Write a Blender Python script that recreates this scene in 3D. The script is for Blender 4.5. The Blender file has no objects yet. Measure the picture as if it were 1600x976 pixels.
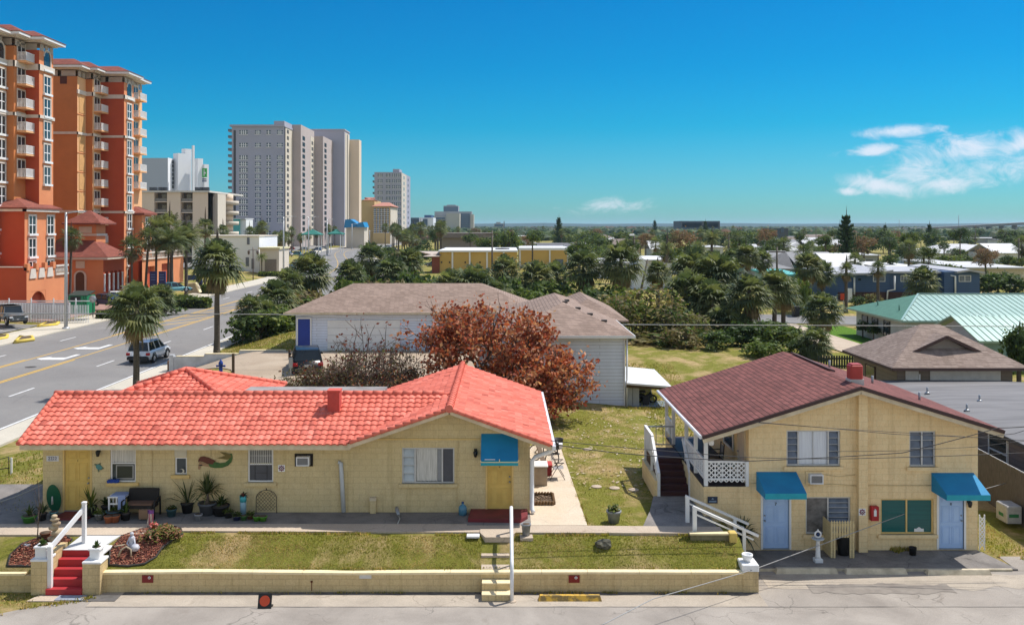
import bpy,math,random
from mathutils import Vector,Matrix,noise
R=random.Random(7)
S=bpy.context.scene
C=S.collection
F,CU,CV,HC=1430.0,787.0,354.0,10.9
def ax(u,y):return(u-CU)*y/F
def az(v,y):return HC-(v-CV)*y/F
def gy(v,z=0.0):return F*(HC-z)/(v-CV)
def sst(a,b,x):
 t=min(1.0,max(0.0,(x-a)/(b-a)))
 return t*t*(3-2*t)
def lerp(a,b,t):return a+(b-a)*t
# ------------ materials
MATS={}
def _nodes(name):
 m=bpy.data.materials.new(name)
 m.use_nodes=True
 nt=m.node_tree
 b=nt.nodes['Principled BSDF']
 MATS[name]=m
 return m,nt,b
def rgb(c):return(c[0],c[1],c[2],1.0)
def nd(nt,kind,**kw):
 n=nt.nodes.new(kind)
 for k,v in kw.items():
  if k in n.inputs:n.inputs[k].default_value=v
  else:setattr(n,k,v)
 return n
def pos(nt,scale=(1,1,1)):
 g=nd(nt,'ShaderNodeNewGeometry')
 mp=nd(nt,'ShaderNodeMapping')
 mp.inputs['Scale'].default_value=scale
 nt.links.new(g.outputs['Position'],mp.inputs['Vector'])
 return mp.outputs['Vector']
def wallvec(nt,sx=1.0,sz=1.0,skew=1.0):
 """(x+y, z): rows run level round all four walls"""
 g=nd(nt,'ShaderNodeNewGeometry')
 s=nd(nt,'ShaderNodeSeparateXYZ')
 nt.links.new(g.outputs['Position'],s.inputs[0])
 a=nd(nt,'ShaderNodeMath',operation='ADD')
 nt.links.new(s.outputs[0],a.inputs[0]);nt.links.new(s.outputs[1],a.inputs[1])
 ms=nd(nt,'ShaderNodeMath',operation='MULTIPLY');ms.inputs[1].default_value=sx
 nt.links.new(a.outputs[0],ms.inputs[0])
 mz=nd(nt,'ShaderNodeMath',operation='MULTIPLY');mz.inputs[1].default_value=sz
 nt.links.new(s.outputs[2],mz.inputs[0])
 c=nd(nt,'ShaderNodeCombineXYZ')
 nt.links.new(ms.outputs[0],c.inputs[0]);nt.links.new(mz.outputs[0],c.inputs[1])
 return c.outputs[0]
def nz(nt,vec,scale,detail=4,rough=.55,dist=0):
 n=nd(nt,'ShaderNodeTexNoise')
 n.inputs['Scale'].default_value=scale;n.inputs['Detail'].default_value=detail
 n.inputs['Roughness'].default_value=rough;n.inputs['Distortion'].default_value=dist
 nt.links.new(vec,n.inputs['Vector'])
 return n.outputs['Fac']
def ramp(nt,fac,stops):
 r=nd(nt,'ShaderNodeValToRGB')
 e=r.color_ramp.elements
 while len(e)>1:e.remove(e[-1])
 e[0].position=stops[0][0];e[0].color=rgb(stops[0][1])
 for p,c in stops[1:]:
  k=e.new(p);k.color=rgb(c)
 nt.links.new(fac,r.inputs['Fac'])
 return r.outputs['Color']
def mix(nt,fac,a,b,blend='MIX'):
 m=nd(nt,'ShaderNodeMix');m.data_type='RGBA';m.blend_type=blend
 for sock,val in((m.inputs[0],fac),(m.inputs[6],a),(m.inputs[7],b)):
  if hasattr(val,'is_linked')or hasattr(val,'links'):nt.links.new(val,sock)
  elif isinstance(val,(int,float)):sock.default_value=val
  else:sock.default_value=rgb(val)
 return m.outputs[2]
def bump(nt,b,fac,strength=.3,dist=.02):
 n=nd(nt,'ShaderNodeBump');n.inputs['Strength'].default_value=strength;n.inputs['Distance'].default_value=dist
 nt.links.new(fac,n.inputs['Height']);nt.links.new(n.outputs[0],b.inputs['Normal'])
def mat(name,col,rough=.75,col2=None,scale=3.0,bmp=0.0,bscale=60.0,metal=0.0,spec=.4,lo=.35,hi=.65,stretch=(1,1,1)):
 """plain paint, plastic or metal, with a mottled second tone when col2 is given"""
 if name in MATS:return MATS[name]
 m,nt,b=_nodes(name)
 b.inputs['Roughness'].default_value=rough;b.inputs['Metallic'].default_value=metal
 b.inputs['Specular IOR Level'].default_value=spec
 if col2 is None:
  col2=tuple(c*.86 for c in col)
 v=pos(nt,stretch)
 f=nz(nt,v,scale,6,.6)
 nt.links.new(ramp(nt,f,[(lo,col2),(hi,col)]),b.inputs['Base Color'])
 if bmp:bump(nt,b,nz(nt,v,bscale,3),bmp,.01)
 return m
def glass(name,col=(.02,.03,.035),rough=.06):
 if name in MATS:return MATS[name]
 m,nt,b=_nodes(name)
 v=pos(nt)
 nt.links.new(ramp(nt,nz(nt,v,.8,2),[(.3,col),(.7,tuple(c*1.8 for c in col))]),b.inputs['Base Color'])
 b.inputs['Roughness'].default_value=rough;b.inputs['Specular IOR Level'].default_value=.6
 return m
def block_wall(name,col,mortar=.82,bw=.4,bh=.2,dirt=(.30,.25,.17),dirt_amt=.35,bstr=.35):
 """painted concrete block: faint courses, broad uneven weathering"""
 m,nt,b=_nodes(name)
 v=wallvec(nt)
 br=nd(nt,'ShaderNodeTexBrick')
 br.inputs['Color1'].default_value=rgb(col);br.inputs['Color2'].default_value=rgb([c*.95 for c in col])
 br.inputs['Mortar'].default_value=rgb([c*mortar for c in col])
 br.inputs['Scale'].default_value=1;br.inputs['Mortar Size'].default_value=.011;br.inputs['Mortar Smooth'].default_value=.3
 br.inputs['Brick Width'].default_value=bw;br.inputs['Row Height'].default_value=bh
 nt.links.new(v,br.inputs['Vector'])
 p=pos(nt,(1,1,.35))
 f=nz(nt,p,1.6,6,.65)
 g=nd(nt,'ShaderNodeMapRange');g.inputs[1].default_value=.5;g.inputs[2].default_value=.8;g.inputs[4].default_value=dirt_amt
 nt.links.new(f,g.inputs[0])
 c1=mix(nt,g.outputs[0],br.outputs['Color'],dirt)
 f2=nz(nt,pos(nt),22,4,.6)
 c2=mix(nt,.16,c1,ramp(nt,f2,[(.3,(0.25,.25,.25)),(.7,(1,1,1))]),'OVERLAY')
 f3=nz(nt,pos(nt,(4.5,4.5,.22)),1.0,5,.7)
 c2=mix(nt,.28,c2,ramp(nt,f3,[(.36,(.62,.56,.47)),(.47,(.97,.96,.94)),(.75,(1,1,1))]),'MULTIPLY')
 f4=nz(nt,pos(nt),.9,3,.5,1.0)
 c2=mix(nt,.35,c2,ramp(nt,f4,[(.42,(1,1,1)),(.44,(.90,.88,.83)),(.58,(.93,.91,.87)),(.60,(1,1,1))]),'MULTIPLY')
 nt.links.new(c2,b.inputs['Base Color'])
 b.inputs['Roughness'].default_value=.85;b.inputs['Specular IOR Level'].default_value=.25
 iv=nd(nt,'ShaderNodeMath',operation='SUBTRACT');iv.inputs[0].default_value=1
 nt.links.new(br.outputs['Fac'],iv.inputs[1])
 bump(nt,b,iv.outputs[0],bstr,.01)
 return m
def lap_siding(name,col,pitch=.18):
 m,nt,b=_nodes(name)
 v=wallvec(nt)
 br=nd(nt,'ShaderNodeTexBrick')
 br.inputs['Color1'].default_value=rgb(col);br.inputs['Color2'].default_value=rgb([c*.96 for c in col])
 br.inputs['Mortar'].default_value=rgb([c*.62 for c in col])
 br.inputs['Scale'].default_value=1;br.inputs['Mortar Size'].default_value=.014;br.inputs['Mortar Smooth'].default_value=.2
 br.inputs['Brick Width'].default_value=3.6;br.inputs['Row Height'].default_value=pitch
 nt.links.new(v,br.inputs['Vector'])
 f=nz(nt,pos(nt,(1,1,.4)),1.1,5,.6)
 nt.links.new(mix(nt,.25,br.outputs['Color'],ramp(nt,f,[(.35,(.55,.55,.53)),(.65,(1,1,1))]),'MULTIPLY'),b.inputs['Base Color'])
 b.inputs['Roughness'].default_value=.6
 iv=nd(nt,'ShaderNodeMath',operation='SUBTRACT');iv.inputs[0].default_value=1
 nt.links.new(br.outputs['Fac'],iv.inputs[1])
 bump(nt,b,iv.outputs[0],.4,.015)
 return m
def shingle(name,cols,bw=.32,rowz=.055,var=.5,lines=.6):
 """asphalt shingles: courses follow the height, tabs vary in tone"""
 m,nt,b=_nodes(name)
 v=wallvec(nt)
 br=nd(nt,'ShaderNodeTexBrick')
 br.inputs['Color1'].default_value=rgb(cols[0]);br.inputs['Color2'].default_value=rgb(cols[1])
 br.inputs['Mortar'].default_value=rgb([c*lines for c in cols[1]])
 br.inputs['Scale'].default_value=1;br.inputs['Mortar Size'].default_value=rowz*.11;br.inputs['Mortar Smooth'].default_value=.4
 br.inputs['Brick Width'].default_value=bw;br.inputs['Row Height'].default_value=rowz
 br.inputs['Bias'].default_value=-.1
 nt.links.new(v,br.inputs['Vector'])
 f=nz(nt,pos(nt),.7,6,.65)
 c1=mix(nt,.55,br.outputs['Color'],ramp(nt,f,[(.3,(.62,.6,.58)),(.7,(1,1,1))]),'MULTIPLY')
 f2=nz(nt,pos(nt),9,5,.7)
 c2=mix(nt,var,c1,ramp(nt,f2,[(.3,(.5,.5,.5)),(.72,(1.0,1.0,1.0))]),'MULTIPLY')
 nt.links.new(c2,b.inputs['Base Color'])
 b.inputs['Roughness'].default_value=.92;b.inputs['Specular IOR Level'].default_value=.2
 bump(nt,b,br.outputs['Fac'],-.3,.01)
 return m
def grass_mat(name,g1,g2,dry,dry2,dryamt=.5):
 m,nt,b=_nodes(name)
 p=pos(nt)
 a=nz(nt,p,.55,6,.65,.3)
 fine=nz(nt,pos(nt,(1,1,1)),9,6,.75)
 green=ramp(nt,fine,[(.3,g1),(.7,g2)])
 brown=ramp(nt,fine,[(.3,dry),(.72,dry2)])
 mr=nd(nt,'ShaderNodeMapRange');mr.inputs[1].default_value=.62-.25*dryamt;mr.inputs[2].default_value=.78-.25*dryamt
 nt.links.new(a,mr.inputs[0])
 c=mix(nt,mr.outputs[0],green,brown)
 d2=nz(nt,p,2.4,5,.7)
 c=mix(nt,.5,c,ramp(nt,d2,[(.3,(.55,.55,.5)),(.66,(1,1,1))]),'MULTIPLY')
 nt.links.new(c,b.inputs['Base Color'])
 b.inputs['Roughness'].default_value=.95;b.inputs['Specular IOR Level'].default_value=.1
 bump(nt,b,nz(nt,p,26,5,.8),.9,.06)
 return m
def concrete(name,c1,c2,stain,crack=.5,grain=30,patch=.45,crack_scale=.55):
 """weathered concrete or old asphalt: tone patches, aggregate, stains, hairline cracks"""
 m,nt,b=_nodes(name)
 p=pos(nt)
 a=nz(nt,p,patch,7,.62,.4)
 col=ramp(nt,a,[(.32,c1),(.66,c2)])
 g=nz(nt,p,grain,4,.85)
 col=mix(nt,.55,col,ramp(nt,g,[(.28,(.42,.42,.42)),(.5,(.85,.85,.85)),(.74,(1.25,1.25,1.22))]),'MULTIPLY')
 s=nz(nt,p,.9,6,.7,.8)
 mr=nd(nt,'ShaderNodeMapRange');mr.inputs[1].default_value=.58;mr.inputs[2].default_value=.76;mr.inputs[4].default_value=.75
 nt.links.new(s,mr.inputs[0])
 col=mix(nt,mr.outputs[0],col,stain)
 if crack:
  w=nd(nt,'ShaderNodeTexVoronoi',feature='DISTANCE_TO_EDGE')
  w.inputs['Scale'].default_value=crack_scale
  wn=nd(nt,'ShaderNodeTexNoise');wn.inputs['Scale'].default_value=1.3;wn.inputs['Detail'].default_value=5
  nt.links.new(p,wn.inputs['Vector'])
  ad=nd(nt,'ShaderNodeVectorMath',operation='MULTIPLY_ADD');ad.inputs[1].default_value=(1.2,1.2,0)
  nt.links.new(wn.outputs['Color'],ad.inputs[0]);nt.links.new(p,ad.inputs[2])
  nt.links.new(ad.outputs[0],w.inputs['Vector'])
  cr=nd(nt,'ShaderNodeMapRange');cr.inputs[1].default_value=.0;cr.inputs[2].default_value=.012;cr.inputs[3].default_value=crack;cr.inputs[4].default_value=0
  nt.links.new(w.outputs[0],cr.inputs[0])
  gate=nz(nt,p,.35,2);gr=nd(nt,'ShaderNodeMapRange');gr.inputs[1].default_value=.47;gr.inputs[2].default_value=.55
  nt.links.new(gate,gr.inputs[0])
  mm=nd(nt,'ShaderNodeMath',operation='MULTIPLY');nt.links.new(cr.outputs[0],mm.inputs[0]);nt.links.new(gr.outputs[0],mm.inputs[1])
  col=mix(nt,mm.outputs[0],col,tuple(c*.3 for c in c1))
 nt.links.new(col,b.inputs['Base Color'])
 b.inputs['Roughness'].default_value=.93;b.inputs['Specular IOR Level'].default_value=.2
 bump(nt,b,g,.35,.01)
 return m
def leafmat(name,c,sheen=.35,rough=.5):
 m,nt,b=_nodes(name)
 oi=nd(nt,'ShaderNodeObjectInfo')
 v=pos(nt)
 f=nz(nt,v,2.2,3)
 base=ramp(nt,f,[(.3,tuple(k*.62 for k in c)),(.7,tuple(k*1.25 for k in c))])
 r2=ramp(nt,oi.outputs['Random'],[(0,(.78,.82,.8)),(1,(1.12,1.05,.95))])
 col=mix(nt,1.0,base,r2,'MULTIPLY')
 nt.links.new(col,b.inputs['Base Color'])
 b.inputs['Roughness'].default_value=max(rough,.55);b.inputs['Specular IOR Level'].default_value=sheen*.45
 tr=nd(nt,'ShaderNodeBsdfTranslucent');nt.links.new(mix(nt,1.0,col,(1.15,1.2,.75),'MULTIPLY'),tr.inputs['Color'])
 ms=nd(nt,'ShaderNodeMixShader');ms.inputs[0].default_value=.38
 nt.links.new(b.outputs[0],ms.inputs[1]);nt.links.new(tr.outputs[0],ms.inputs[2])
 nt.links.new(ms.outputs[0],nt.nodes['Material Output'].inputs['Surface'])
 return m
 # ------------ mesh builder
LOC={}
class MB:
 def __init__(s):s.v,s.f,s.mi,s.ms,s.sm=[],[],[],[],[]
 def slot(s,m):
  if m not in s.ms:s.ms.append(m)
  return s.ms.index(m)
 def add(s,vs,fs,m,smooth=False):
  k=len(s.v);i=s.slot(m)
  s.v.extend([tuple(p)for p in vs])
  for f in fs:
   s.f.append(tuple(k+j for j in f));s.mi.append(i);s.sm.append(smooth)
 def poly(s,pts,m):s.add(pts,[tuple(range(len(pts)))],m)
 def box(s,x0,x1,y0,y1,z0,z1,m):
  if x0>x1:x0,x1=x1,x0
  if y0>y1:y0,y1=y1,y0
  if z0>z1:z0,z1=z1,z0
  vs=[(x0,y0,z0),(x1,y0,z0),(x1,y1,z0),(x0,y1,z0),(x0,y0,z1),(x1,y0,z1),(x1,y1,z1),(x0,y1,z1)]
  s.add(vs,[(0,3,2,1),(4,5,6,7),(0,1,5,4),(1,2,6,5),(2,3,7,6),(3,0,4,7)],m)
 def cbox(s,c,size,m,rot=None,ch=0.0):
  """box about a centre, turned by a Matrix; ch cuts the top and upright edges"""
  hx,hy,hz=size[0]/2,size[1]/2,size[2]/2
  if ch:
   a,b_=hx-ch,hy-ch
   ring=lambda X,Y,z:[(-X+(0),-b_,z),(-a,-Y,z),(a,-Y,z),(X,-b_,z),(X,b_,z),(a,Y,z),(-a,Y,z),(-X,b_,z)]
   v0=ring(hx,hy,-hz);v1=ring(hx,hy,hz-ch)
   v2=[(x*(1-ch/max(hx,1e-6)),y*(1-ch/max(hy,1e-6)),hz)for x,y,z in v1]
   vs=v0+v1+v2
   fs=[tuple(range(7,-1,-1)),tuple(range(16,24))]
   for k in range(8):
    j=(k+1)%8
    fs+=[(k,j,8+j,8+k),(8+k,8+j,16+j,16+k)]
  else:
   vs=[(-hx,-hy,-hz),(hx,-hy,-hz),(hx,hy,-hz),(-hx,hy,-hz),(-hx,-hy,hz),(hx,-hy,hz),(hx,hy,hz),(-hx,hy,hz)]
   fs=[(0,3,2,1),(4,5,6,7),(0,1,5,4),(1,2,6,5),(2,3,7,6),(3,0,4,7)]
  if rot is not None:vs=[rot@Vector(p)for p in vs]
  s.add([(p[0]+c[0],p[1]+c[1],p[2]+c[2])for p in vs],fs,m)
 def bar(s,a,b,w,h,m,up=(0,0,1)):
  a,b=Vector(a),Vector(b);d=(b-a);L=d.length;d.normalize()
  u=Vector(up);x=d.cross(u)
  if x.length<1e-4:x=d.cross(Vector((1,0,0)))
  x.normalize();z=x.cross(d)
  vs=[]
  for p in(a,b):
   for i,j in((-1,-1),(1,-1),(1,1),(-1,1)):vs.append(p+x*(i*w/2)+z*(j*h/2))
  s.add(vs,[(0,1,2,3),(7,6,5,4),(0,4,5,1),(1,5,6,2),(2,6,7,3),(3,7,4,0)],m)
 def tube(s,pts,r,m,n=8,smooth=True,caps=True):
  pts=[Vector(p)for p in pts]
  rs=r if isinstance(r,(list,tuple))else[r]*len(pts)
  vs,fs=[],[]
  ref=None
  for i,p in enumerate(pts):
   d=(pts[min(i+1,len(pts)-1)]-pts[max(i-1,0)]).normalized()
   if ref is None:
    ref=d.cross(Vector((0,0,1)))
    if ref.length<1e-3:ref=Vector((1,0,0))
   ref=(ref-d*ref.dot(d));ref.normalize()
   q=d.cross(ref)
   for k in range(n):
    a=2*math.pi*k/n
    vs.append(p+(ref*math.cos(a)+q*math.sin(a))*rs[i])
  for i in range(len(pts)-1):
   for k in range(n):
    j=(k+1)%n
    fs.append((i*n+k,i*n+j,(i+1)*n+j,(i+1)*n+k))
  s.add(vs,fs,m,smooth)
  if caps:
   k=len(s.v)-len(vs)
   i=s.slot(m)
   s.f.append(tuple(k+j for j in range(n-1,-1,-1)));s.mi.append(i);s.sm.append(False)
   e=k+(len(pts)-1)*n
   s.f.append(tuple(e+j for j in range(n)));s.mi.append(i);s.sm.append(False)
 def lathe(s,prof,c,m,n=16,smooth=True,axis='z'):
  vs,fs=[],[]
  for r,z in prof:
   for k in range(n):
    a=2*math.pi*k/n
    if axis=='z':vs.append((c[0]+r*math.cos(a),c[1]+r*math.sin(a),c[2]+z))
    elif axis=='y':vs.append((c[0]+r*math.cos(a),c[1]+z,c[2]+r*math.sin(a)))
    else:vs.append((c[0]+z,c[1]+r*math.cos(a),c[2]+r*math.sin(a)))
  for i in range(len(prof)-1):
   for k in range(n):
    j=(k+1)%n
    fs.append((i*n+k,i*n+j,(i+1)*n+j,(i+1)*n+k))
  fs.append(tuple(range(n-1,-1,-1)));fs.append(tuple((len(prof)-1)*n+k for k in range(n)))
  s.add(vs,fs,m,smooth)
 def prism(s,poly,a,b,m,axis='z'):
  """poly: 2-D outline; axis z: (x,y) from z=a to b; y: (x,z) from y=a to b; x: (y,z) from x=a to b"""
  def P(p,t):return(p[0],p[1],t)if axis=='z' else((p[0],t,p[1])if axis=='y' else(t,p[0],p[1]))
  n=len(poly)
  vs=[P(p,a)for p in poly]+[P(p,b)for p in poly]
  fs=[tuple(range(n-1,-1,-1)),tuple(range(n,2*n))]
  for k in range(n):
   j=(k+1)%n
   fs.append((k,j,n+j,n+k))
  s.add(vs,fs,m)
 def slab(s,pts,t,m):
  """a plate of thickness t under a planar polygon given by its top corners"""
  n=len(pts)
  vs=[tuple(p)for p in pts]+[(p[0],p[1],p[2]-t)for p in pts]
  fs=[tuple(range(n)),tuple(range(2*n-1,n-1,-1))]
  for k in range(n):
   j=(k+1)%n
   fs.append((k,n+k,n+j,j))
  s.add(vs,fs,m)
 def wall(s,O,A,L,H,D,holes,m,top=None):
  """a wall from O along the unit vector A (length L, height H) with openings (a0,a1,z0,z1) cut D deep; normal is A x up reversed"""
  O,A=Vector(O),Vector(A);N=Vector((A.y,-A.x,0))
  P=lambda a,z,d:tuple(O+A*a+Vector((0,0,z))-N*d)
  xs=sorted({0.0,L}|{h[0]for h in holes}|{h[1]for h in holes})
  zs=sorted({0.0,H}|{h[2]for h in holes}|{h[3]for h in holes})
  for i in range(len(xs)-1):
   for j in range(len(zs)-1):
    cx,cz=(xs[i]+xs[i+1])/2,(zs[j]+zs[j+1])/2
    if any(h[0]<cx<h[1]and h[2]<cz<h[3]for h in holes):continue
    s.poly([P(xs[i],zs[j],0),P(xs[i+1],zs[j],0),P(xs[i+1],zs[j+1],0),P(xs[i],zs[j+1],0)],m)
  for a0,a1,z0,z1 in holes:
   q=[(a0,z0),(a1,z0),(a1,z1),(a0,z1)]
   for k in range(4):
    j=(k+1)%4
    s.poly([P(*q[k],0),P(*q[k],D),P(*q[j],D),P(*q[j],0)],m)
 def build(s,name,parent=None,loc=None,link=True):
  me=bpy.data.meshes.new(name)
  if parent is not None:L=LOC[parent.name]
  elif loc is not None:L=loc
  else:
   xs=[p[0]for p in s.v];ys=[p[1]for p in s.v];zs=[p[2]for p in s.v]
   L=((min(xs)+max(xs))/2,(min(ys)+max(ys))/2,min(zs))
  me.from_pydata([(p[0]-L[0],p[1]-L[1],p[2]-L[2])for p in s.v],[],s.f)
  for m in s.ms:me.materials.append(m)
  me.polygons.foreach_set('material_index',s.mi)
  me.polygons.foreach_set('use_smooth',s.sm)
  me.update()
  o=bpy.data.objects.new(name,me)
  if link:C.objects.link(o)
  if parent is not None:o.parent=parent
  else:o.location=L
  LOC[o.name]=tuple(L)
  return o
def tag(o,label,cat,group=None):
 o['label']=label;o['category']=cat
 if group:o['group']=group
 return o
def thing(name,label,cat,loc=(0,0,0),group=None):
 o=bpy.data.objects.new(name,None);C.objects.link(o)
 o.empty_display_size=.3
 o.location=loc;LOC[o.name]=tuple(loc)
 return tag(o,label,cat,group)
def struct(mb,name,**kw):
 o=mb.build(name,**kw);o['kind']='structure';return o
def share(o,name,parent,loc=(0,0,0),rot=(0,0,0),scale=(1,1,1)):
 """another object on the same mesh, parented"""
 c=bpy.data.objects.new(name,o if isinstance(o,bpy.types.Mesh)else o.data)
 C.objects.link(c);c.parent=parent;c.location=loc;c.rotation_euler=rot;c.scale=scale
 LOC[c.name]=LOC.get(parent.name,(0,0,0))if parent else loc
 return c
def dup(root,loc,rotz=0.0,label=None,group=None,scale=None,recolor=None):
 """a copy of a thing with copies of its parts and sub-parts"""
 r=root.copy();C.objects.link(r);r.location=loc;r.rotation_euler=(0,0,rotz);LOC[r.name]=tuple(loc)
 if scale:r.scale=(scale,)*3
 if label:r['label']=label
 if group:r['group']=group
 for ch in list(root.children):
  c=ch.copy();C.objects.link(c);c.parent=r
  if recolor and recolor[0]in ch.name:
   c.data=ch.data.copy();c.data.materials[0]=recolor[1]
  for g in list(ch.children):
   d=g.copy();C.objects.link(d);d.parent=c
 return r
def text_mesh(txt,size,m,name,parent,loc,rot=(math.pi/2,0,0),depth=.004,align='CENTER'):
 cu=bpy.data.curves.new(name,'FONT');cu.body=txt;cu.size=size;cu.extrude=depth;cu.align_x=align;cu.align_y='CENTER'
 cu.resolution_u=2
 t=bpy.data.objects.new(name,cu);C.objects.link(t)
 bpy.context.view_layer.update()
 me=bpy.data.meshes.new_from_object(t.evaluated_get(bpy.context.evaluated_depsgraph_get()))
 bpy.data.objects.remove(t)
 me.materials.clear();me.materials.append(m)
 o=bpy.data.objects.new(name,me);C.objects.link(o)
 if parent is not None:
  o.parent=parent;L=LOC[parent.name]
  o.location=(loc[0]-L[0],loc[1]-L[1],loc[2]-L[2])
 else:o.location=loc
 o.rotation_euler=rot
 return o
 # ------------ camera, sky, sun
cam=bpy.data.cameras.new('camera');co=bpy.data.objects.new('camera',cam);C.objects.link(co)
co.location=(0,0,HC);co.rotation_euler=(math.pi/2,0,0)
cam.sensor_width=36;cam.lens=36*F/1600
cam.shift_x=(800-CU)/1600;cam.shift_y=-(488-CV)/1600
cam.clip_end=30000;cam.clip_start=.5
S.camera=co
SUNV=Vector((.52,.33,1.0)).normalized()
EL=math.asin(SUNV.z);AZ=math.atan2(SUNV.x,SUNV.y)
sl=bpy.data.lights.new('sun','SUN');sl.energy=4.0;sl.angle=math.radians(.5);sl.color=(1.0,.95,.87)
so=bpy.data.objects.new('sun',sl);C.objects.link(so);so.location=(60,40,120)
so.rotation_euler=(-SUNV).to_track_quat('-Z','Y').to_euler()
W=bpy.data.worlds.new('World');S.world=W;W.use_nodes=True
wt=W.node_tree;wt.nodes.clear()
out=nd(wt,'ShaderNodeOutputWorld');bg=nd(wt,'ShaderNodeBackground');bg.inputs['Strength'].default_value=.15
wt.links.new(bg.outputs[0],out.inputs['Surface'])
sky=nd(wt,'ShaderNodeTexSky');sky.sky_type='NISHITA';sky.sun_disc=False
sky.sun_elevation=EL;sky.sun_rotation=AZ;sky.altitude=0;sky.air_density=1.0;sky.dust_density=.6;sky.ozone_density=2.0
tc=nd(wt,'ShaderNodeTexCoord');sp=nd(wt,'ShaderNodeSeparateXYZ');wt.links.new(tc.outputs['Generated'],sp.inputs[0])
tint=ramp(wt,sp.outputs[2],[(0,(.18,.46,.54)),(.04,(.12,.41,.57)),(.107,(.022,.365,.53)),(.17,(.006,.33,.53)),(.25,(.003,.305,.53)),(.5,(.4,.8,1.0)),(.8,(1,1,1))])
ahead=nd(wt,'ShaderNodeMapRange');ahead.interpolation_type='SMOOTHSTEP';ahead.inputs[1].default_value=-.15;ahead.inputs[2].default_value=.45
wt.links.new(sp.outputs[1],ahead.inputs[0])
behind=mix(wt,1.0,sky.outputs[0],(1.22,1.0,.80),'MULTIPLY')  # unseen sky behind the camera, tinted warm for its light on shaded walls
skyc=mix(wt,ahead.outputs[0],behind,mix(wt,1.0,sky.outputs[0],tint,'MULTIPLY'))
dx=nd(wt,'ShaderNodeMath',operation='DIVIDE');wt.links.new(sp.outputs[0],dx.inputs[0]);wt.links.new(sp.outputs[1],dx.inputs[1])
dz=nd(wt,'ShaderNodeMath',operation='DIVIDE');wt.links.new(sp.outputs[2],dz.inputs[0]);wt.links.new(sp.outputs[1],dz.inputs[1])
cv=nd(wt,'ShaderNodeCombineXYZ');wt.links.new(dx.outputs[0],cv.inputs[0]);wt.links.new(dz.outputs[0],cv.inputs[1])
def patch(u,v,ru,rv,tilt=0.0):
 m=nd(wt,'ShaderNodeMapping');m.vector_type='TEXTURE'
 m.inputs['Location'].default_value=((u-CU)/F,(CV-v)/F,0)
 m.inputs['Rotation'].default_value=(0,0,tilt)
 m.inputs['Scale'].default_value=(ru/F,rv/F,1)
 wt.links.new(cv.outputs[0],m.inputs[0])
 l=nd(wt,'ShaderNodeVectorMath',operation='LENGTH');wt.links.new(m.outputs[0],l.inputs[0])
 r=nd(wt,'ShaderNodeMapRange');r.inputs[1].default_value=0;r.inputs[2].default_value=1.25;r.inputs[3].default_value=1;r.inputs[4].default_value=0
 wt.links.new(l.outputs['Value'],r.inputs[0])
 return r.outputs[0]
def mth(op,a,b):
 m=nd(wt,'ShaderNodeMath',operation=op)
 for i,x in enumerate((a,b)):
  if isinstance(x,(int,float)):m.inputs[i].default_value=x
  else:wt.links.new(x,m.inputs[i])
 return m.outputs[0]
pm=None
for a in((1410,204,95,14,.07),(1360,236,66,13,.1),(1500,238,130,40,.05),(1600,225,95,30,.25),(1440,262,105,36,.22),(1540,262,140,34,0.0),(1380,290,100,20,-.12),(1475,287,70,20,.1),(1325,299,36,10,0),(950,322,85,18,.06),(1600,256,110,26,.1)):
 q=patch(*a);pm=q if pm is None else mth('MAXIMUM',pm,q)
mp=nd(wt,'ShaderNodeMapping');mp.inputs['Scale'].default_value=(1,1.7,1);wt.links.new(cv.outputs[0],mp.inputs[0])
cn=nz(wt,mp.outputs[0],21,10,.66,.7)
cl=mth('ADD',mth('MULTIPLY',pm,1.0),mth('MULTIPLY',mth('SUBTRACT',cn,.5),2.1))
cr=nd(wt,'ShaderNodeMapRange');cr.interpolation_type='SMOOTHSTEP'
cr.inputs[1].default_value=.30;cr.inputs[2].default_value=1.15;cr.inputs[4].default_value=.72
wt.links.new(cl,cr.inputs[0])
fwd=nd(wt,'ShaderNodeMapRange');fwd.inputs[1].default_value=.2;fwd.inputs[2].default_value=.3;wt.links.new(sp.outputs[1],fwd.inputs[0])
cloudfac=mth('MULTIPLY',mth('MULTIPLY',cr.outputs[0],fwd.outputs[0]),mth('GREATER_THAN',pm,.001))
wt.links.new(mix(wt,cloudfac,skyc,(4.9,4.75,5.2)),bg.inputs['Color'])
S.view_settings.view_transform='Standard';S.view_settings.look='None';S.view_settings.gamma=1;S.view_settings.use_curve_mapping=False
S.view_settings.exposure=.42
S.cycles.max_bounces=6;S.cycles.diffuse_bounces=3;S.cycles.glossy_bounces=3;S.cycles.transmission_bounces=2;S.cycles.volume_bounces=0
S.cycles.transparent_max_bounces=6;S.cycles.caustics_reflective=False;S.cycles.caustics_refractive=False
S.cycles.use_denoising=True
try:S.cycles.denoiser='OPENIMAGEDENOISE'
except Exception:pass
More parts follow.
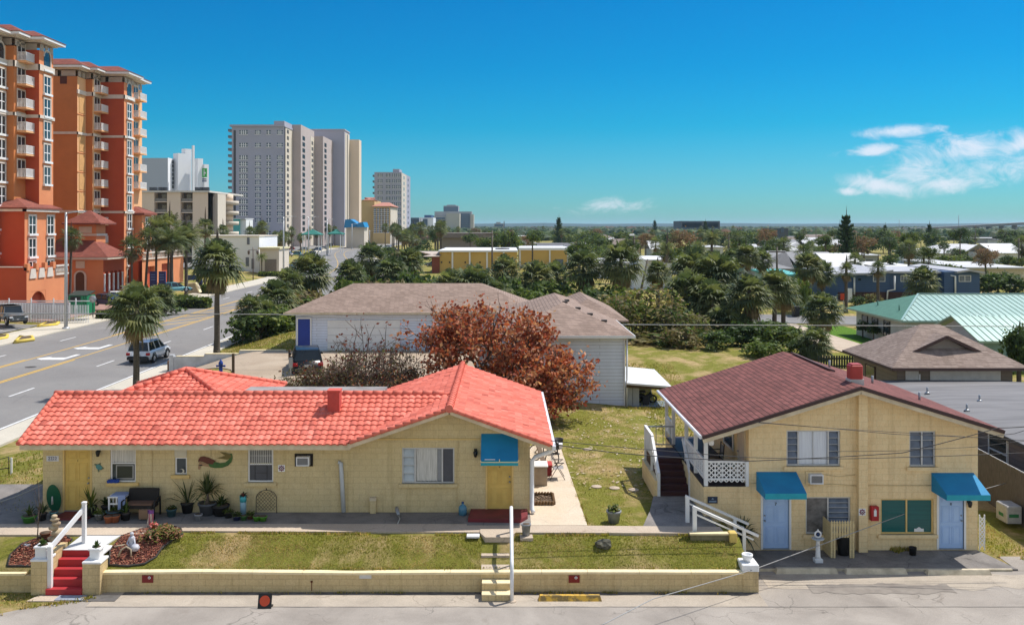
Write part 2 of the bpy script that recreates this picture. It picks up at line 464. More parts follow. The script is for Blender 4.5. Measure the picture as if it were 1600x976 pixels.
# ------------ palette (linear)
YEL=block_wall('cream_yellow_block',(.64,.51,.285),.84)
YEL2=block_wall('cream_yellow_block_two',(.84,.64,.365),.86,dirt_amt=.2)
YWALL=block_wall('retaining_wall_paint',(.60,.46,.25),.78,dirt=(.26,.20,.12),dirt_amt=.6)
YTRIM=mat('yellow_trim',(.74,.52,.20),.6)
YDOOR=mat('yellow_door_paint',(.70,.48,.13),.5)
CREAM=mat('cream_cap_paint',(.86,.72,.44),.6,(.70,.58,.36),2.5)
FASCIA=mat('cream_fascia',(.68,.58,.42),.6,(.5,.41,.28),2.0)
TILE=None
WHITE=mat('white_paint',(.80,.80,.80),.45,(.72,.72,.73),1.5)
WHITEM=mat('white_metal',(.78,.79,.82),.35)
TEAL=mat('teal_canvas',(.009,.24,.48),.75,(.008,.19,.40),1.2)
TEALT=mat('teal_canvas_trim',(.02,.33,.43),.75)
REDP=mat('red_step_paint',(.42,.025,.03),.55,(.30,.03,.03),3)
DRED=mat('dark_red_floor_paint',(.20,.022,.03),.6,(.13,.02,.025),2)
BLUED=mat('pale_blue_door_paint',(.42,.59,.88),.4,(.36,.52,.80),1.5)
BLACK=mat('black_metal',(.012,.012,.013),.4)
DARK=mat('dark_brown_wicker',(.012,.009,.008),.7)
GREYM=mat('grey_metal',(.36,.37,.39),.4,metal=.4)
GALV=mat('galvanised_metal',(.5,.51,.52),.45,metal=.5)
WOOD=mat('weathered_wood',(.145,.125,.105),.85,(.085,.073,.062),3,stretch=(8,8,1))
BWOOD=mat('brown_post_wood',(.10,.065,.04),.8)
GL=glass('window_glass')
GLT=glass('green_window_glass',(.01,.10,.11),.12)
GLS=mat('louvre_glass',(.17,.20,.26),.2,(.11,.13,.17),2.5)
SCREEN=mat('insect_screen',(.10,.10,.115),.8)
CURT=mat('white_curtain',(.72,.70,.66),.8,(.5,.48,.44),4,stretch=(6,6,.4))
AL=mat('window_aluminium',(.55,.56,.57),.4,metal=.3)
SOIL=mat('bare_soil',(.12,.085,.055),.95,(.07,.05,.035),4)
GREEN1=leafmat('leaf_green',(.105,.155,.04))
GREEN2=leafmat('leaf_deep_green',(.062,.10,.034))
GREEN3=leafmat('leaf_yellow_green',(.16,.20,.04))
PALM1=leafmat('palm_leaf_green',(.165,.195,.085),.5,.38)
PALM2=leafmat('palm_leaf_dark',(.085,.115,.055),.5,.38)
PALM3=leafmat('palm_leaf_olive',(.20,.215,.09),.4,.45)
DRY=leafmat('dry_palm_leaf',(.27,.21,.13),.2,.7)
OLIVE=leafmat('olive_leaf',(.24,.21,.10))
BARK=mat('palm_bark',(.15,.12,.095),.95,(.06,.048,.038),7,.8,14,stretch=(1,1,5))
TWIG=mat('grey_brown_bark',(.16,.125,.10),.9,(.08,.06,.05),6,.5,25)
POT=mat('terracotta',(.38,.12,.05),.8)
GPOT=mat('grey_planter',(.30,.32,.35),.8,(.2,.21,.23),5)
GRASS=grass_mat('lawn',(.15,.155,.028),(.275,.262,.052),(.38,.27,.12),(.54,.40,.21),.62)
GRASSG=grass_mat('watered_lawn',(.07,.15,.012),(.13,.25,.025),(.18,.18,.05),(.25,.22,.08),.1)
ASPH=concrete('old_parking_asphalt',(.27,.24,.212),(.385,.345,.305),(.19,.16,.135),.55,34,.5)
ROAD=concrete('road_asphalt',(.205,.195,.19),(.255,.245,.235),(.18,.172,.168),.25,22,.12,.2)
CONC=concrete('pale_concrete',(.45,.365,.285),(.55,.455,.36),(.33,.24,.17),.35,24,.45,.4)
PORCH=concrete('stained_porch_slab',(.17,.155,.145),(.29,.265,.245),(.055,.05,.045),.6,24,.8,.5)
PATIO=concrete('rust_stained_patio',(.58,.46,.33),(.66,.57,.46),(.55,.29,.14),.2,22,.35,.3)
SIDEW=concrete('sidewalk_concrete',(.50,.46,.38),(.60,.55,.46),(.42,.37,.29),.2,20,.2,.2)
PAVER=mat('brick_red_pavers',(.33,.20,.16),.9,(.25,.15,.125),1.0)
LINEW=mat('road_paint_white',(.72,.72,.72),.7,(.55,.55,.54),2)
LINEY=mat('road_paint_yellow',(.72,.42,.03),.7,(.6,.36,.05),2)
KERBY=mat('yellow_kerb_paint',(.72,.52,.04),.7,(.55,.42,.12),2)
# ------------ terrain
def rc(y):return-35.0-35.0*sst(170,430,y)
def H(x,y):
 c=rc(y)
 rt=sst(c+10.6,c+18,x)
 bl=lerp(1.15,2.0,sst(44,59,y));br=lerp(1.0,2.2,sst(51,64,y))
 back=lerp(bl,br,sst(0,8,x))
 back=lerp(back,1.3,sst(72,95,y))
 if x>16:back=lerp(back,1.2,sst(16,30,x))
 if y<27.42 or(-13.57<x<-12.45 and y<28.51):z=0.0
 elif y<29.0:z=.60+.55*sst(27.42,28.9,y)
 else:z=back
 if x>7.42 and y<50:
  z=lerp(0.0,1.0,sst(30.5,46,y))if x>15.9 else(0.0 if y<31 else lerp(.0,1.0,sst(39,42,y)))
 z=lerp(.42,z,rt)
 lf=sst(c-11.5,c-26,x)
 z=lerp(z,lerp(.9,1.6,sst(90,120,y)),lf)if lf>0 else z
 return z
def frange(a,b,n):return[a+(b-a)*i/n for i in range(n)]
def ground_sheet():
 xs=[-9000,-4000,-1800,-900,-500,-300,-200]+frange(-150,-64,24)+frange(-64,-48,8)+frange(-48,-23.6,24)+frange(-23.6,-13.7,20)+[-13.62,-13.55,-12.47,-12.40]+frange(-12.3,7.39,40)+[7.40,7.44]+frange(7.8,32,32)+frange(32,80,24)+frange(80,200,20)+[200,300,500,900,1800,4000,9000]
 ys=[-60,-20,0,10,18]+frange(22,27.39,8)+[27.40,27.44]+[27.7,28.1,28.49,28.53]+frange(28.8,48,46)+frange(48,100,65)+frange(100,440,85)+[440,520,650,800,1100,1600,2600,5000,12000]
 vs=[(x,y,H(x,y))for y in ys for x in xs]
 n=len(xs)
 fs=[(j*n+i,j*n+i+1,(j+1)*n+i+1,(j+1)*n+i)for j in range(len(ys)-1)for i in range(n-1)]
 mb=MB();mb.add(vs,fs,GRASS,True)
 struct(mb,'ground',loc=(0,0,0))
ground_sheet()
def strip(name,f0,f1,ys,dz,m,kind='structure',thick=0.0):
 """a ribbon that follows the road: offsets f0, f1 from its centre line"""
 mb=MB();n=len(ys)
 vs=[]
 for y in ys:
  c=rc(y)
  z0=H(c+f0,y)if abs(f0)>10.5 else .42
  z1=H(c+f1,y)if abs(f1)>10.5 else .42
  vs+=[(c+f0,y,z0+dz),(c+f1,y,z1+dz)]
 fs=[(2*i,2*i+1,2*i+3,2*i+2)for i in range(n-1)]
 mb.add(vs,fs,m)
 if thick:
  for k,s_ in((0,1),(1,-1)):
   w=[]
   for i in range(n):w+=[vs[2*i+k],(vs[2*i+k][0],vs[2*i+k][1],vs[2*i+k][2]-thick)]
   mb.add(w,[(2*i,2*i+1,2*i+3,2*i+2)[::s_]for i in range(n-1)],m)
 return struct(mb,name,loc=(0,0,0))
RY=frange(-40,160,40)+frange(160,440,56)+frange(440,1200,20)+[1200]
strip('road',-9.1,9.3,RY,.010,ROAD)
strip('kerb_gutter',9.3,9.75,RY,.09,SIDEW,thick=.12)
strip('sidewalk',9.75,11.1,RY,.12,SIDEW,thick=.15)
strip('kerb_far',-9.55,-9.1,RY,.12,SIDEW,thick=.14)
strip('sidewalk_far',-13.2,-9.55,RY,.125,SIDEW,thick=.12)
mk=MB()
def paint(o,y0,y1,w,m,z=.018):
 n=max(1,int((y1-y0)/6))
 for i in range(n):
  a,b=lerp(y0,y1,i/n),lerp(y0,y1,(i+1)/n)
  mk.poly([(rc(a)+o-w/2,a,.42+z),(rc(a)+o+w/2,a,.42+z),(rc(b)+o+w/2,b,.42+z),(rc(b)+o-w/2,b,.42+z)],m)
paint(8.95,-20,420,.17,LINEW)
for o in(1.0,-2.4):
 paint(o,-20,620,.13,LINEY);paint(o+(.3 if o>0 else-.3),88,132,.13,LINEY)if o>0 else paint(o-.3,88,132,.13,LINEY)
paint(1.25,54,72,.13,LINEY);paint(-2.65,54,72,.13,LINEY)
for k in range(-2,34):
 y=56.4+12.19*k
 paint(4.5,y,y+3.05,.15,LINEW);paint(-5.6,y+3,y+6.05,.15,LINEW)
for k in range(5):
 y=96+5*k
 mk.poly([(-37.2,y,.439),(-36.9,y,.439),(-34.0,y+5.2,.439),(-34.3,y+5.2,.439)],LINEY)
def arrow(x,y,s):
 P=[(-.9,-.5),(-.9,.1),(.35,.1),(.35,1.0),(.75,1.0),(.75,-.5)]
 mk.poly([(x+p[0]*s*.8,y+p[1]*s*1.6,.44)for p in P][:6],LINEW)
 mk.poly([(x-.9*.8*s,y-.9*s,.4405),(x-.9*.8*s,y+.6*s,.4405),(x-1.7*.8*s,y-.25*s,.4405)],LINEW)
arrow(-35.4,79.2,1.25);arrow(-35.4,73.0,1.25)
struct(mk,'road_markings',loc=(0,0,0))
mb=MB();mb.lathe([(.40,0),(.40,.006),(.33,.008),(.31,.004)],(-36.2+.9,68.3,.431),mat('cast_iron',(.05,.045,.04),.7),20)
tag(mb.build('manhole_cover'),'round iron manhole cover set in the asphalt of the wide road','manhole cover')
def sheet(name,pts,z,m,thick=0.0):
 mb=MB()
 P=[(p[0],p[1],(p[2]if len(p)>2 else z))for p in pts]
 if thick:mb.slab(P,thick,m)
 else:mb.poly(P,m)
 return struct(mb,name)
import bmesh
def drape(name,pts,dz,m,step=2.5,kind='structure',zfun=None):
 """a sheet that follows the terrain, dz above it"""
 bm=bmesh.new()
 bm.faces.new([bm.verts.new((p[0],p[1],0))for p in pts])
 for _ in range(9):
  bmesh.ops.triangulate(bm,faces=bm.faces[:])
  e=[x for x in bm.edges if x.calc_length()>step]
  if not e:break
  bmesh.ops.subdivide_edges(bm,edges=e,cuts=1)
 bmesh.ops.triangulate(bm,faces=bm.faces[:])
 bmesh.ops.recalc_face_normals(bm,faces=bm.faces[:])
 if sum(f.normal.z for f in bm.faces)<0:bmesh.ops.reverse_faces(bm,faces=bm.faces[:])
 zf=zfun or H
 for v in bm.verts:v.co.z=zf(v.co.x,v.co.y)+dz
 me=bpy.data.meshes.new(name);bm.to_mesh(me);bm.free()
 me.materials.append(m)
 o=bpy.data.objects.new(name,me);C.objects.link(o);o['kind']=kind;LOC[o.name]=(0,0,0)
 return o
sheet('parking_lot',[(-60,-30),(45,-30),(45,27.41),(-11.6,27.41),(-12.4,26.7),(-13.7,26.15),(-15.2,25.1),(-60,24.9)],.004,ASPH)
SAND=concrete('sandy_worn_asphalt',(.36,.31,.255),(.47,.405,.33),(.24,.20,.16),.4,30,.9)
DASPH=mat('dark_asphalt',(.10,.09,.082),.95,(.17,.155,.14),4,.5,40)
def ragged(name,x0,x1,y0,y1,z,m,seed,amp0,amp1,n=90):
 r=random.Random(seed);mb=MB();vs=[]
 for i in range(n+1):
  x=lerp(x0,x1,i/n);a=noise.noise(Vector((x*1.1,seed,0)))+.5*noise.noise(Vector((x*4.1,seed,2)))
  b_=noise.noise(Vector((x*.9,seed+5,0)))+.5*noise.noise(Vector((x*3.7,seed+9,2)))
  vs+=[(x,y0+a*amp0,z),(x,y1+b_*amp1,z)]
 mb.add(vs,[(2*i,2*i+2,2*i+3,2*i+1)for i in range(n)],m);return struct(mb,name)
ragged('parking_strip',-12,7.6,26.25,27.4,.008,SAND,3,.05,.0)
ragged('wall_foot_surface',-11.3,7.58,27.12,27.40,.012,DASPH,8,.10,.0)  # dark ragged strip along the foot of the retaining wall
ragged('parking_crack_surface',-12,40,26.235,26.26,.011,DASPH,12,.03,.03,160)
ragged('parking_worn_strip',8,34,27.6,28.7,.008,SAND,21,.35,.12)
ragged('oil_stain_surface',9.2,13.5,27.2,27.9,.012,mat('oil_stain',(.19,.165,.145),.9,(.26,.23,.20),2),33,.22,.25,40)
sheet('parking_apron',[(7.5,27.41),(45,27.41),(45,29.0),(7.5,29.0)],.004,ASPH)
sheet('entrance_pad',[(7.5,29.0),(16.3,29.0),(15.9,30.72),(7.5,30.72)],.06,PORCH,.10)
sheet('side_driveway',[(16.3,29.0),(45,29.0),(45,30.2),(16.35,30.25)],.012,ASPH)
sheet('front_walk',[(-19.5,28.85),(-13.2,28.85),(-12.2,28.85),(-11.2,28.95),(-10.2,29.22),(7.0,28.98),(7.0,29.62),(2.2,29.75),(-1.2,29.75),(-1.2,29.9),(-19.5,29.9)],1.20,CONC,.12)
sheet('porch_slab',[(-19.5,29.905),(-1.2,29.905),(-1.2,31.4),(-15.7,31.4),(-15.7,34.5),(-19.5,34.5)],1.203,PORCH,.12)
sheet('patio',[(.89,29.76),(2.72,29.76),(2.50,40.5),(.89,40.5)],1.204,PATIO,.12)
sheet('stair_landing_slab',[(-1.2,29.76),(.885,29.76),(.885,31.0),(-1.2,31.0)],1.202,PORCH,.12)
sheet('yard_walk',[(4.5,29.63),(6.9,29.63),(6.9,31.0),(6.55,33.0),(5.4,33.0),(5.0,31.3)],1.195,PORCH,.10)
DRV=concrete('tan_driveway',(.36,.28,.205),(.45,.365,.275),(.28,.21,.15),.3,20,.4,.3)
drape('house_driveway',[(-24.0,62.9),(-21.5,61.6),(-17,57.0),(-13.5,48.5),(-4.0,47.5),(1,48.5),(.2,65),(-13,65),(-17,65.2),(-24.0,65.3)],.05,DRV,1.2)
drape('side_road',[(18.5,93.5),(36,90),(60,88),(60,97),(36,99),(18,103)],.06,ROAD,1.5)
drape('neighbour_driveway',[(25.6,63.5),(29.6,66.5),(28.9,90.5),(24.6,92.0)],.07,CONC,1.2)
drape('neighbour_lawn',[(28.9,70),(32.5,70),(33,89),(28.6,89)],.05,GRASSG,1.2)
drape('hotel_forecourt',[(-49.2,99),(-49.2,116),(-52,131),(-66,131),(-66,112),(-58,99)],.07,PAVER)
drape('hotel_parking',[(-80,66),(-48.9,66),(-48.9,96.5),(-62,96.5),(-80,96.5)],.07,ROAD)
drape('beach_parking',[(-95,205),(-59,205),(-69,250),(-80,300),(-86,400),(-92,560),(-140,560),(-140,205)],.10,ROAD,6)
# ------------ tile roof
def tile_material(name,k=(1,1,1)):
 m,nt,b=_nodes(name)
 p=pos(nt)
 f=nz(nt,p,1.3,6,.65)
 c=ramp(nt,f,[(.3,(.62,.14,.094)),(.7,(.76,.21,.152))])
 f2=nz(nt,p,7,5,.75)
 mr=nd(nt,'ShaderNodeMapRange');mr.inputs[1].default_value=.66;mr.inputs[2].default_value=.82;mr.inputs[4].default_value=.8
 nt.links.new(f2,mr.inputs[0])
 c=mix(nt,mr.outputs[0],c,(.30,.10,.08))
 f3=nz(nt,p,.8,4,.8,.5)
 m3=nd(nt,'ShaderNodeMapRange');m3.inputs[1].default_value=.70;m3.inputs[2].default_value=.78;m3.inputs[4].default_value=.6
 nt.links.new(f3,m3.inputs[0])
 c=mix(nt,m3.outputs[0],c,(.16,.07,.06))
 f5=nz(nt,pos(nt,(.6,3,3)),1.2,6,.75,.3)
 c=mix(nt,.55,c,ramp(nt,f5,[(.30,(.30,.26,.25)),(.42,(.85,.83,.82)),(.6,(1,1,1))]),'MULTIPLY')
 c=mix(nt,1.0,c,k,'MULTIPLY')
 nt.links.new(c,b.inputs['Base Color'])
 b.inputs['Roughness'].default_value=.8;b.inputs['Specular IOR Level'].default_value=.25
 return m
TILE=tile_material('coral_painted_barrel_tile')
TILES=[TILE,TILE,TILE,tile_material('faded_barrel_tile',(1.12,1.25,1.3)),tile_material('faded_barrel_tile',(1.12,1.25,1.3))if False else TILE,tile_material('grimy_barrel_tile',(.80,.78,.80)),tile_material('dark_barrel_tile',(.62,.55,.55))]
TILEW=[5,5,5,5,3,3,.5]
def tile_slope(mb,O,A,B,L,D,m,per=.232,course=.262,amp=.036,edge=.034,lim=None,seed=1,lolim=None):
 """barrel tiles laid on a slope: O eave corner, A along the eave, B up the slope; lim(t) shortens columns towards a hip"""
 O,A,B=Vector(O),Vector(A).normalized(),Vector(B).normalized()
 N=A.cross(B)
 if N.z<0:N=-N
 rr=random.Random(seed)
 nc=max(1,round(L/per));per=L/nc
 prof=[(0,0),(.14,.25),(.30,.85),(.5,1.0),(.70,.85),(.86,.25),(1,0)]
 nr=math.ceil(D/course)
 for i in range(nc):
  d_lim=D if lim is None else lim((i+.5)/nc)*D
  for j in range(nr):
   lo=j*course-.02;hi=min((j+1)*course,d_lim)
   if lo>=d_lim-.03:break
   if lolim is not None and hi<lolim((i+.5)/nc)*D:continue
   je=rr.uniform(-.008,.008);jl=rr.uniform(-.012,.012);ja=rr.uniform(-.008,.008)
   vs=[]
   for t,h in prof:
    a=(i+t)*per+ja
    vs.append(O+A*a+B*(lo+jl)+N*(h*amp-.02))
   for t,h in prof:
    a=(i+t)*per+ja
    vs.append(O+A*a+B*(lo+jl)+N*(edge+je+h*amp*1.1))
   for t,h in prof:
    a=(i+t)*per
    vs.append(O+A*a+B*hi+N*(.004+h*amp*.95))
   n=len(prof)
   fs=[]
   for k in range(n-1):
    fs.append((k,k+1,n+k+1,n+k));fs.append((n+k,n+k+1,2*n+k+1,2*n+k))
   mb.add(vs,fs,rr.choices(TILES,TILEW)[0]if m is TILE else m,False)
def ridge_tiles(mb,a,b,m,r=.13,step=.36):
 a,b=Vector(a),Vector(b);L=(b-a).length;n=max(1,round(L/step))
 for k in range(n):
  p,q=a.lerp(b,k/n),a.lerp(b,(k+1.12)/n)
  mb.tube([p,q],[r*1.08,r*.92],m,8,True,True)
  # ------------ windows, doors
def grid_frame(mb,x0,x1,z0,z1,y,m,t=.05,d=.06,cols=(),rows=()):
 mb.box(x0,x0+t,y,y+d,z0,z1,m);mb.box(x1-t,x1,y,y+d,z0,z1,m)
 mb.box(x0+t,x1-t,y,y+d,z0,z0+t,m);mb.box(x0+t,x1-t,y,y+d,z1-t,z1,m)
 for c in cols:mb.box(c-t/2,c+t/2,y+.003,y+d-.003,z0+t,z1-t,m)
 for r_ in rows:mb.box(x0+t,x1-t,y+.006,y+d-.006,r_-t*.35,r_+t*.35,m)
def window_front(parent,x0,x1,z0,z1,y,name='window',fm=None,cols=(),rows=(),panes=(),sill=None,sill_out=.09):
 """an opening in a wall that faces the camera: frame set back in the reveal, panes (x0,x1,z0,z1,material,name[,depth]) behind it, a sill"""
 mb=MB();grid_frame(mb,x0,x1,z0,z1,y+.05,fm or AL,cols=cols,rows=rows)
 w=mb.build(name,parent)
 for p in panes:
  g=MB();dy=p[6]if len(p)>6 else .085
  g.box(p[0],p[1],y+dy,y+dy+.008,p[2],p[3],p[4]);g.build(p[5],w)
 if sill:
  g=MB();g.cbox(((x0+x1)/2,y-sill_out/2+.03,z0-.055),(x1-x0+.22,sill_out+.06,.11),sill,ch=.012);g.build('sill',w)
 return w
def louvres(parent,x0,x1,z0,z1,y,n,m,name='louvre_pane'):
 mb=MB();h=(z1-z0)/n
 for k in range(n):
  z=z0+h*k
  mb.add([(x0,y-.03,z+.004),(x1,y-.03,z+.004),(x1,y+.05,z+h*.98),(x0,y+.05,z+h*.98)],[(0,1,2,3)],m)
  mb.box(x0,x1,y-.034,y-.026,z,z+.012,AL)
 return mb.build(name,parent)
def curtain(parent,x0,x1,z0,z1,y,m,n=14,name='curtain'):
 mb=MB();vs=[];fs=[]
 for k in range(n*2+1):
  x=lerp(x0,x1,k/(2*n));d=.03 if k%2 else-.02
  vs+=[(x,y+d,z0),(x,y+d,z1)]
 fs=[(2*i,2*i+2,2*i+3,2*i+1)for i in range(2*n)]
 mb.add(vs,fs,m,True);return mb.build(name,parent)
def door_front(parent,x0,x1,z0,z1,y,m,fm,handle_right=True,number=None,numsize=.13,fw=.07):
 f=MB();f.box(x0-fw,x0,y-.02,y+.10,z0,z1+fw,fm);f.box(x1,x1+fw,y-.02,y+.10,z0,z1+fw,fm)
 f.box(x0,x1,y-.02,y+.10,z1,z1+fw,fm);f.box(x0,x1,y-.04,y+.10,z0,z0+.03,GREYM)
 fr=f.build('door_frame',parent)
 mb=MB();yy=y+.04
 mb.box(x0,x1,yy,yy+.045,z0+.03,z1,m)
 w=x1-x0;h=z1-z0
 for(a0,a1,b0,b1)in((.12,.46,.08,.40),(.54,.88,.08,.40),(.12,.46,.47,.76),(.54,.88,.47,.76),(.12,.46,.83,.93),(.54,.88,.83,.93)):
  px0,px1,pz0,pz1=x0+a0*w,x0+a1*w,z0+b0*h,z0+b1*h
  mb.slabless=None
  t=.018
  mb.box(px0,px1,yy-.012,yy,pz0,pz0+t,m);mb.box(px0,px1,yy-.012,yy,pz1-t,pz1,m)
  mb.box(px0,px0+t,yy-.012,yy,pz0+t,pz1-t,m);mb.box(px1-t,px1,yy-.012,yy,pz0+t,pz1-t,m)
  mb.box(px0+.05,px1-.05,yy-.009,yy,pz0+.05,pz1-.05,m)
 d=mb.build('door',parent)
 hx=x1-.07 if handle_right else x0+.07
 k=MB();k.lathe([(.028,0),(.03,-.012),(.012,-.02),(.012,-.04),(.028,-.05),(.026,-.07),(.0,-.075)],(hx,yy,z0+.95),GREYM,12,axis='y');k.build('handle',d)
 k=MB();k.lathe([(.028,0),(.028,-.018),(0,-.02)],(hx,yy,z0+1.12),GREYM,12,axis='y');k.build('deadbolt',d)
 if number:text_mesh(number,numsize,BLACK,'door_number',d,((x0+x1)/2,yy-.015,z0+h*.80))
 return d
def awning_front(parent,x0,x1,yw,yo,zt,zf,zv,m,mt):
 mb=MB()
 mb.poly([(x0,yo,zf),(x1,yo,zf),(x1,yw,zt),(x0,yw,zt)],m)
 mb.poly([(x0,yo,zv),(x1,yo,zv),(x1,yo,zf),(x0,yo,zf)],mt)
 for x in(x0,x1):mb.poly([(x,yo,zv),(x,yo,zf),(x,yw,zt),(x,yw,zv)],m)
 a=mb.build('awning',parent)
 fr=MB()
 for x in(x0+.02,x1-.02):
  fr.tube([(x,yw,zv+.03),(x,yo+.02,zv+.03),(x,yo+.02,zf-.02),(x,yw-.01,zt-.03)],.012,GREYM,6)
 fr.tube([(x0+.02,yo+.02,zv+.03),(x1-.02,yo+.02,zv+.03)],.012,GREYM,6)
 fr.build('awning_frame',a)
 return a
def coach_lamp(parent,x,y,z):
 mb=MB();mb.box(x-.05,x+.05,y-.02,y,z-.02,z+.12,BLACK)
 mb.lathe([(.02,.06),(.075,.02),(.07,-.06),(.045,-.16),(.0,-.17)],(x,y-.11,z+.02),BLACK,10)
 mb.bar((x,y,z+.1),(x,y-.11,z+.08),.02,.02,BLACK)
 return mb.build('wall_lamp',parent)
def wall_ac(parent,x0,x1,z0,z1,y,surround=None):
 mb=MB()
 if surround:
  for a,b_,c_,d_ in((x0-.09,x0,z0-.06,z1+.06),(x1,x1+.09,z0-.06,z1+.06),(x0,x1,z1,z1+.06),(x0,x1,z0-.06,z0)):mb.box(a,b_,y-.03,y+.02,c_,d_,surround)
 t=.035
 mb.box(x0,x1,y-.24,y+.02,z0,z0+t,WHITEM);mb.box(x0,x1,y-.24,y+.02,z1-t,z1,WHITEM)
 mb.box(x0,x0+t,y-.24,y+.02,z0+t,z1-t,WHITEM);mb.box(x1-t,x1,y-.24,y+.02,z0+t,z1-t,WHITEM)
 a=mb.build('air_conditioner',parent)
 g=MB();g.box(x0+t,x1-t,y-.21,y-.20,z0+t,z1-t,mat('condenser_fins',(.13,.13,.14),.6))
 n=9
 for k in range(n):zz=lerp(z0+t,z1-t,(k+.5)/n);g.box(x0+t,x1-t,y-.222,y-.214,zz-.005,zz+.005,GREYM)
 g.build('grille',a)
 return a
 # ------------ the motel
MY=31.1
def mx(u):return ax(u,MY)
def mz(v):return az(v,MY)
motel=thing('motel_building','long low cream block motel with coral red barrel tile roof','building',(-7.4,34,1.2))
Z0=1.15
XL,XR=mx(67),mx(828)
mb=MB()
hol=[]
def hole(u0,u1,v0,v1,zlo=None):
 h=(mx(u0)-XL,mx(u1)-XL,(zlo if zlo is not None else mz(v1))-Z0,mz(v0)-Z0);hol.append(h);return mx(u0),mx(u1),(zlo if zlo is not None else mz(v1)),mz(v0)
D1=hole(101,141,700,0,1.24)
W1=hole(172,212,699,753)
W2=hole(273,292,714,741)
W3=hole(387,427,699,753)
W4=hole(628,710,699,755)
D2=hole(761.5,799.5,712,0,1.28)
mb.wall((XL,MY,Z0),(1,0,0),XR-XL,2.62,.16,hol,YEL)
mb.add([(XL,MY,Z0),(XL,40,Z0),(XL,40,3.74),(XL,MY,3.74)],[(0,3,2,1)],YEL)
mb.add([(XL,MY,3.77),(XL,35.2,3.77),(XL,33.1,4.83)],[(0,2,1)],YEL)
mb.add([(XR,MY,Z0),(XR,39.8,Z0),(XR,39.8,3.74),(XR,MY,3.74)],[(0,1,2,3)],YEL)
GX0,GX1,GXR,GZR=-5.16,1.60,-1.80,4.84
mb.add([(-5.0,MY-.004,3.765),(XR,MY-.004,3.765),(XR,MY-.004,3.83),(GXR,MY-.004,4.80),(-5.0,MY-.004,3.80)],[(0,1,2,3,4)],YEL)
mb.poly([(XL,39.95,Z0),(XL,39.95,3.7),(XR,39.8,3.7),(XR,39.8,Z0)],YEL)
mb.build('wall',motel)
mb=MB();mb.box(mx(590),XR,MY-.035,MY-.006,mz(685.5)-.02,mz(685.5)+.02,YTRIM)
mb.build('wall_trim',motel);mb=MB();mb.bar((mx(715),MY-.02,mz(688)),(mx(714),MY-.02,mz(788)),.02,.02,YEL);mb.build('wall_conduit',motel);mb=MB();mb.bar((mx(237.5),MY-.02,mz(701)),(mx(237.5),MY-.02,mz(770)),.02,.02,YEL)
mb.build('wall_conduit',motel)
mb=MB()
slopeD=math.hypot(2.65,1.20)
tile_slope(mb,(-16.18,30.4,3.66),(1,0,0),(0,2.65,1.20),14.38,slopeD,TILE,seed=3,lolim=lambda t:max(0,(-16.18+14.38*t+5.25)/3.36))
tile_slope(mb,(-16.18,35.7,3.66),(1,0,0),(0,-2.65,1.20),12.0,slopeD,TILE,seed=4,per=.46,course=.5)
ridge_tiles(mb,(-16.2,33.05,4.87),(-2.2,33.05,4.87),TILE,.12)
ridge_tiles(mb,(-16.12,30.38,3.70),(-16.12,33.0,4.88),TILE,.075,.27)
mb.build('tile_roof',motel)
mb=MB()
for sgn,xe,ze,sd in((1,GX0,3.72,5),(-1,GX1,3.64,6)):
 B=Vector((GXR-xe,0,GZR-ze))
 tile_slope(mb,(xe,30.28,ze),(0,1,0),B,10.0,B.length,TILE,seed=sd)
ridge_tiles(mb,(GXR,30.2,GZR+.05),(GXR,40.2,GZR+.05),TILE,.125)
for xe,ze in((GX0,3.72),(GX1,3.64)):ridge_tiles(mb,(xe+(.06 if xe<0 else-.06),30.3,ze+.05),(GXR,30.3,GZR+.03),TILE,.07,.27)
mb.build('gable_tile_roof',motel)
mb=MB()
ap=Vector((-13.0,37.5,5.02));q=[Vector((-16.3,34.2,3.86)),Vector((-9.7,34.2,3.86)),Vector((-9.7,40.8,3.86)),Vector((-16.3,40.8,3.86))]
for k in range(4):
 a,b_=q[k],q[(k+1)%4];mid=(a+b_)/2;B=ap-mid
 tile_slope(mb,a,b_-a,B,(b_-a).length,B.length,TILE,seed=8+k,lim=lambda t:1-abs(2*t-1))
 ridge_tiles(mb,a+Vector((0,0,.05)),ap+Vector((0,0,.06)),TILE,.10)
mb.box(-16.0,-10,34.5,40.5,3.3,3.84,YEL)
mb.build('hip_tile_roof',motel)
mb=MB();mb.box(-10.0,-4.6,34.4,36.2,4.28,4.58,mat('grey_flat_roofing',(.30,.28,.27),.9,(.18,.16,.15),1.3));mb.box(-10.05,-4.6,34.3,34.42,4.5,4.66,WOOD);mb.build('flat_roof',motel)
mb=MB()
mb.box(-16.1,-5.1,30.43,30.47,3.48,3.655,FASCIA);mb.box(-16.1,-5.1,30.47,MY,3.60,3.63,FASCIA)
mb.bar((-16.08,30.45,3.60),(-16.08,33.05,4.76),.04,.15,FASCIA)
for xe,ze in((GX0,3.72),(GX1,3.64)):
 mb.bar((xe,30.36,ze-.10),(GXR,30.36,GZR-.08),.05,.15,FASCIA)
 mb.slab([(xe,30.39,ze-.06),(xe,40.1,ze-.06),(GXR,40.1,GZR-.05),(GXR,30.39,GZR-.05)]if xe<0 else[(xe,40.1,ze-.06),(xe,30.39,ze-.06),(GXR,30.39,GZR-.05),(GXR,40.1,GZR-.05)],.04,FASCIA)
mb.build('fascia',motel)
mb=MB()
mb.add([(GX1+.01,30.3,3.52),(GX1+.13,30.3,3.52),(GX1+.13,30.3,3.64),(GX1+.01,30.3,3.64),(GX1+.01,40.1,3.55),(GX1+.13,40.1,3.55),(GX1+.13,40.1,3.67),(GX1+.01,40.1,3.67)],[(0,1,2,3),(7,6,5,4),(0,4,5,1),(1,5,6,2),(2,6,7,3),(3,7,4,0)],WHITEM)
g=mb.build('gutter',motel)
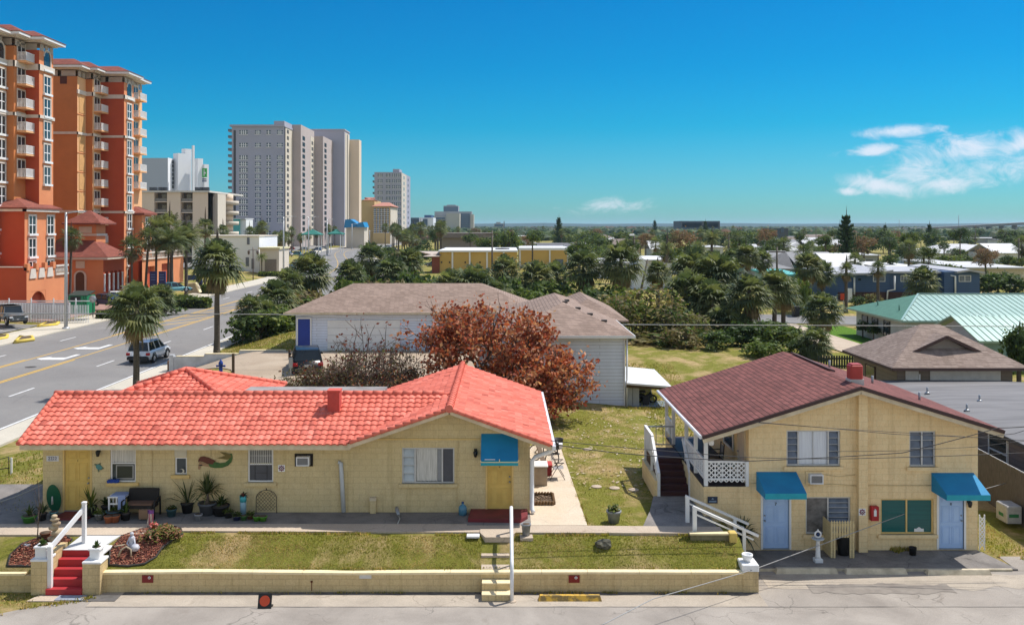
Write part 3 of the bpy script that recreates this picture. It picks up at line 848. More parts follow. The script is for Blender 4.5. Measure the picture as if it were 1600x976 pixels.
mb=MB();mb.tube([(GX1+.07,30.45,3.55),(GX1-.05,30.55,3.40),(XR+.18,30.98,3.12),(XR+.07,31.0,2.98),(XR+.06,31.0,1.35),(XR+.12,30.9,1.26)],.075,WHITEM,8);mb.build('downspout',g)
mb=MB();cx0,cx1=ax(512.5,32.1),ax(531,32.1)
mb.box(cx0,cx1,32.0,32.45,4.1,5.13,mat('coral_chimney_paint',(.50,.075,.055),.75,(.38,.06,.05),4));mb.box(cx0-.025,cx1+.025,31.975,32.475,5.135,5.18,mat('coral_chimney_cap',(.58,.10,.07),.8));mb.build('chimney',motel)
d1=door_front(motel,D1[0],D1[1],D1[2],D1[3],MY,YDOOR,YTRIM,True,'1',.10,fw=.06)
d2=door_front(motel,D2[0],D2[1],D2[2],D2[3],MY,YDOOR,YTRIM,True,'2',.12,fw=.06)
x0,x1,z0,z1=W1;zm=mz(724)
w=window_front(motel,x0,x1,z0,z1,MY,fm=WHITE,rows=(zm,),panes=[(x0+.04,x1-.04,z0+.04,zm-.02,GL,'pane')],sill=YTRIM)
curtain(w,x0+.05,x1-.05,zm+.02,z1-.05,MY+.10,CURT,7)
g=MB();grid_frame(g,x0+.17,x1-.10,z0+.09,zm-.06,MY+.07,GREYM,t=.035,d=.03);g.box(x0+.2,x1-.13,MY+.08,MY+.084,z0+.12,zm-.1,mat('box_fan_grille',(.04,.045,.03),.6));g.build('fan_panel',w)
x0,x1,z0,z1=W2;zm=mz(717)
w=window_front(motel,x0,x1,z0,z1,MY,fm=WHITE,panes=[(x0+.04,x1-.04,z0+.04,z1-.04,GL,'pane')],sill=YTRIM)
g=MB();g.box(x0,x1,MY-.025,MY-.004,z1+.03,mz(699),mat('window_filler_panel',(.60,.56,.46),.7));g.build('filler_panel',w)
x0,x1,z0,z1=W3;zm=mz(725.5)
w=window_front(motel,x0,x1,z0,z1,MY,fm=WHITE,rows=(zm,),panes=[(x0+.04,x1-.04,z0+.04,zm-.02,SCREEN,'pane',.085)],sill=YEL)
g=MB()
for k in range(11):xx=lerp(x0+.06,x1-.06,k/10);g.box(xx-.012,xx+.012,MY+.05,MY+.066,zm,z1-.03,AL)
g.box(x0+.04,x1-.04,MY+.07,MY+.078,(zm+z1)/2-.012,(zm+z1)/2+.012,AL);g.build('window_bars',w)
curtain(w,x0+.05,x1-.05,zm+.02,z1-.05,MY+.13,mat('grey_curtain',(.30,.30,.30),.8),9)
g=MB();grid_frame(g,x0+.22,x1-.22,z0+.05,zm-.03,MY+.066,mat('dark_sash',(.05,.05,.055),.6),t=.02,d=.01,rows=((z0+zm)/2,));g.build('inner_sash',w)  # thin dark frame inside the lower pane
x0,x1,z0,z1=W4;xa,xb=mx(648.5),mx(691)
w=window_front(motel,x0,x1,z0,z1,MY,fm=AL,cols=(xa,xb),panes=[(xa+.03,xb-.03,z0+.05,z1-.05,mat('blank_window_pane',(.40,.41,.42),.15,(.30,.31,.33),1.0),'pane',.15),(xb+.03,x1-.05,z0+.05,z1-.05,SCREEN,'insect_screen')],sill=YEL)
louvres(w,x0+.05,xa-.03,z0+.05,z1-.05,MY+.10,4,mat('milky_louvre_glass',(.50,.55,.58),.2))
curtain(w,xa+.04,xa+.75,z0+.06,z1-.06,MY+.115,CURT,5)
mb=MB();mb.poly([(XL-.9,32.2,3.28),(XL-.9,33.6,3.28),(XL,33.6,3.75),(XL,32.2,3.75)],TEAL);mb.poly([(XL-.9,32.2,3.05),(XL,32.2,3.05),(XL,32.2,3.75),(XL-.9,32.2,3.28)],TEAL);mb.poly([(XL-.9,32.2,3.05),(XL-.9,32.2,3.28),(XL-.9,33.6,3.28),(XL-.9,33.6,3.05)],TEALT);mb.build('side_awning',motel)
a=awning_front(motel,mx(752),mx(811)-.04,MY-.01,MY-.75,mz(677),3.14,2.98,TEAL,TEALT)
mb=MB();yy=MY-.77
for(u0_,z0_,u1_,z1_)in((0,3.10,1,3.10),(0,3.10,0,3.16),(.5,3.10,.5,3.20),(1,3.10,1,3.16)):mb.bar((lerp(mx(752),mx(811)-.04,u0_),yy,z0_),(lerp(mx(752),mx(811)-.04,u1_),yy,z1_),.025,.025,CREAM)
mb.bar((mx(758),yy,3.19),(mx(774),yy,3.19),.02,.02,WHITE);mb.build('awning_rail',a)
coach_lamp(motel,mx(155),MY,mz(705));coach_lamp(motel,mx(743),MY,mz(706))
wall_ac(motel,mx(465),mx(485),mz(725),mz(711),MY,DARK)
mb=MB();mb.tube([(mx(529),MY-.07,mz(721)),(mx(533),MY-.07,mz(722)),(mx(537.5),MY-.07,1.24)],.075,mat('pale_pipe',(.55,.58,.60),.5),8);mb.build('waste_pipe',motel)
mb=MB();mb.box(mx(579),mx(588),MY-.14,MY,1.2,mz(780),YEL);mb.box(mx(578.5),mx(588.5),MY-.16,MY,mz(780),mz(775),FASCIA);mb.build('pipe_box',motel)
mb=MB();xa=mx(73);
for k in range(4):mb.box(xa+k*.105,xa+k*.105+.098,MY-.02,MY-.003,mz(720),mz(711.5),mat('number_tile',(.70,.70,.74),.3))
pl=mb.build('house_number',motel)
text_mesh('2222',.155,mat('number_blue',(.03,.04,.16),.5),'number',pl,(xa+.205,MY-.024,(mz(720)+mz(711.5))/2))
mb=MB();mb.slab([(mx(733),30.06,1.32),(.55,29.98,1.32),(.80,30.4,1.32),(.80,MY,1.32),(mx(736),MY,1.32)],.125,DRED);mb.build('door_step',motel)
mb=MB();mb.slab([(ax(97,31),30.25,1.25),(ax(152,31),30.25,1.25),(ax(150,31),MY,1.25),(ax(101,31),MY,1.25)],.05,DRED);mb.build('door_mat_slab',motel)
# ------------ the two storey building on the right
AY=30.7
def rx(u):return ax(u,AY)
def rz(v):return az(v,AY)
apt=thing('apartment_building','two storey cream block building with maroon shingle gable roof and side porch','building',(12,34.5,0))
MAROON=shingle('maroon_shingle',((.30,.115,.10),(.17,.07,.063)),.30,.052,.55,.38)
AL0,AR0=rx(1170),rx(1528)
RX,RZ=11.75,5.66
EL_X,EL_Z,ER_X,ER_Z=6.53,4.04,16.46,4.22
mb=MB();hs=[]
def rh(u0,u1,v0,v1,lo=None):
 h=(rx(u0),rx(u1),lo if lo is not None else rz(v1),rz(v0));hs.append((h[0]-AL0,h[1]-AL0,h[2],h[3]));return h
HW1=rh(1229,1313,672,728);HW2=rh(1421,1462,673,729)
HD1=rh(1192,1233,770,0,.09);HD2=rh(1467,1506,770,0,.09)
HW3=rh(1259,1329,776,834);HW4=rh(1376,1459,779,834)
mb.wall((AL0,AY,0),(1,0,0),AR0-AL0,4.2,.15,hs,YEL2)
def roof_z(x):return lerp(EL_Z,RZ,(x-EL_X)/(RX-EL_X))if x<RX else lerp(ER_Z,RZ,(ER_X-x)/(ER_X-RX))
mb.poly([(AL0,AY,4.2),(AR0,AY,4.2),(AR0,AY,roof_z(AR0)-.08),(RX,AY,RZ-.08),(AL0,AY,roof_z(AL0)-.08)],YEL2)
mb.poly([(AL0,AY,0),(AL0,AY,4.3),(AL0,38,4.3),(AL0,38,0)],YEL2)
mb.poly([(AR0,AY,0),(AR0,38,0),(AR0,38,4.25),(AR0,AY,4.25)],YEL2)
mb.poly([(AL0,38,0),(AL0,38,4.3),(RX,38,RZ-.1),(AR0,38,4.25),(AR0,38,0)],YEL2)
mb.poly([(6.72,AY,0),(AL0,AY,0),(AL0,AY,2.20),(6.72,AY,2.14)],YEL2);mb.poly([(6.72,38,0),(6.72,AY,0),(6.72,AY,2.14),(6.72,38,2.14)],YEL2)
mb.box(6.70,AL0,AY-.03,AY-.003,2.10,2.19,YEL2)
mb.build('wall',apt)
mb=MB();mb.box(rx(1338),rx(1352),AY-.22,AY-.002,0.062,RZ-.16,YEL2);mb.build('pilaster',apt)
mb=MB();y0,y1=30.08,38.5;T=.07
mb.slab([(EL_X,y1,EL_Z),(EL_X,y0,EL_Z),(RX,y0,RZ),(RX,y1,RZ)],T,MAROON)
mb.slab([(RX,y1,RZ),(RX,y0,RZ),(ER_X,y0,ER_Z),(ER_X,y1,ER_Z)],T,MAROON)
mb.build('roof',apt)
mb=MB()
for a,b_ in(((EL_X,EL_Z),(RX,RZ)),((ER_X,ER_Z),(RX,RZ))):
 mb.bar((a[0],y0-.015,a[1]-.07),(b_[0],y0-.015,b_[1]-.07),.05,.11,mat('dark_drip_edge',(.055,.028,.027),.6))
mb.build('drip_edge',apt)
mb=MB()
for a,b_ in(((EL_X+.02,EL_Z),(RX,RZ)),((ER_X-.02,ER_Z),(RX,RZ))):
 mb.bar((a[0],y0+.012,a[1]-.185),(b_[0],y0+.012,b_[1]-.185),.03,.15,FASCIA)
mb.slab([(EL_X+.03,y1,EL_Z-.09),(EL_X+.03,y0+.03,EL_Z-.09),(RX,y0+.03,RZ-.09),(RX,y1,RZ-.09)],.02,FASCIA)
mb.slab([(RX,y1,RZ-.09),(RX,y0+.03,RZ-.09),(ER_X-.03,y0+.03,ER_Z-.09),(ER_X-.03,y1,ER_Z-.09)],.02,FASCIA)
mb.build('fascia',apt)
mb=MB();mb.tube([(EL_X-.05,y0,EL_Z-.06),(EL_X-.05,y1,EL_Z-.06)],.06,WHITEM,8);mb.build('gutter',apt)
mb=MB();mb.slab([(RX+.15,38.0,RZ+.05),(RX+.15,33.6,RZ+.05),(RX+.42,33.6,RZ-.03),(RX+.42,38.0,RZ-.03)],.07,mat('ridge_vent',(.09,.045,.045),.8));mb.build('ridge_vent',apt)
mb=MB();bx,by=11.95,31.15
mb.box(bx-.23,bx+.23,by-.22,by+.22,5.4,5.74,mat('chimney_flashing',(.5,.5,.5),.6));mb.build('chimney_flashing',apt)
mb=MB();redw=mat('red_chimney_wrap',(.40,.045,.04),.5,(.33,.035,.03),5,.5,12)
mb.cbox((bx,by,5.98),(.43,.42,.5),redw,ch=.05);mb.cbox((bx,by,6.235),(.34,.34,.03),redw,ch=.01);mb.build('chimney',apt)
for x,y in((13.9,34.5),(13.1,36.8),(14.9,32.8)):mb=MB();mb.tube([(x,y,roof_z(x)-.1),(x,y,roof_z(x)+.28)],.045,GREYM,8);mb.build('vent_pipe',apt)
x0,x1,z0,z1=HW1;xa,xb=rx(1248),rx(1295)
w=window_front(apt,x0,x1,z0,z1,AY,cols=(xa,xb),panes=[(xa+.03,xb-.03,z0+.05,z1-.05,mat('bright_blind',(.70,.74,.80),.5,(.6,.63,.7),3,stretch=(9,9,.3)),'blind',.11)],sill=YEL2)
louvres(w,x0+.05,xa-.03,z0+.05,z1-.05,AY+.10,5,GLS);louvres(w,xb+.03,x1-.05,z0+.05,z1-.05,AY+.10,5,GLS)
g=MB();g.box((xa+xb)/2-.01,(xa+xb)/2+.01,AY+.08,AY+.10,z0+.05,z1-.05,AL);g.build('mullion',w)
x0,x1,z0,z1=HW2;xa=(x0+x1)/2
w=window_front(apt,x0,x1,z0,z1,AY,cols=(xa,),sill=YEL2)
louvres(w,x0+.05,xa-.03,z0+.05,z1-.05,AY+.10,4,GLS);louvres(w,xa+.03,x1-.05,z0+.05,z1-.05,AY+.10,4,GLS)
x0,x1,z0,z1=HW3;xa=(x0+x1)/2+.01
w=window_front(apt,x0,x1,z0,z1,AY,cols=(xa,),panes=[(x0+.05,xa-.03,z0+.05,z1-.05,mat('grey_blind_behind_glass',(.20,.19,.185),.25,(.09,.085,.085),1.6,stretch=(2,2,3)),'pane',.10)],sill=YEL2)
louvres(w,xa+.03,x1-.05,z0+.05,z1-.05,AY+.10,7,GLS)
x0,x1,z0,z1=HW4;xa=(x0+x1)/2
GB=mat('green_blind_behind_glass',(.008,.12,.115),.2,(.006,.09,.095),4,stretch=(.2,.2,6))
w=window_front(apt,x0,x1,z0,z1,AY,fm=YTRIM,cols=(xa,),panes=[(x0+.05,xa-.03,z0+.05,z1-.05,GB,'pane'),(xa+.03,x1-.05,z0+.05,z1-.05,GB,'pane')],sill=YEL2)
g=MB();g.box(x1-.62,x1-.30,AY+.075,AY+.082,z0+.06,z0+.16,WHITE);g.prism([(x1-.55,z0+.16),(x1-.37,z0+.16),(x1-.46,z0+.22)],AY+.075,AY+.082,WHITE,'y');g.build('window_card',w)
door_front(apt,HD1[0],HD1[1],.09,HD1[3],AY,BLUED,WHITE,False,'7',.14)
door_front(apt,HD2[0],HD2[1],.09,HD2[3],AY,BLUED,WHITE,True,'8',.12)
awning_front(apt,rx(1181.5),rx(1244),AY-.01,29.62,rz(736.5),2.27,2.08,TEAL,TEALT)
awning_front(apt,rx(1455),rx(1521),AY-.01,29.62,rz(738),2.22,2.04,TEAL,TEALT)
coach_lamp(apt,rx(1513),AY,rz(784))
wall_ac(apt,rx(1262.5),rx(1283),rz(753),rz(738.5),AY,YEL2)
mb=MB()
for pts in(((1258,752),(1262,757),(1300,755.5),(1338,758)),((1352,756.8),(1400,757.5),(1455,757.5)),((1290,741),(1310,744),(1336,741)),((1170,755),(1181,754))):
 mb.tube([(rx(u),AY-.02,rz(v))for u,v in pts],.009,YEL,5)
mb.build('wall_cable',apt)
PORX=6.80
mb=MB();mb.box(6.74,AL0-.003,AY+.01,38.0,2.06,2.20,mat('dark_deck_paint',(.035,.025,.03),.6));mb.build('porch_deck',apt)
for y in(30.78,32.4,34.05,36.65,38.2):
 mb=MB();mb.box(PORX-.06,PORX+.06,y-.06,y+.06,2.15,roof_z(PORX)-.1,WHITE);mb.build('porch_post',apt)
mb=MB();mb.box(AL0-.10,AL0-.003,AY-.02,AY+.08,2.2,3.02,WHITE);mb.build('porch_post',apt)
def lattice(parent,P,Q,z0,z1,n,name='lattice_railing',slope=0.0):
 """railing of crossed laths between two points on the plan"""
 P,Q=Vector((P[0],P[1],0)),Vector((Q[0],Q[1],0));L=(Q-P).length;d=(Q-P)/L
 mb=MB()
 pt=lambda a,z:tuple(P+d*a+Vector((0,0,z+slope*a)))
 for z,h in((z1,.07),(z0,.06)):mb.bar(pt(0,z),pt(L,z),.06,h,WHITE)
 zt,zb=z1-.03,z0+.03;hh=zt-zb
 for k in range(n+1):mb.bar(pt(L*k/n,zb),pt(L*k/n,zt),.03,.035,WHITE,up=(d.y,-d.x,0))
 cw=L/n
 sp_=.155
 for k in range(n):
  a0,a1=k*cw,(k+1)*cw
  for s_ in(1,-1):
   t=-hh
   while t<cw:
    aa,bb=a0+t,a0+t+hh
    za,zb2=zb,zt
    if aa<a0:za=zb+(a0-aa);aa=a0
    if bb>a1:zb2=zt-(bb-a1);bb=a1
    if bb>aa+.01:
     if s_==1:p_,q_=pt(aa,za),pt(bb,zb2)
     else:p_,q_=pt(a0+a1-aa,za),pt(a0+a1-bb,zb2)
     off=Vector((-d.y,d.x,0))*(.006*s_)
     mb.bar(tuple(Vector(p_)+off),tuple(Vector(q_)+off),.034,.010,WHITE,up=(d.y,-d.x,0))if False else mb.bar(tuple(Vector(p_)+off),tuple(Vector(q_)+off),.010,.036,WHITE)
    t+=sp_
 nn=max(2,int(L/.17))
 for k in range(nn):
  a0,a1=L*k/nn,L*(k+1)/nn
  mb.bar(pt(a0,z0-.02),pt((a0+a1)/2,z0-.10),.012,.035,WHITE);mb.bar(pt((a0+a1)/2,z0-.10),pt(a1,z0-.02),.012,.035,WHITE)
 return mb.build(name,parent)
lattice(apt,(PORX+.06,AY+.08),(AL0-.1,AY+.08),2.42,3.0,5)
lattice(apt,(PORX,34.0),(PORX,30.84),2.42,3.0,10)
lattice(apt,(PORX,38.15),(PORX,36.7),2.42,3.0,4)
mb=MB();mb.box(AL0-.035,AL0-.004,31.15,32.0,2.21,4.1,mat('porch_door_paint',(.62,.55,.46),.5));mb.box(AL0-.05,AL0-.004,31.07,31.15,2.21,4.15,FASCIA);mb.box(AL0-.05,AL0-.004,32.0,32.08,2.21,4.15,FASCIA)
d=mb.build('porch_door',apt)
mb=MB();mb.lathe([(.025,0),(.03,-.03),(.03,-.06),(0,-.07)],(AL0-.035,31.9,3.1),GREYM,10,axis='x');mb.build('handle',d)
mb=MB();mb.box(AL0-.03,AL0-.004,32.7,34.0,2.95,4.0,GL);mb.box(AL0-.06,AL0-.031,32.65,34.05,2.9,2.96,WHITE);mb.box(AL0-.06,AL0-.031,32.62,32.7,2.9,4.05,WHITE);mb.box(AL0-.06,AL0-.031,34.0,34.08,2.9,4.05,WHITE);mb.build('side_window',apt)
mb=MB();mb.lathe([(.05,0),(.09,-.05),(.10,-.14),(.06,-.2),(0,-.21)],(PORX+.16,AY-.03,3.78),WHITE,10);mb.build('porch_lamp',apt)
mb=MB();st=mat('stair_red_brown_paint',(.055,.014,.015),.6,(.04,.012,.013),3)
sx0,sx1=5.62,6.70;n=6;zz0=1.17
for k in range(n):
 z=zz0+(2.2-zz0)*(k+1)/n;y=33.0+.29*k
 mb.box(sx0,sx1,y,y+.29 if k<n-1 else 36.1,1.0,z,st)
mb.build('porch_stair',apt)
mb=MB();mb.box(sx0-.16,sx0-.004,33.0,36.1,1.0,1.75,YEL2);mb.build('stair_wall',apt)
mb=MB();hr=sx0-.03
mb.box(hr-.05,hr+.05,32.95,33.05,1.1,2.02,WHITE);mb.box(hr-.05,hr+.05,34.4,34.5,1.6,3.05,WHITE);mb.box(hr-.05,hr+.05,36.0,36.1,1.6,3.05,WHITE)
mb.bar((hr,33.0,2.02),(hr,34.5,3.06),.10,.05,WHITE);mb.bar((hr,34.5,3.06),(hr,36.1,3.06),.10,.05,WHITE)
mb.bar((hr,33.0,1.55),(hr,34.5,2.6),.04,.05,WHITE)
for k in range(9):y=lerp(34.5,36.05,k/8);mb.bar((hr,y,2.2),(hr,y,3.05),.03,.03,WHITE)
for k in range(8):t=(k+.5)/8;mb.bar((hr,lerp(33,34.5,t),lerp(1.5,2.3,t)),(hr,lerp(33,34.5,t),lerp(2.02,3.06,t)),.03,.03,WHITE)
mb.bar((hr,36.08,3.03),(sx1,36.08,3.03),.05,.05,GREYM);mb.bar((hr,36.08,2.32),(sx1,36.08,2.32),.04,.04,GREYM)
for k in range(4):xx=lerp(hr,sx1,(k+.5)/4);mb.bar((xx,36.08,2.3),(xx,36.08,3.03),.025,.025,GREYM)
mb.build('stair_railing',apt)
mb=MB();mb.bar((sx1+.02,33.0,2.0),(sx1+.02,34.3,2.95),.09,.12,WHITE);mb.box(sx1-.03,sx1+.07,32.95,33.05,1.1,1.98,WHITE);mb.build('stair_handrail',apt)
t=thing('rocking_chair','dark metal armchair on the porch deck beside the side window','chair',(7.55,32.6,2.2))
mb=MB();cx,cy=7.5,32.6
mb.cbox((cx,cy,2.62),(.5,.5,.05),BLACK);mb.build('seat',t)
mb=MB();mb.tube([(cx+.25,cy-.24,2.62),(cx+.30,cy-.24,3.2),(cx+.30,cy+.24,3.2),(cx+.25,cy+.24,2.62)],.022,BLACK,6);mb.poly([(cx+.262,cy-.22,2.7),(cx+.262,cy+.22,2.7),(cx+.29,cy+.22,3.15),(cx+.29,cy-.22,3.15)],mat('mesh_sling',(.22,.22,.21),.8));mb.build('backrest',t)
for s_ in(-1,1):
 mb=MB();mb.tube([(cx+.27,cy+s_*.27,2.92),(cx-.25,cy+s_*.27,2.9),(cx-.22,cy+s_*.27,2.25),(cx+.25,cy+s_*.27,2.22),(cx+.25,cy+s_*.25,2.6)],.02,BLACK,6);mb.build('arm',t)
t=thing('porch_table','small teal table with plants on the porch deck behind the lattice','table',(7.75,31.5,2.2))
mb=MB();mb.cbox((7.7,31.5,2.72),(.62,.5,.035),mat('teal_table_paint',(.07,.17,.16),.5));mb.build('table_top',t)
for a in(-1,1):
 for b_ in(-1,1):
  mb=MB();mb.tube([(7.7+a*.26,31.5+b_*.2,2.2),(7.7+a*.26,31.5+b_*.2,2.71)],.018,WHITE,6);mb.build('leg',t)
mb=MB();x0,x1=rx(1358),rx(1370.5)
t=thing('fire_extinguisher_cabinet','red fire extinguisher box on the cream wall beside the green window','extinguisher',(x0,AY,1.05))
mb.cbox(((x0+x1)/2,AY-.09,(rz(811)+rz(788.5))/2),(x1-x0,.17,.48),mat('extinguisher_red',(.42,.012,.02),.35),ch=.02);b_=mb.build('cabinet_body',t)
mb=MB();xm=(x0+x1)/2;mb.box(xm-.045,xm+.045,AY-.185,AY-.178,rz(803.5),rz(794),WHITE);mb.lathe([(.02,0),(.028,-.006)],(xm,AY-.178,rz(793)),WHITE,8,axis='y');mb.build('cabinet_label',t)
def flower_plaque(x,y,z,label):
 t=thing('flower_plaque',label,'plaque',(x,y,z),'white and purple flower plaques on the walls')
 mb=MB();mb.box(x-.115,x+.115,y-.012,y-.002,z-.115,z+.115,WHITE);mb.build('plaque_board',t)
 mb=MB();pu=mat('plum_petals',(.16,.012,.07),.5)
 pts=[]
 for k in range(32):
  a=2*math.pi*k/32;r=.088+.022*math.cos(8*a);pts.append((x+r*math.cos(a),z+r*math.sin(a)))
 mb.prism(pts,y-.018,y-.013,pu,'y');f=mb.build('petals',t)
 mb=MB();mb.lathe([(.045,0),(.045,-.004)],(x,y-.0185,z),WHITE,14,axis='y');mb.lathe([(.022,0),(.022,-.004)],(x,y-.023,z),pu,10,axis='y');mb.build('flower_centre',f)
flower_plaque(rx(1343),AY-.22,rz(796),'purple flower plaque on the pilaster between the two blue doors')
flower_plaque(mx(440),MY,mz(731),'purple flower plaque right of the barred window on the motel front')
t=thing('picket_screen','cream picket screen standing against the wall beside the pilaster','fence',(rx(1315),AY-.75,.06))
mb=MB();ys=AY-.75;x0,x1=ax(1298,ys),ax(1336,ys);n=9
for k in range(n):
 xa=lerp(x0,x1,k/n);xb=xa+(x1-x0)/n-.025;lo=.07 if k in(0,1,n-2,n-1)else .74
 mb.prism([(xa,lo),(xb,lo),(xb,1.24),((xa+xb)/2,1.30),(xa,1.24)],ys-.012,ys+.012,YEL,'y')
mb.build('pickets',t)
mb=MB();mb.box(x0,x1,ys+.014,ys+.05,.78,.87,YEL);mb.box(x0,x1,ys+.014,ys+.05,1.1,1.18,YEL);mb.build('rail',t)
mb=MB();mb.box(x0,x0+.03,ys+.052,AY,.07,1.2,YEL);mb.build('side_panel',t)
t=thing('waste_bin','dark bin standing behind the opening of the cream picket screen','bin',(ax(1318,AY-.4),AY-.4,.06))
mb=MB();mb.lathe([(.18,0),(.22,.6),(.23,.62),(.2,.63)],(ax(1318,AY-.4),AY-.4,.065),mat('dark_bin',(.02,.02,.022),.6),14);mb.build('bin_body',t)
mb=MB();mb.lathe([(.24,.0),(.24,.04),(.1,.09)],(ax(1318,AY-.4),AY-.4,.697),BLACK,14);mb.build('lid',t)
py=AY-1.05;px=ax(1278,py)
t=thing('pedestal_birdbath','white pedestal with a round blue gazing ornament before the lower window','garden ornament',(px,py,.06))
mb=MB();mb.cbox((px,py,.12),(.26,.26,.12),WHITE,ch=.02);mb.build('plinth',t)
mb=MB();mb.lathe([(.10,0),(.08,.07),(.068,.34),(.06,.52),(.085,.57)],(px,py,.18),WHITE,14);mb.build('column',t)
mb=MB();mb.lathe([(.08,0),(.19,.04),(.205,.065),(.19,.07),(.07,.05)],(px,py,.752),mat('grey_white_bowl',(.5,.54,.58),.5),18);mb.build('bowl',t)
mb=MB();mb.tube([(px+.095*math.cos(a*math.pi/8),py,.945+.095*math.sin(a*math.pi/8))for a in range(17)],.028,WHITE,8);mb.lathe([(.025,0),(.03,.03),(0,.06)],(px,py,1.06),WHITE,8);o=mb.build('ring_ornament',t)
mb=MB();mb.lathe([(.0,-.065),(.05,-.04),(.065,0),(.05,.04),(0,.065)],(px,py,.945),mat('blue_glass_ball',(.01,.03,.10),.08),12);mb.build('glass_ball',o)
mb=MB();mb.lathe([(.10,0),(.125,.24),(.135,.25),(.12,.25),(.105,.05)],(ax(1426,AY-.45),AY-.45,.065),BLACK,14);tag(mb.build('black_bucket'),'small black bucket on the slab under the green window','bucket')
mb=MB()
for k in range(7):mb.bar((rx(1530.5),AY-.02,lerp(.15,1.0,k/6)),(rx(1538),AY-.02,lerp(.35,1.2,k/6)),.012,.03,WHITE);mb.bar((rx(1538),AY-.008,lerp(.15,1.0,k/6)),(rx(1530.5),AY-.008,lerp(.35,1.2,k/6)),.012,.03,WHITE)
for u in(1530.2,1538):mb.box(rx(u)-.015,rx(u)+.015,AY-.03,AY+.01,.06,1.25,WHITE)
tag(mb.build('lattice_panel'),'narrow white lattice panel beside the corner under the awning','lattice panel')
t=thing('house_sign','small dark blue sign with pale lines on the porch foundation','sign',(rx(1113),AY,1.8))
mb=MB();x0,x1,z0,z1=rx(1105.5),rx(1121),rz(785.5),rz(775.2);mb.box(x0,x1,AY-.025,AY-.002,z0,z1,mat('navy_sign',(.02,.035,.07),.4));mb.build('sign_board',t)
mb=MB();pal=mat('pale_sign_ink',(.22,.30,.40),.5)
mb.box(x0+.04,x1-.04,AY-.029,AY-.026,z0+.04,z0+.085,pal);mb.prism([((x0+x1)/2-.04,z1-.09),((x0+x1)/2+.04,z1-.09),((x0+x1)/2,z1-.03)],AY-.029,AY-.026,pal,'y');mb.build('sign_lettering',t)
# ------------ retaining wall, steps, rails
t=thing('retaining_wall','low cream retaining wall along the parking edge below the lawn','wall',(-2,27.4,0))
mb=MB();wl=ax(147,27.35);wr=7.6
segs=[(wl,.615),(-9,.64),(-4.5,.60),(-1.6,.62),(2.5,.63),(wr-.45,.62)]
for i in range(len(segs)-1):
 (a,za),(b_,zb)=segs[i],segs[i+1]
 mb.add([(a,27.30,-.1),(b_,27.30,-.1),(b_,27.45,-.1),(a,27.45,-.1),(a,27.30,za-.075),(b_,27.30,zb-.075),(b_,27.45,zb-.075),(a,27.45,za-.075)],[(0,1,5,4),(3,7,6,2),(0,4,7,3),(1,2,6,5)],YWALL)
mb.build('wall_face',t)
mb=MB()
for i in range(len(segs)-1):
 (a,za),(b_,zb)=segs[i],segs[i+1]
 n=max(1,round((b_-a)/1.6))
 for k in range(n):
  x0,x1=lerp(a,b_,k/n)+.004,lerp(a,b_,(k+1)/n)-.004;z0,z1=lerp(za,zb,k/n),lerp(za,zb,(k+1)/n)
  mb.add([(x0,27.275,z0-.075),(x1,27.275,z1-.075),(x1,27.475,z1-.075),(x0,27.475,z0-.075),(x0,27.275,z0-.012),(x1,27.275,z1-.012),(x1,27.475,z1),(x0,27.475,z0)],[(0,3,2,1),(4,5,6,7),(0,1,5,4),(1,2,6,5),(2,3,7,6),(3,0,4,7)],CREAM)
mb.build('wall_cap',t)
mb=MB();mb.box(wr-.46,wr,27.28,27.95,-.1,.62,YWALL);mb.box(wr-.20,wr,27.95,29.2,-.1,.66,YWALL);mb.build('corner_pier',t)
mb=MB();mb.cbox((wr-.23,27.6,.72),(.50,.62,.20),WHITE,ch=.02);mb.build('pier_cap',t)
mb=MB();mb.add([(wr-.24,27.93,.68),(wr,27.93,.68),(wr-.02,29.2,.72),(wr-.26,29.2,.72),(wr-.24,27.93,.60),(wr,27.93,.60),(wr-.02,29.2,.64),(wr-.26,29.2,.64)],[(0,1,2,3),(0,4,5,1),(1,5,6,2),(2,6,7,3),(3,7,4,0)],CREAM);mb.build('return_cap',t)
SX0,SX1=ax(86,27.6),ax(141,27.6)
t=thing('entrance_steps','red painted steps with cream side walls at the parking edge','steps',((SX0+SX1)/2,27.3,0))
mb=MB();n=4;TR=mat('red_tread_paint',(.42,.028,.035),.55,(.36,.03,.035),4,.2,30)
for k in range(n):
 y=27.02+.26*k;z=.2*(k+1)
 mb.box(SX0,SX1,y,y+.26,0,z,TR)
mb.box(SX0,SX1,28.06,28.09,0,.985,TR);mb.build('treads',t)
mb=MB();mb.slab([(SX0+.005,28.07,1.0),(SX1-.005,28.07,1.0),(SX1+.45,28.95,1.20),(SX0+.25,28.95,1.20)],.1,mat('white_landing_paint',(.66,.66,.66),.6));mb.build('landing',t)
mb=MB();mb.box(SX0-.46,SX0-.003,27.08,27.62,-.1,1.0,YWALL);mb.box(SX0-.20,SX0-.003,27.62,28.4,-.1,1.12,YWALL);mb.build('side_wall',t)
mb=MB();mb.box(SX1+.003,SX1+.52,27.08,27.62,-.1,.93,YWALL);mb.box(SX1+.003,SX1+.16,27.62,28.5,-.1,.98,YWALL);mb.box(SX1+.16,SX1+.62,27.28,27.55,-.1,.56,YWALL)
mb.build('side_wall',t)
mb=MB();mb.cbox(((SX0-.23),27.35,1.03),(.5,.56,.06),WHITE,ch=.01);mb.build('pier_cap',t);mb=MB();mb.cbox((SX1+.27,27.35,.96),(.56,.56,.06),WHITE,ch=.01);mb.cbox((SX1+.18,28.0,1.01),(.34,.75,.06),WHITE,ch=.01);mb.build('pier_cap',t)
t=thing('retaining_wall','short cream retaining wall left of the red entrance steps','wall',(-16.5,27.4,0))
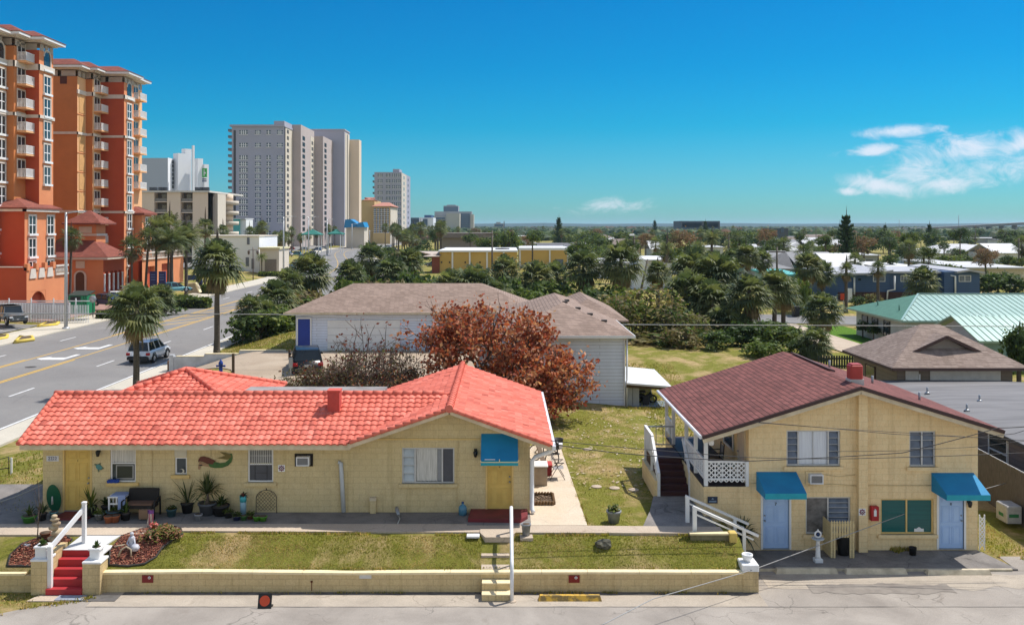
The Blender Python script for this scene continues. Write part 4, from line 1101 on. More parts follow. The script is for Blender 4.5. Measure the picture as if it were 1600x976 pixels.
mb=MB();mb.box(-19,SX0-.464,27.30,27.45,-.1,.50,YWALL);mb.build('wall_face',t)
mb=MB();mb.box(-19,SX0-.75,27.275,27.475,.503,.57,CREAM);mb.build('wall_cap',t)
t=thing('handrail','white timber handrail rising along the red entrance steps','handrail',(SX0+.05,27.6,0))
xr=SX0+.06
mb=MB();mb.box(xr-.06,xr+.06,27.12,27.24,.18,1.42,WHITE);mb.build('post',t)
mb=MB();mb.box(xr+.42-.055,xr+.42+.055,28.42,28.53,1.0,2.30,WHITE);mb.cbox((xr+.42,28.475,2.33),(.14,.14,.05),WHITE,ch=.015);mb.build('post',t)
mb=MB();mb.bar((xr,27.18,1.36),(xr+.40,28.44,2.12),.05,.15,WHITE);mb.build('rail',t)
MX0,MX1=ax(753,26.9),ax(797,26.9)
t=thing('block_steps','two bare cream block steps below the sloping concrete walk','steps',((MX0+MX1)/2,26.9,0))
for k,(y0,y1,z)in enumerate(((26.65,26.97,.20),(26.97,27.27,.41))):
 for xa,xb in((MX0,(MX0+MX1)/2-.006),((MX0+MX1)/2+.006,MX1)):
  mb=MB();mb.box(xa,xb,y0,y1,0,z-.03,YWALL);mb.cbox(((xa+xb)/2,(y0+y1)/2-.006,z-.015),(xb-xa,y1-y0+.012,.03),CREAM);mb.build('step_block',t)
mb=MB()
for y0,y1,z0,z1 in((27.48,27.98,.64,.70),(27.99,28.48,.85,.90),(28.49,28.98,1.04,1.10)):
 a0,a1=ax(752,y0),ax(796,y0)
 mb.add([(a0,y0,z0),(a1,y0,z0),(a1,y1,z1),(a0,y1,z1),(a0,y0,z0-.22),(a1,y0,z0-.22),(a1,y1,z0-.22),(a0,y1,z0-.22)],[(0,1,2,3),(4,5,1,0),(5,6,2,1),(7,4,0,3)],CONC)
struct(mb,'lawn_path')
sheet('walk_landing',[(ax(758,28.5),28.52),(ax(797,28.5),28.52),(ax(806,28.9),29.0),(ax(806,28.9),29.3),(ax(750,29),29.3),(ax(750,29),28.97)],1.232,CONC,.16)
t=thing('pipe_handrail','white round pipe handrail beside the block steps','handrail',(MX1,27.2,0))
hx=MX1+.05
mb=MB();mb.tube([(hx,26.62,.02),(hx,26.62,.95),(hx,26.75,1.12),(hx,28.9,2.05),(hx,28.98,2.02),(hx,29.0,1.2)],.055,WHITEM,10);mb.build('pipe_frame',t)
mb=MB();mb.tube([(hx,27.7,.72),(hx,27.7,1.52)],.035,WHITEM,8);mb.build('post',t)
mb=MB();mb.lathe([(.13,0),(.12,.03),(.07,.04)],(hx,26.62,.004),CONC,12);mb.build('foot_flange',t)
t=thing('side_steps','low mossy side wall and hidden steps beside the lower cream building','steps',(7,29.6,0))
mb=MB();moss=block_wall('mossy_wall_paint',(.20,.175,.105),.8,dirt=(.12,.11,.05),dirt_amt=.9)
mb.box(5.85,7.05,28.62,28.76,.75,1.27,moss);mb.build('side_wall',t)
mb=MB();mb.box(5.82,7.08,28.59,28.79,1.272,1.32,CREAM);mb.build('wall_cap',t)
mb=MB();mb.cbox((7.16,28.66,1.08),(.24,.30,.56),mat('yellow_newel_paint',(.62,.46,.12),.6,(.5,.36,.1),3),ch=.02);mb.build('newel',t)
mb=MB()
for k in range(6):mb.box(6.25+.25*k,6.5+.25*k,28.8,30.3,0,1.15-.19*(k+1),PORCH)
mb.build('treads',t)
def sloped_rail(y,label):
 t=thing('sloped_handrail',label,'handrail',(6.9,y,0))
 a,b_=(5.98,y,2.05),(8.05,y,1.13)
 mb=MB();mb.bar(a,b_,.11,.07,WHITE);mb.build('rail',t)
 mb=MB();mb.bar((a[0]+.05,y,a[2]-.22),(b_[0]-.15,y,b_[2]-.12),.04,.05,WHITE);mb.build('lower_rail',t)
 mb=MB();mb.box(5.98,6.1,y-.06,y+.06,1.1,2.02,WHITE);mb.build('post',t)
 mb=MB();mb.box(7.55,7.65,y-.05,y+.05,.3,1.33,WHITE);mb.build('post',t)
sloped_rail(28.95,'nearer white handrail sloping down past the yellow newel')
sloped_rail(30.1,'farther white handrail sloping down against the porch foundation')
# ------------ small things in the yard
def planter(name,label,x,y,z,r,h,m,plant=None,square=False,cat='planter',group=None,seed=1,size=1.0):
 t=thing(name,label,cat,(x,y,z),group)
 mb=MB()
 if square:mb.cbox((x,y,z+h/2),(2*r,2*r,h),m,ch=.02);mb.cbox((x,y,z+h-.02),(2*r+.06,2*r+.06,.06),m,ch=.015)
 else:mb.lathe([(r*.72,0),(r*.95,h*.85),(r*1.06,h*.86),(r*1.06,h),(r*.9,h),(r*.86,h*.9)],(x,y,z),m,16)
 mb.build('pot',t)
 mb=MB();mb.lathe([(r*.85,0),(r*.85,.012)],(x,y,z+h*.9+(.012 if not square else h*.1)),SOIL,12);mb.build('soil',t)
 if plant:plant(t,x,y,z+h*.95,seed,size)
 return t
def rosette(t,x,y,z,seed=1,size=1.0,n=26,L=.55,m=None,w=.035,lo=10,name='foliage'):
 """strap leaves arching out of one point"""
 r=random.Random(seed);mb=MB();ms=m or[GREEN1,GREEN2,GREEN2]
 for k in range(n):
  a=r.uniform(0,6.283);el=math.radians(r.uniform(lo,82));l=L*size*r.uniform(.7,1.1)
  d=Vector((math.cos(a)*math.cos(el),math.sin(a)*math.cos(el),math.sin(el)));s_=Vector((-math.sin(a),math.cos(a),0))*w*size
  p0=Vector((x,y,z));p1=p0+d*l*.55;p2=p0+d*l-Vector((0,0,l*.33*math.cos(el)))
  mb.add([p0-s_*.6,p0+s_*.6,p1+s_,p1-s_,p2],[(0,1,2,3),(3,2,4)],r.choice(ms))
 return mb.build(name,t)
def bushy(t,x,y,z,seed=1,size=1.0,n=160,R_=.3,leaf=.05,ms=None,flat=.7,name='foliage'):
 r=random.Random(seed);mb=MB();ms=ms or[GREEN1,GREEN2,GREEN3]
 for k in range(n):
  v=Vector((r.gauss(0,1),r.gauss(0,1),abs(r.gauss(0,1)))).normalized()*R_*size*r.uniform(.35,1.05)
  p=Vector((x,y,z))+Vector((v.x,v.y,v.z*flat))
  q=Matrix.Rotation(r.uniform(0,6.28),3,'Z')@Matrix.Rotation(r.uniform(-.9,.9),3,'X')
  l=leaf*r.uniform(.7,1.3)
  mb.add([p+q@Vector((-l*.5,0,0)),p+q@Vector((0,-l*.9,0)),p+q@Vector((l*.5,0,0)),p+q@Vector((0,l*.9,0))],[(0,1,2,3)],r.choice(ms))
 return mb.build(name,t)
planter('square_planter','white square planter of succulents on the pier left of the red steps',SX0-.23,27.35,1.062,.17,.34,WHITE,lambda t,x,y,z,s,k:rosette(t,x,y,z,s,k,16,.26,w=.04),True,seed=3)
planter('square_planter','white square planter of succulents on the pier right of the red steps',SX1+.27,27.42,.992,.15,.32,WHITE,lambda t,x,y,z,s,k:rosette(t,x,y,z,s,k,14,.24,w=.045),True,seed=4)
planter('plastic_planter','grey round planter of yellow grass standing on the right lawn',ax(959,30.4),30.4,H(3.6,30.4),.24,.40,GPOT,lambda t,x,y,z,s,k:bushy(t,x,y,z,s,1,120,.24,.07,[GREEN3,GREEN1,OLIVE],1.0),seed=5)
planter('stone_urn','grey stone planter on a pale square slab beside the pipe handrail',ax(822,28.85),28.85,1.19,.15,.36,GPOT,seed=6)
sheet('urn_slab',[(ax(813,28.6),28.58),(ax(833,28.6),28.6),(ax(832,28.6),28.95),(ax(812,28.6),28.93)],1.18,CONC,.1)
mb=MB();mb.cbox((ax(739,28.6),28.75,1.20),(.40,.26,.06),WHITE,ch=.008);tag(mb.build('white_paver'),'single white paver lying at the lawn edge by the middle walk','paver')
mb=MB();mb.lathe([(.10,0),(.15,.10),(.17,.2),(.155,.22),(.13,.19),(.10,.08)],(wr-.25,27.62,.822),WHITE,16);tag(mb.build('white_bowl'),'white round bowl on the pier at the wall corner','bowl')
bm=bmesh.new();bmesh.ops.create_icosphere(bm,subdivisions=3,radius=1)
for v in bm.verts:
 n_=noise.noise(v.co*1.6)*.35+noise.noise(v.co*4)*.12
 v.co*=1+n_;v.co.x*=.26;v.co.y*=.18;v.co.z*=.17
me=bpy.data.meshes.new('lawn_rock');bm.to_mesh(me);bm.free();me.materials.append(mat('dark_rock',(.16,.15,.11),.95,(.05,.05,.04),7,.6,20))
o=bpy.data.objects.new('lawn_rock',me);C.objects.link(o);o.location=(ax(944,28.4),28.4,H(3.1,28.4)+.05);tag(o,'dark rough rock lying on the lawn right of the middle walk','rock')
proto=None
for i,(u,v,lab)in enumerate(((918,700,'round stepping stone in the far grass close to the white house'),(932,758,'stepping stone nearest the patio in the row of three'),(960,759.5,'middle stepping stone of the row behind the round grey planter'),(990,761.5,'stepping stone nearest the porch stair in the row of three'))):
 y=gy(v,1.15);x=ax(u,y);mb=MB();r_=.20
 mb.lathe([(r_,0),(r_,.04),(r_*.93,.05)],(x,y,H(x,y)-.01),CONC,18)
 tag(mb.build('stepping_stone'),lab,'stepping stone','stepping stones in the lawn')
def wheel_stop(u0,u1,y,m,label,h=.15):
 mb=MB();x0,x1=ax(u0,y),ax(u1,y)
 mb.add([(x0,y-.13,0.004),(x1,y-.13,.004),(x1,y+.11,.004),(x0,y+.11,.004),(x0+.05,y-.06,h),(x1-.05,y-.06,h),(x1-.05,y+.06,h),(x0+.05,y+.06,h)],[(0,1,5,4),(1,2,6,5),(2,3,7,6),(3,0,4,7),(4,5,6,7)],m)
 tag(mb.build('wheel_stop'),label,'wheel stop','concrete wheel stops')
wheel_stop(841,940,26.75,mat('worn_yellow_stop',(.56,.34,.05),.8,(.20,.14,.05),5,.4,30,lo=.42,hi=.55),'worn yellow wheel stop beside the block steps')
PST=mat('pale_wheel_stop',(.62,.54,.40),.85,(.40,.34,.25),3)
wheel_stop(1211,1308,28.85,PST,'pale concrete wheel stop before the first blue door')
wheel_stop(1320,1416,28.82,PST,'pale concrete wheel stop before the pilaster between the doors')
wheel_stop(1447,1547,28.75,PST,'pale concrete wheel stop before the second blue door')
mb=MB();mb.box(7.65,16.1,28.95,29.02,.0,.075,PST);struct(mb,'pad_kerb')
x,y=ax(414,26.2),26.2
t=thing('reflector_board','black square board with an orange disc leaning on the parking lot','reflector',(x,y,0))
mb=MB();q=Matrix.Rotation(math.radians(-18),3,'X');mb.cbox((x,y,.20),(.39,.03,.40),BLACK,q,ch=.0);mb.build('board',t)
mb=MB();vs=[]
for k in range(24):
 a=k*math.pi/12
 for dy in(-.02,-.032):vs.append(Vector((x,y,.20))+q@Vector((.145*math.cos(a),dy,.145*math.sin(a))))
mb.add(vs,[tuple(range(1,48,2))]+[(2*k,2*((k+1)%24),2*((k+1)%24)+1,2*k+1)for k in range(24)],mat('orange_reflector',(.66,.07,.015),.3));mb.build('reflector_disc',t)
mb=MB();mb.box(x-.2,x+.2,y+.05,y+.16,.004,.04,BLACK);mb.build('foot',t)
def wall_notice(u,label):
 x=ax(u,27.3);t=thing('wall_notice',label,'sign',(x,27.28,.3),'red notices on the retaining wall')
 mb=MB();z0,z1=.30,.52;mb.box(x-.165,x+.165,27.272,27.296,z0,z1,mat('dark_red_notice',(.20,.01,.012),.4));mb.build('notice_board',t)
 mb=MB();mb.lathe([(.042,0),(.042,-.005)],(x+.055,27.271,.45),WHITE,14,axis='y');e=mb.build('emblem',t)
 mb=MB();mb.lathe([(.02,0),(.02,-.004)],(x+.055,27.265,.45),mat('dark_red_notice',()),10,axis='y');mb.build('emblem_centre',e)
wall_notice(231,'dark red notice with a white disc on the wall near the red steps')
wall_notice(897,'dark red notice with a white disc on the wall above the yellow stop')
mb=MB();x=ax(571,27.3);mb.box(x-.18,x+.18,27.282,27.298,.42,.56,mat('pale_plate',(.62,.60,.56),.6));tag(mb.build('wall_plate'),'blank pale plate on the retaining wall between the two notices','plate')
mb=MB();x=ax(487,27.3);mb.lathe([(.03,0),(.035,-.03),(.02,-.05),(0,-.055)],(x,27.298,.33),mat('rusty_iron',(.15,.05,.02),.9),10,axis='y');mb.box(x-.012,x+.012,27.294,27.299,.05,.31,mat('rusty_iron',()));tag(mb.build('drain_outlet'),'rusty drain outlet in the retaining wall above the reflector board','drain')
sheet('step_pad',[(SX0-.35,26.6),(SX1-.1,26.6),(SX1,27.03),(SX0-.2,27.03)],.03,CONC,.05)
mb=MB();mb.box(SX1-.62,SX1+.2,26.63,26.98,.032,.05,mat('grey_door_mat',(.33,.36,.42),.95,(.2,.22,.27),5));tag(mb.build('door_mat'),'grey mat lying before the red steps','mat')
mb=MB();mb.box(SX1+.22,SX1+1.15,26.62,27.05,.006,.02,mat('asphalt_patch',(.13,.12,.115),.95,(.09,.085,.08),6));struct(mb,'asphalt_patch_surface')
# ------------ mulch beds
MULCH=mat('red_mulch',(.24,.075,.045),.95,(.09,.03,.022),14,1.0,30,lo=.4,hi=.6)
MEDGE=mat('dark_bed_edging',(.05,.045,.04),.9)
def mulch_bed(name,pts,label,seed,avoid=None):
 P=[]
 for u,v,z in pts:
  y=gy(v,z);P.append((ax(u,y),y))
 drape(name+'_soil',P,.035,MULCH,.25,kind='stuff')
 r=random.Random(seed);mb=MB()
 bx0,bx1=min(p[0]for p in P),max(p[0]for p in P);by0,by1=min(p[1]for p in P),max(p[1]for p in P)
 def inside(x,y):
  c=False
  for i in range(len(P)):
   (xa,ya),(xb,yb)=P[i],P[i-1]
   if(ya>y)!=(yb>y)and x<(xb-xa)*(y-ya)/(yb-ya)+xa:c=not c
  return c
 ms=[mat('mulch_chip',(.30,.085,.05),.9),mat('mulch_chip_dark',(.12,.035,.025),.9),mat('mulch_chip_pale',(.42,.20,.12),.9)]
 cnt=0
 while cnt<1500:
  x,y=r.uniform(bx0,bx1),r.uniform(by0,by1)
  if not inside(x,y):continue
  cnt+=1
  q=Matrix.Rotation(r.uniform(0,6.28),3,'Z')@Matrix.Rotation(r.uniform(-.5,.5),3,'X')
  l,w=r.uniform(.02,.05),r.uniform(.008,.016)
  p=Vector((x,y,H(x,y)+.05+r.uniform(0,.02)))
  mb.add([p+q@Vector(a)for a in((-l,-w,0),(l,-w,0),(l,w,.004),(-l,w,.004))],[(0,1,2,3)],r.choice(ms))
 o=mb.build('mulch_chips');o['kind']='stuff'
 mb=MB();mb.tube([(x,y,H(x,y)+.04)for x,y in P+[P[0]]],.035,MEDGE,6)
 tag(mb.build('bed_edging'),label,'edging')
 return P
mulch_bed('left_mulch',[(12,884,.66),(16,870,.78),(34,857,.9),(60,845,1.05),(82,836,1.16),(102,838,1.15),(112,846,1.05),(100,862,.9),(60,884,.66)],'dark edging round the mulch bed left of the red steps',5)
mulch_bed('right_mulch',[(170,881,.70),(172,862,.88),(190,841,1.1),(222,827,1.17),(262,820,1.2),(282,824,1.2),(285,834,1.17),(268,846,1.07),(252,858,.94),(244,870,.80),(226,880,.70),(200,884,.66)],'dark edging round the kidney shaped mulch bed right of the red steps',6)
def at_g(u,v,z):y=gy(v,z);return ax(u,y),y,z
x,y,z=at_g(262,842,1.12)
for k in range(7):
 u_,v_=((228,848),(240,840),(252,836),(265,836),(272,840),(246,846),(258,830))[k]
 x,y,z=at_g(u_,v_,H(*at_g(u_,v_,1.1)[:2]))
 t=thing('ground_shrub','low bronze and yellow green shrub in the kidney shaped mulch bed','shrub',(x,y,z),'low shrubs in the right mulch bed')
 bushy(t,x,y,z+.05,30+k,1,190,.30,.06,[GREEN3,GREEN1,OLIVE,mat('bronze_leaf',(.20,.10,.035),.6),mat('pink_leaf',(.33,.12,.08),.6)],.75)
 mb=MB();mb.tube([(x,y,z-.02),(x+.02,y,z+.15)],.015,TWIG,5);mb.build('stem',t)
x,y,z=at_g(206,855,.98)
t=thing('garden_figurine','small white seated garden figurine in the kidney shaped mulch bed','figurine',(x,y,z))
WS=mat('white_stone',(.62,.62,.66),.7,(.35,.36,.42),9)
mb=MB();mb.lathe([(.12,0),(.13,.05),(.09,.09),(.08,.22),(.10,.30),(.06,.36)],(x,y,z),WS,12);mb.build('body',t)
mb=MB();mb.lathe([(0,-.06),(.05,-.03),(.062,.01),(.04,.05),(0,.065)],(x,y,z+.42),WS,10);mb.build('head',t)
mb=MB();mb.tube([(x-.07,y,z+.28),(x-.12,y-.06,z+.15),(x-.04,y-.13,z+.1)],.028,WS,6);mb.tube([(x+.07,y,z+.28),(x+.12,y-.06,z+.15),(x+.04,y-.13,z+.1)],.028,WS,6);mb.build('arms',t)
x,y,z=at_g(211,861,.92);mb=MB();mb.lathe([(0,0),(.1,.03),(.14,.12),(.1,.2),(0,.23)],(x,y,z),WS,12);tag(mb.build('stone_ball'),'pale stone ball beside the white figurine','ball')
x,y,z=at_g(195,870,.82);mb=MB();mb.tube([(x-.2,y,z+.02),(x-.12,y+.04,z+.22),(x+.02,y+.06,z+.3),(x+.16,y+.05,z+.22),(x+.2,y,z+.02)],[.035,.03,.028,.026,.02],mat('driftwood',(.42,.34,.24),.9),8);tag(mb.build('driftwood_arch'),'curved driftwood branch arching over the mulch','driftwood')
x,y,z=at_g(187,855,.97);mb=MB();mb.tube([(x-.15,y-.05,z+.04),(x+.15,y+.06,z+.07)],.03,mat('driftwood',()),7);tag(mb.build('driftwood_stick'),'short straight stick of driftwood on the mulch','driftwood')
planter('flower_pot','small pot of red flowers at the top of the kidney shaped bed',*at_g(240,826,1.2),.09,.12,POT,lambda t,x,y,z,s,k:bushy(t,x,y,z,s,1,70,.14,.05,[mat('red_petal',(.62,.06,.05),.6),mat('pink_petal',(.60,.2,.18),.6),GREEN1]),seed=9)
x,y,z=at_g(231,823,1.2)
t=thing('garden_flag','narrow purple and cream garden flag on a thin pole by the bed','flag',(x,y,z))
mb=MB();mb.tube([(x,y,z),(x,y,z+.62),(x+.06,y,z+.64)],.008,BLACK,5);mb.build('pole',t)
mb=MB();fl=[mat('flag_purple',(.22,.08,.30),.8),mat('flag_cream',(.60,.50,.42),.8),mat('flag_rose',(.40,.13,.17),.8)]
for i in range(4):
 for j in range(8):
  mb.add([(x-.02+.05*i,y+.03*math.sin(i*1.7+.5*j),z+.55-.06*j),(x+.03+.05*i,y+.03*math.sin((i+1)*1.7+.5*j),z+.55-.06*j),(x+.03+.05*i,y+.03*math.sin((i+1)*1.7+.5*j+.5),z+.49-.06*j),(x-.02+.05*i,y+.03*math.sin(i*1.7+.5*j+.5),z+.49-.06*j)],[(0,1,2,3)],fl[0]if j<2 else fl[1+(i*3+j*2)%2])
mb.build('flag_cloth',t)
x,y,z=at_g(86,846,1.05)
t=thing('stacked_stones','tall cairn of pale round stones in the bed left of the steps','stone stack',(x,y,z))
r=random.Random(3);zz=z
for k,(rad,hh,dx_)in enumerate(((.22,.2,0),(.2,.18,.08),(.16,.15,-.04),(.15,.14,.04),(.14,.12,0),(.10,.1,-.02))):
 bm=bmesh.new();bmesh.ops.create_icosphere(bm,subdivisions=2,radius=1)
 for v in bm.verts:
  v.co*=1+noise.noise(v.co*1.3+Vector((k*7,0,0)))*.28
  v.co=Vector((v.co.x*rad,v.co.y*rad*.8,v.co.z*hh*.58))
 me=bpy.data.meshes.new('stone');bm.to_mesh(me);bm.free();me.materials.append(mat('cairn_stone',(.52,.42,.28),.9,(.28,.21,.14),6,.4,25))
 for p_ in me.polygons:p_.use_smooth=True
 o=bpy.data.objects.new('stone',me);C.objects.link(o);o.parent=t;o.location=(dx_,0,zz-z+hh*.5);zz+=hh*.95
mb=MB();mb.lathe([(0,0),(.2,.02),(.26,.08),(.2,.13),(0,.15)],at_g(46,853,.93),WS,16);tag(mb.build('flat_stone'),'flat pale oval stone at the edge of the left bed','stone')
planter('clay_pot','brown clay pot beside the stone cairn',*at_g(71,842,1.08),.16,.22,mat('brown_clay',(.16,.07,.04),.8),seed=12)
x,y,z=at_g(58,850,1.0)
t=thing('bare_sapling','thin leafless sapling in the bed left of the steps','tree',(x,y,z))
mb=MB();mb.tube([(x,y,z),(x+.03,y,z+.6),(x+.06,y,z+1.3),(x+.05,y,z+1.9)],[.02,.016,.011,.004],TWIG,6);mb.build('trunk',t)
mb=MB();r=random.Random(5)
for k in range(9):
 h0=r.uniform(.5,1.4);a=r.uniform(0,6.28);l=r.uniform(.3,.6);p=Vector((x+.05,y,z+h0));d_=Vector((math.cos(a)*.5,math.sin(a)*.5,.9));mb.tube([p,p+d_*l*.5,p+d_*l+Vector((0,0,.08))],[.009,.006,.002],TWIG,4)
mb.build('branches',t)
# ------------ things hung on the motel front
t=thing('turtle_ornament','teal metal sea turtle hung beside the first yellow door','wall ornament',(mx(155),MY,mz(731)))
tx,tz=mx(155),mz(729);TQ=mat('turtle_teal',(.10,.30,.27),.5,(.06,.19,.20),9);TQ2=mat('turtle_olive',(.14,.17,.10),.5)
E=lambda cx,cz,rx_,rz_,rot,n=16:[(cx+rx_*math.cos(a)*math.cos(rot)-rz_*math.sin(a)*math.sin(rot),cz+rx_*math.cos(a)*math.sin(rot)+rz_*math.sin(a)*math.cos(rot))for a in[2*math.pi*k/n for k in range(n)]]
mb=MB();mb.prism(E(tx,tz,.115,.085,-.6),MY-.03,MY-.012,TQ,'y');mb.build('shell',t)
for dx_,dz_,a,b_,ro in((-.10,.075,.065,.028,-.3),(.02,.105,.05,.025,.4),(-.02,-.115,.06,.025,-1.3),(.085,-.07,.045,.022,.6)):
 mb=MB();mb.prism(E(tx+dx_,tz+dz_,a,b_,ro),MY-.02,MY-.006,TQ2,'y');mb.build('flipper',t)
mb=MB();mb.prism(E(tx+.12,tz-.035,.04,.03,-.5),MY-.022,MY-.008,TQ2,'y');mb.build('head',t)
t=thing('mermaid_ornament','painted mermaid cut-out with a long green tail hung under the eave','wall ornament',(mx(335),MY,mz(730)))
sk=mat('mermaid_skin',(.40,.24,.13),.6);hr_=mat('mermaid_hair',(.13,.035,.02),.6);tg=mat('mermaid_tail',(.055,.14,.03),.5,(.03,.09,.02),9);th=mat('mermaid_fin',(.16,.12,.03),.5)
U=lambda pts:[(mx(250+a/5.333),mz(660+b_/5.333))for a,b_ in pts]
mb=MB();mb.prism(U([(405,345),(440,320),(500,335),(545,330),(575,305),(580,280),(560,262),(600,255),(606,290),(598,325),(570,355),(520,374),(460,376),(420,368)]),MY-.03,MY-.012,tg,'y');mb.build('tail',t)
mb=MB();mb.prism(U([(575,300),(560,305),(475,292),(520,282),(545,272),(500,242),(550,248),(590,262),(600,282)]),MY-.034,MY-.031,th,'y');mb.build('tail_fin',t)
mb=MB();mb.prism(U([(335,322),(365,335),(410,345),(425,368),(390,362),(345,356),(332,388),(318,385),(322,350),(328,335)]),MY-.028,MY-.010,sk,'y');mb.build('torso',t)
mb=MB();mb.prism(U([(325,300),(340,282),(370,278),(410,290),(470,318),(455,325),(440,345),(395,338),(360,325),(335,318),(326,330),(320,315)]),MY-.036,MY-.030,hr_,'y');mb.build('hair',t)
mb=MB();mb.prism(U([(322,352),(350,345),(360,352),(335,358)]),MY-.038,MY-.0365,BLACK,'y');mb.tube([(mx(330),MY-.02,mz(699)),(mx(330),MY-.02,mz(713))],.005,BLACK,4);mb.build('hanger',t)
mb=MB();cx,cz=mx(284.5),mz(735.5)
pts=[(cx+.085*math.cos(a),cz+.085*math.sin(a))for a in[math.radians(d)for d in range(-150,151,20)]]+[(cx-.03+.062*math.cos(a),cz+.012+.062*math.sin(a))for a in[math.radians(d)for d in range(125,-126,-20)]]
mb.prism(pts,MY-.03,MY-.01,mat('ivory_moon',(.60,.56,.47),.6),'y');tag(mb.build('crescent_ornament'),'ivory crescent moon ornament leaning in the small window','ornament')
mb=MB()
for k in range(6):mb.cbox((mx(171+k*2.7),MY-.05,mz(753)+.05+.02*(k%2)),(.10,.12,.10),mat('blue_cloth',(.02,.06,.30),.8),Matrix.Rotation(k,3,'Z'),.02)
tag(mb.build('blue_cloth_bundle'),'bright blue cloth bundled on the sill of the first window','cloth')
# ------------ things on the shaded porch
PZ=1.206
def pp(u,v,z=PZ):y=gy(v,z);return ax(u,y),y
x,y=pp(233,797)
t=thing('wicker_loveseat','dark brown wicker loveseat standing against the motel front','bench',(x,30.6,PZ));y=30.6
mb=MB();mb.cbox((x,y,PZ+.40),(1.0,.5,.12),DARK,ch=.02);mb.build('seat',t)
mb=MB();mb.cbox((x,y+.26,PZ+.66),(1.02,.07,.46),DARK,Matrix.Rotation(math.radians(-8),3,'X'),.02);mb.build('backrest',t)
mb=MB();mb.cbox((x,y-.02,PZ+.475),(.9,.44,.05),mat('brown_cushion',(.16,.09,.06),.9),ch=.015);mb.build('cushion',t)
for s_ in(-1,1):
 mb=MB();mb.tube([(x+s_*.54,y-.26,PZ),(x+s_*.54,y-.26,PZ+.58),(x+s_*.54,y+.24,PZ+.62),(x+s_*.54,y+.28,PZ)],.03,DARK,7);mb.build('arm',t)
mb=MB();mb.cbox((x+.25,y-.3,PZ+.2),(.34,.2,.3),mat('tan_box',(.24,.15,.09),.9));tag(mb.build('cardboard_box'),'tan cardboard box before the dark wicker loveseat','box')
x,y=pp(192,800);y=30.75
t=thing('white_side_table','white slatted side table covered by a pale blue cloth under the first window','table',(x,y,PZ))
mb=MB();mb.cbox((x,y,PZ+.67),(.58,.42,.04),WHITE);mb.build('table_top',t)
mb=MB();mb.cbox((x+.06,y,PZ+.715),(.5,.44,.045),mat('pale_blue_cloth',(.28,.36,.60),.8),ch=.01);mb.box(x+.06,x+.31,y-.225,y-.215,PZ+.25,PZ+.69,mat('pale_blue_cloth',()));mb.build('table_cloth',t)
for a in(-1,1):
 for b_ in(-1,1):
  mb=MB();mb.box(x+a*.25-.025,x+a*.25+.025,y+b_*.17-.025,y+b_*.17+.025,PZ,PZ+.65,WHITE);mb.build('leg',t)
mb=MB();mb.box(x-.22,x+.22,y-.19,y-.17,PZ+.42,PZ+.47,WHITE);mb.box(x-.02,x+.02,y-.19,y-.17,PZ+.47,PZ+.65,WHITE);mb.build('apron',t)
x,y=pp(83,800);x=ax(83,30.9)
t=thing('leaning_round_board','dark green oval board leaning against the wall under the house number','board',(x,30.9,PZ))
mb=MB();q=Matrix.Rotation(math.radians(12),3,'X')
mb.add([Vector((x,30.95,PZ+.52))+q@Vector((.24*math.cos(a),dy,.50*math.sin(a)))for dy in(-.015,.015)for a in[k*math.pi/14 for k in range(28)]],[tuple(range(27,-1,-1)),tuple(range(28,56))]+[(k,(k+1)%28,28+(k+1)%28,28+k)for k in range(28)],mat('dark_green_paint',(.01,.10,.05),.45));mb.build('oval_board',t)
mb=MB();mb.tube([(x,30.84,PZ+.35),(x+.02,30.8,PZ+.62)],[.035,.02],mat('pale_bracket',(.5,.5,.48),.5),8);mb.build('bracket',t)
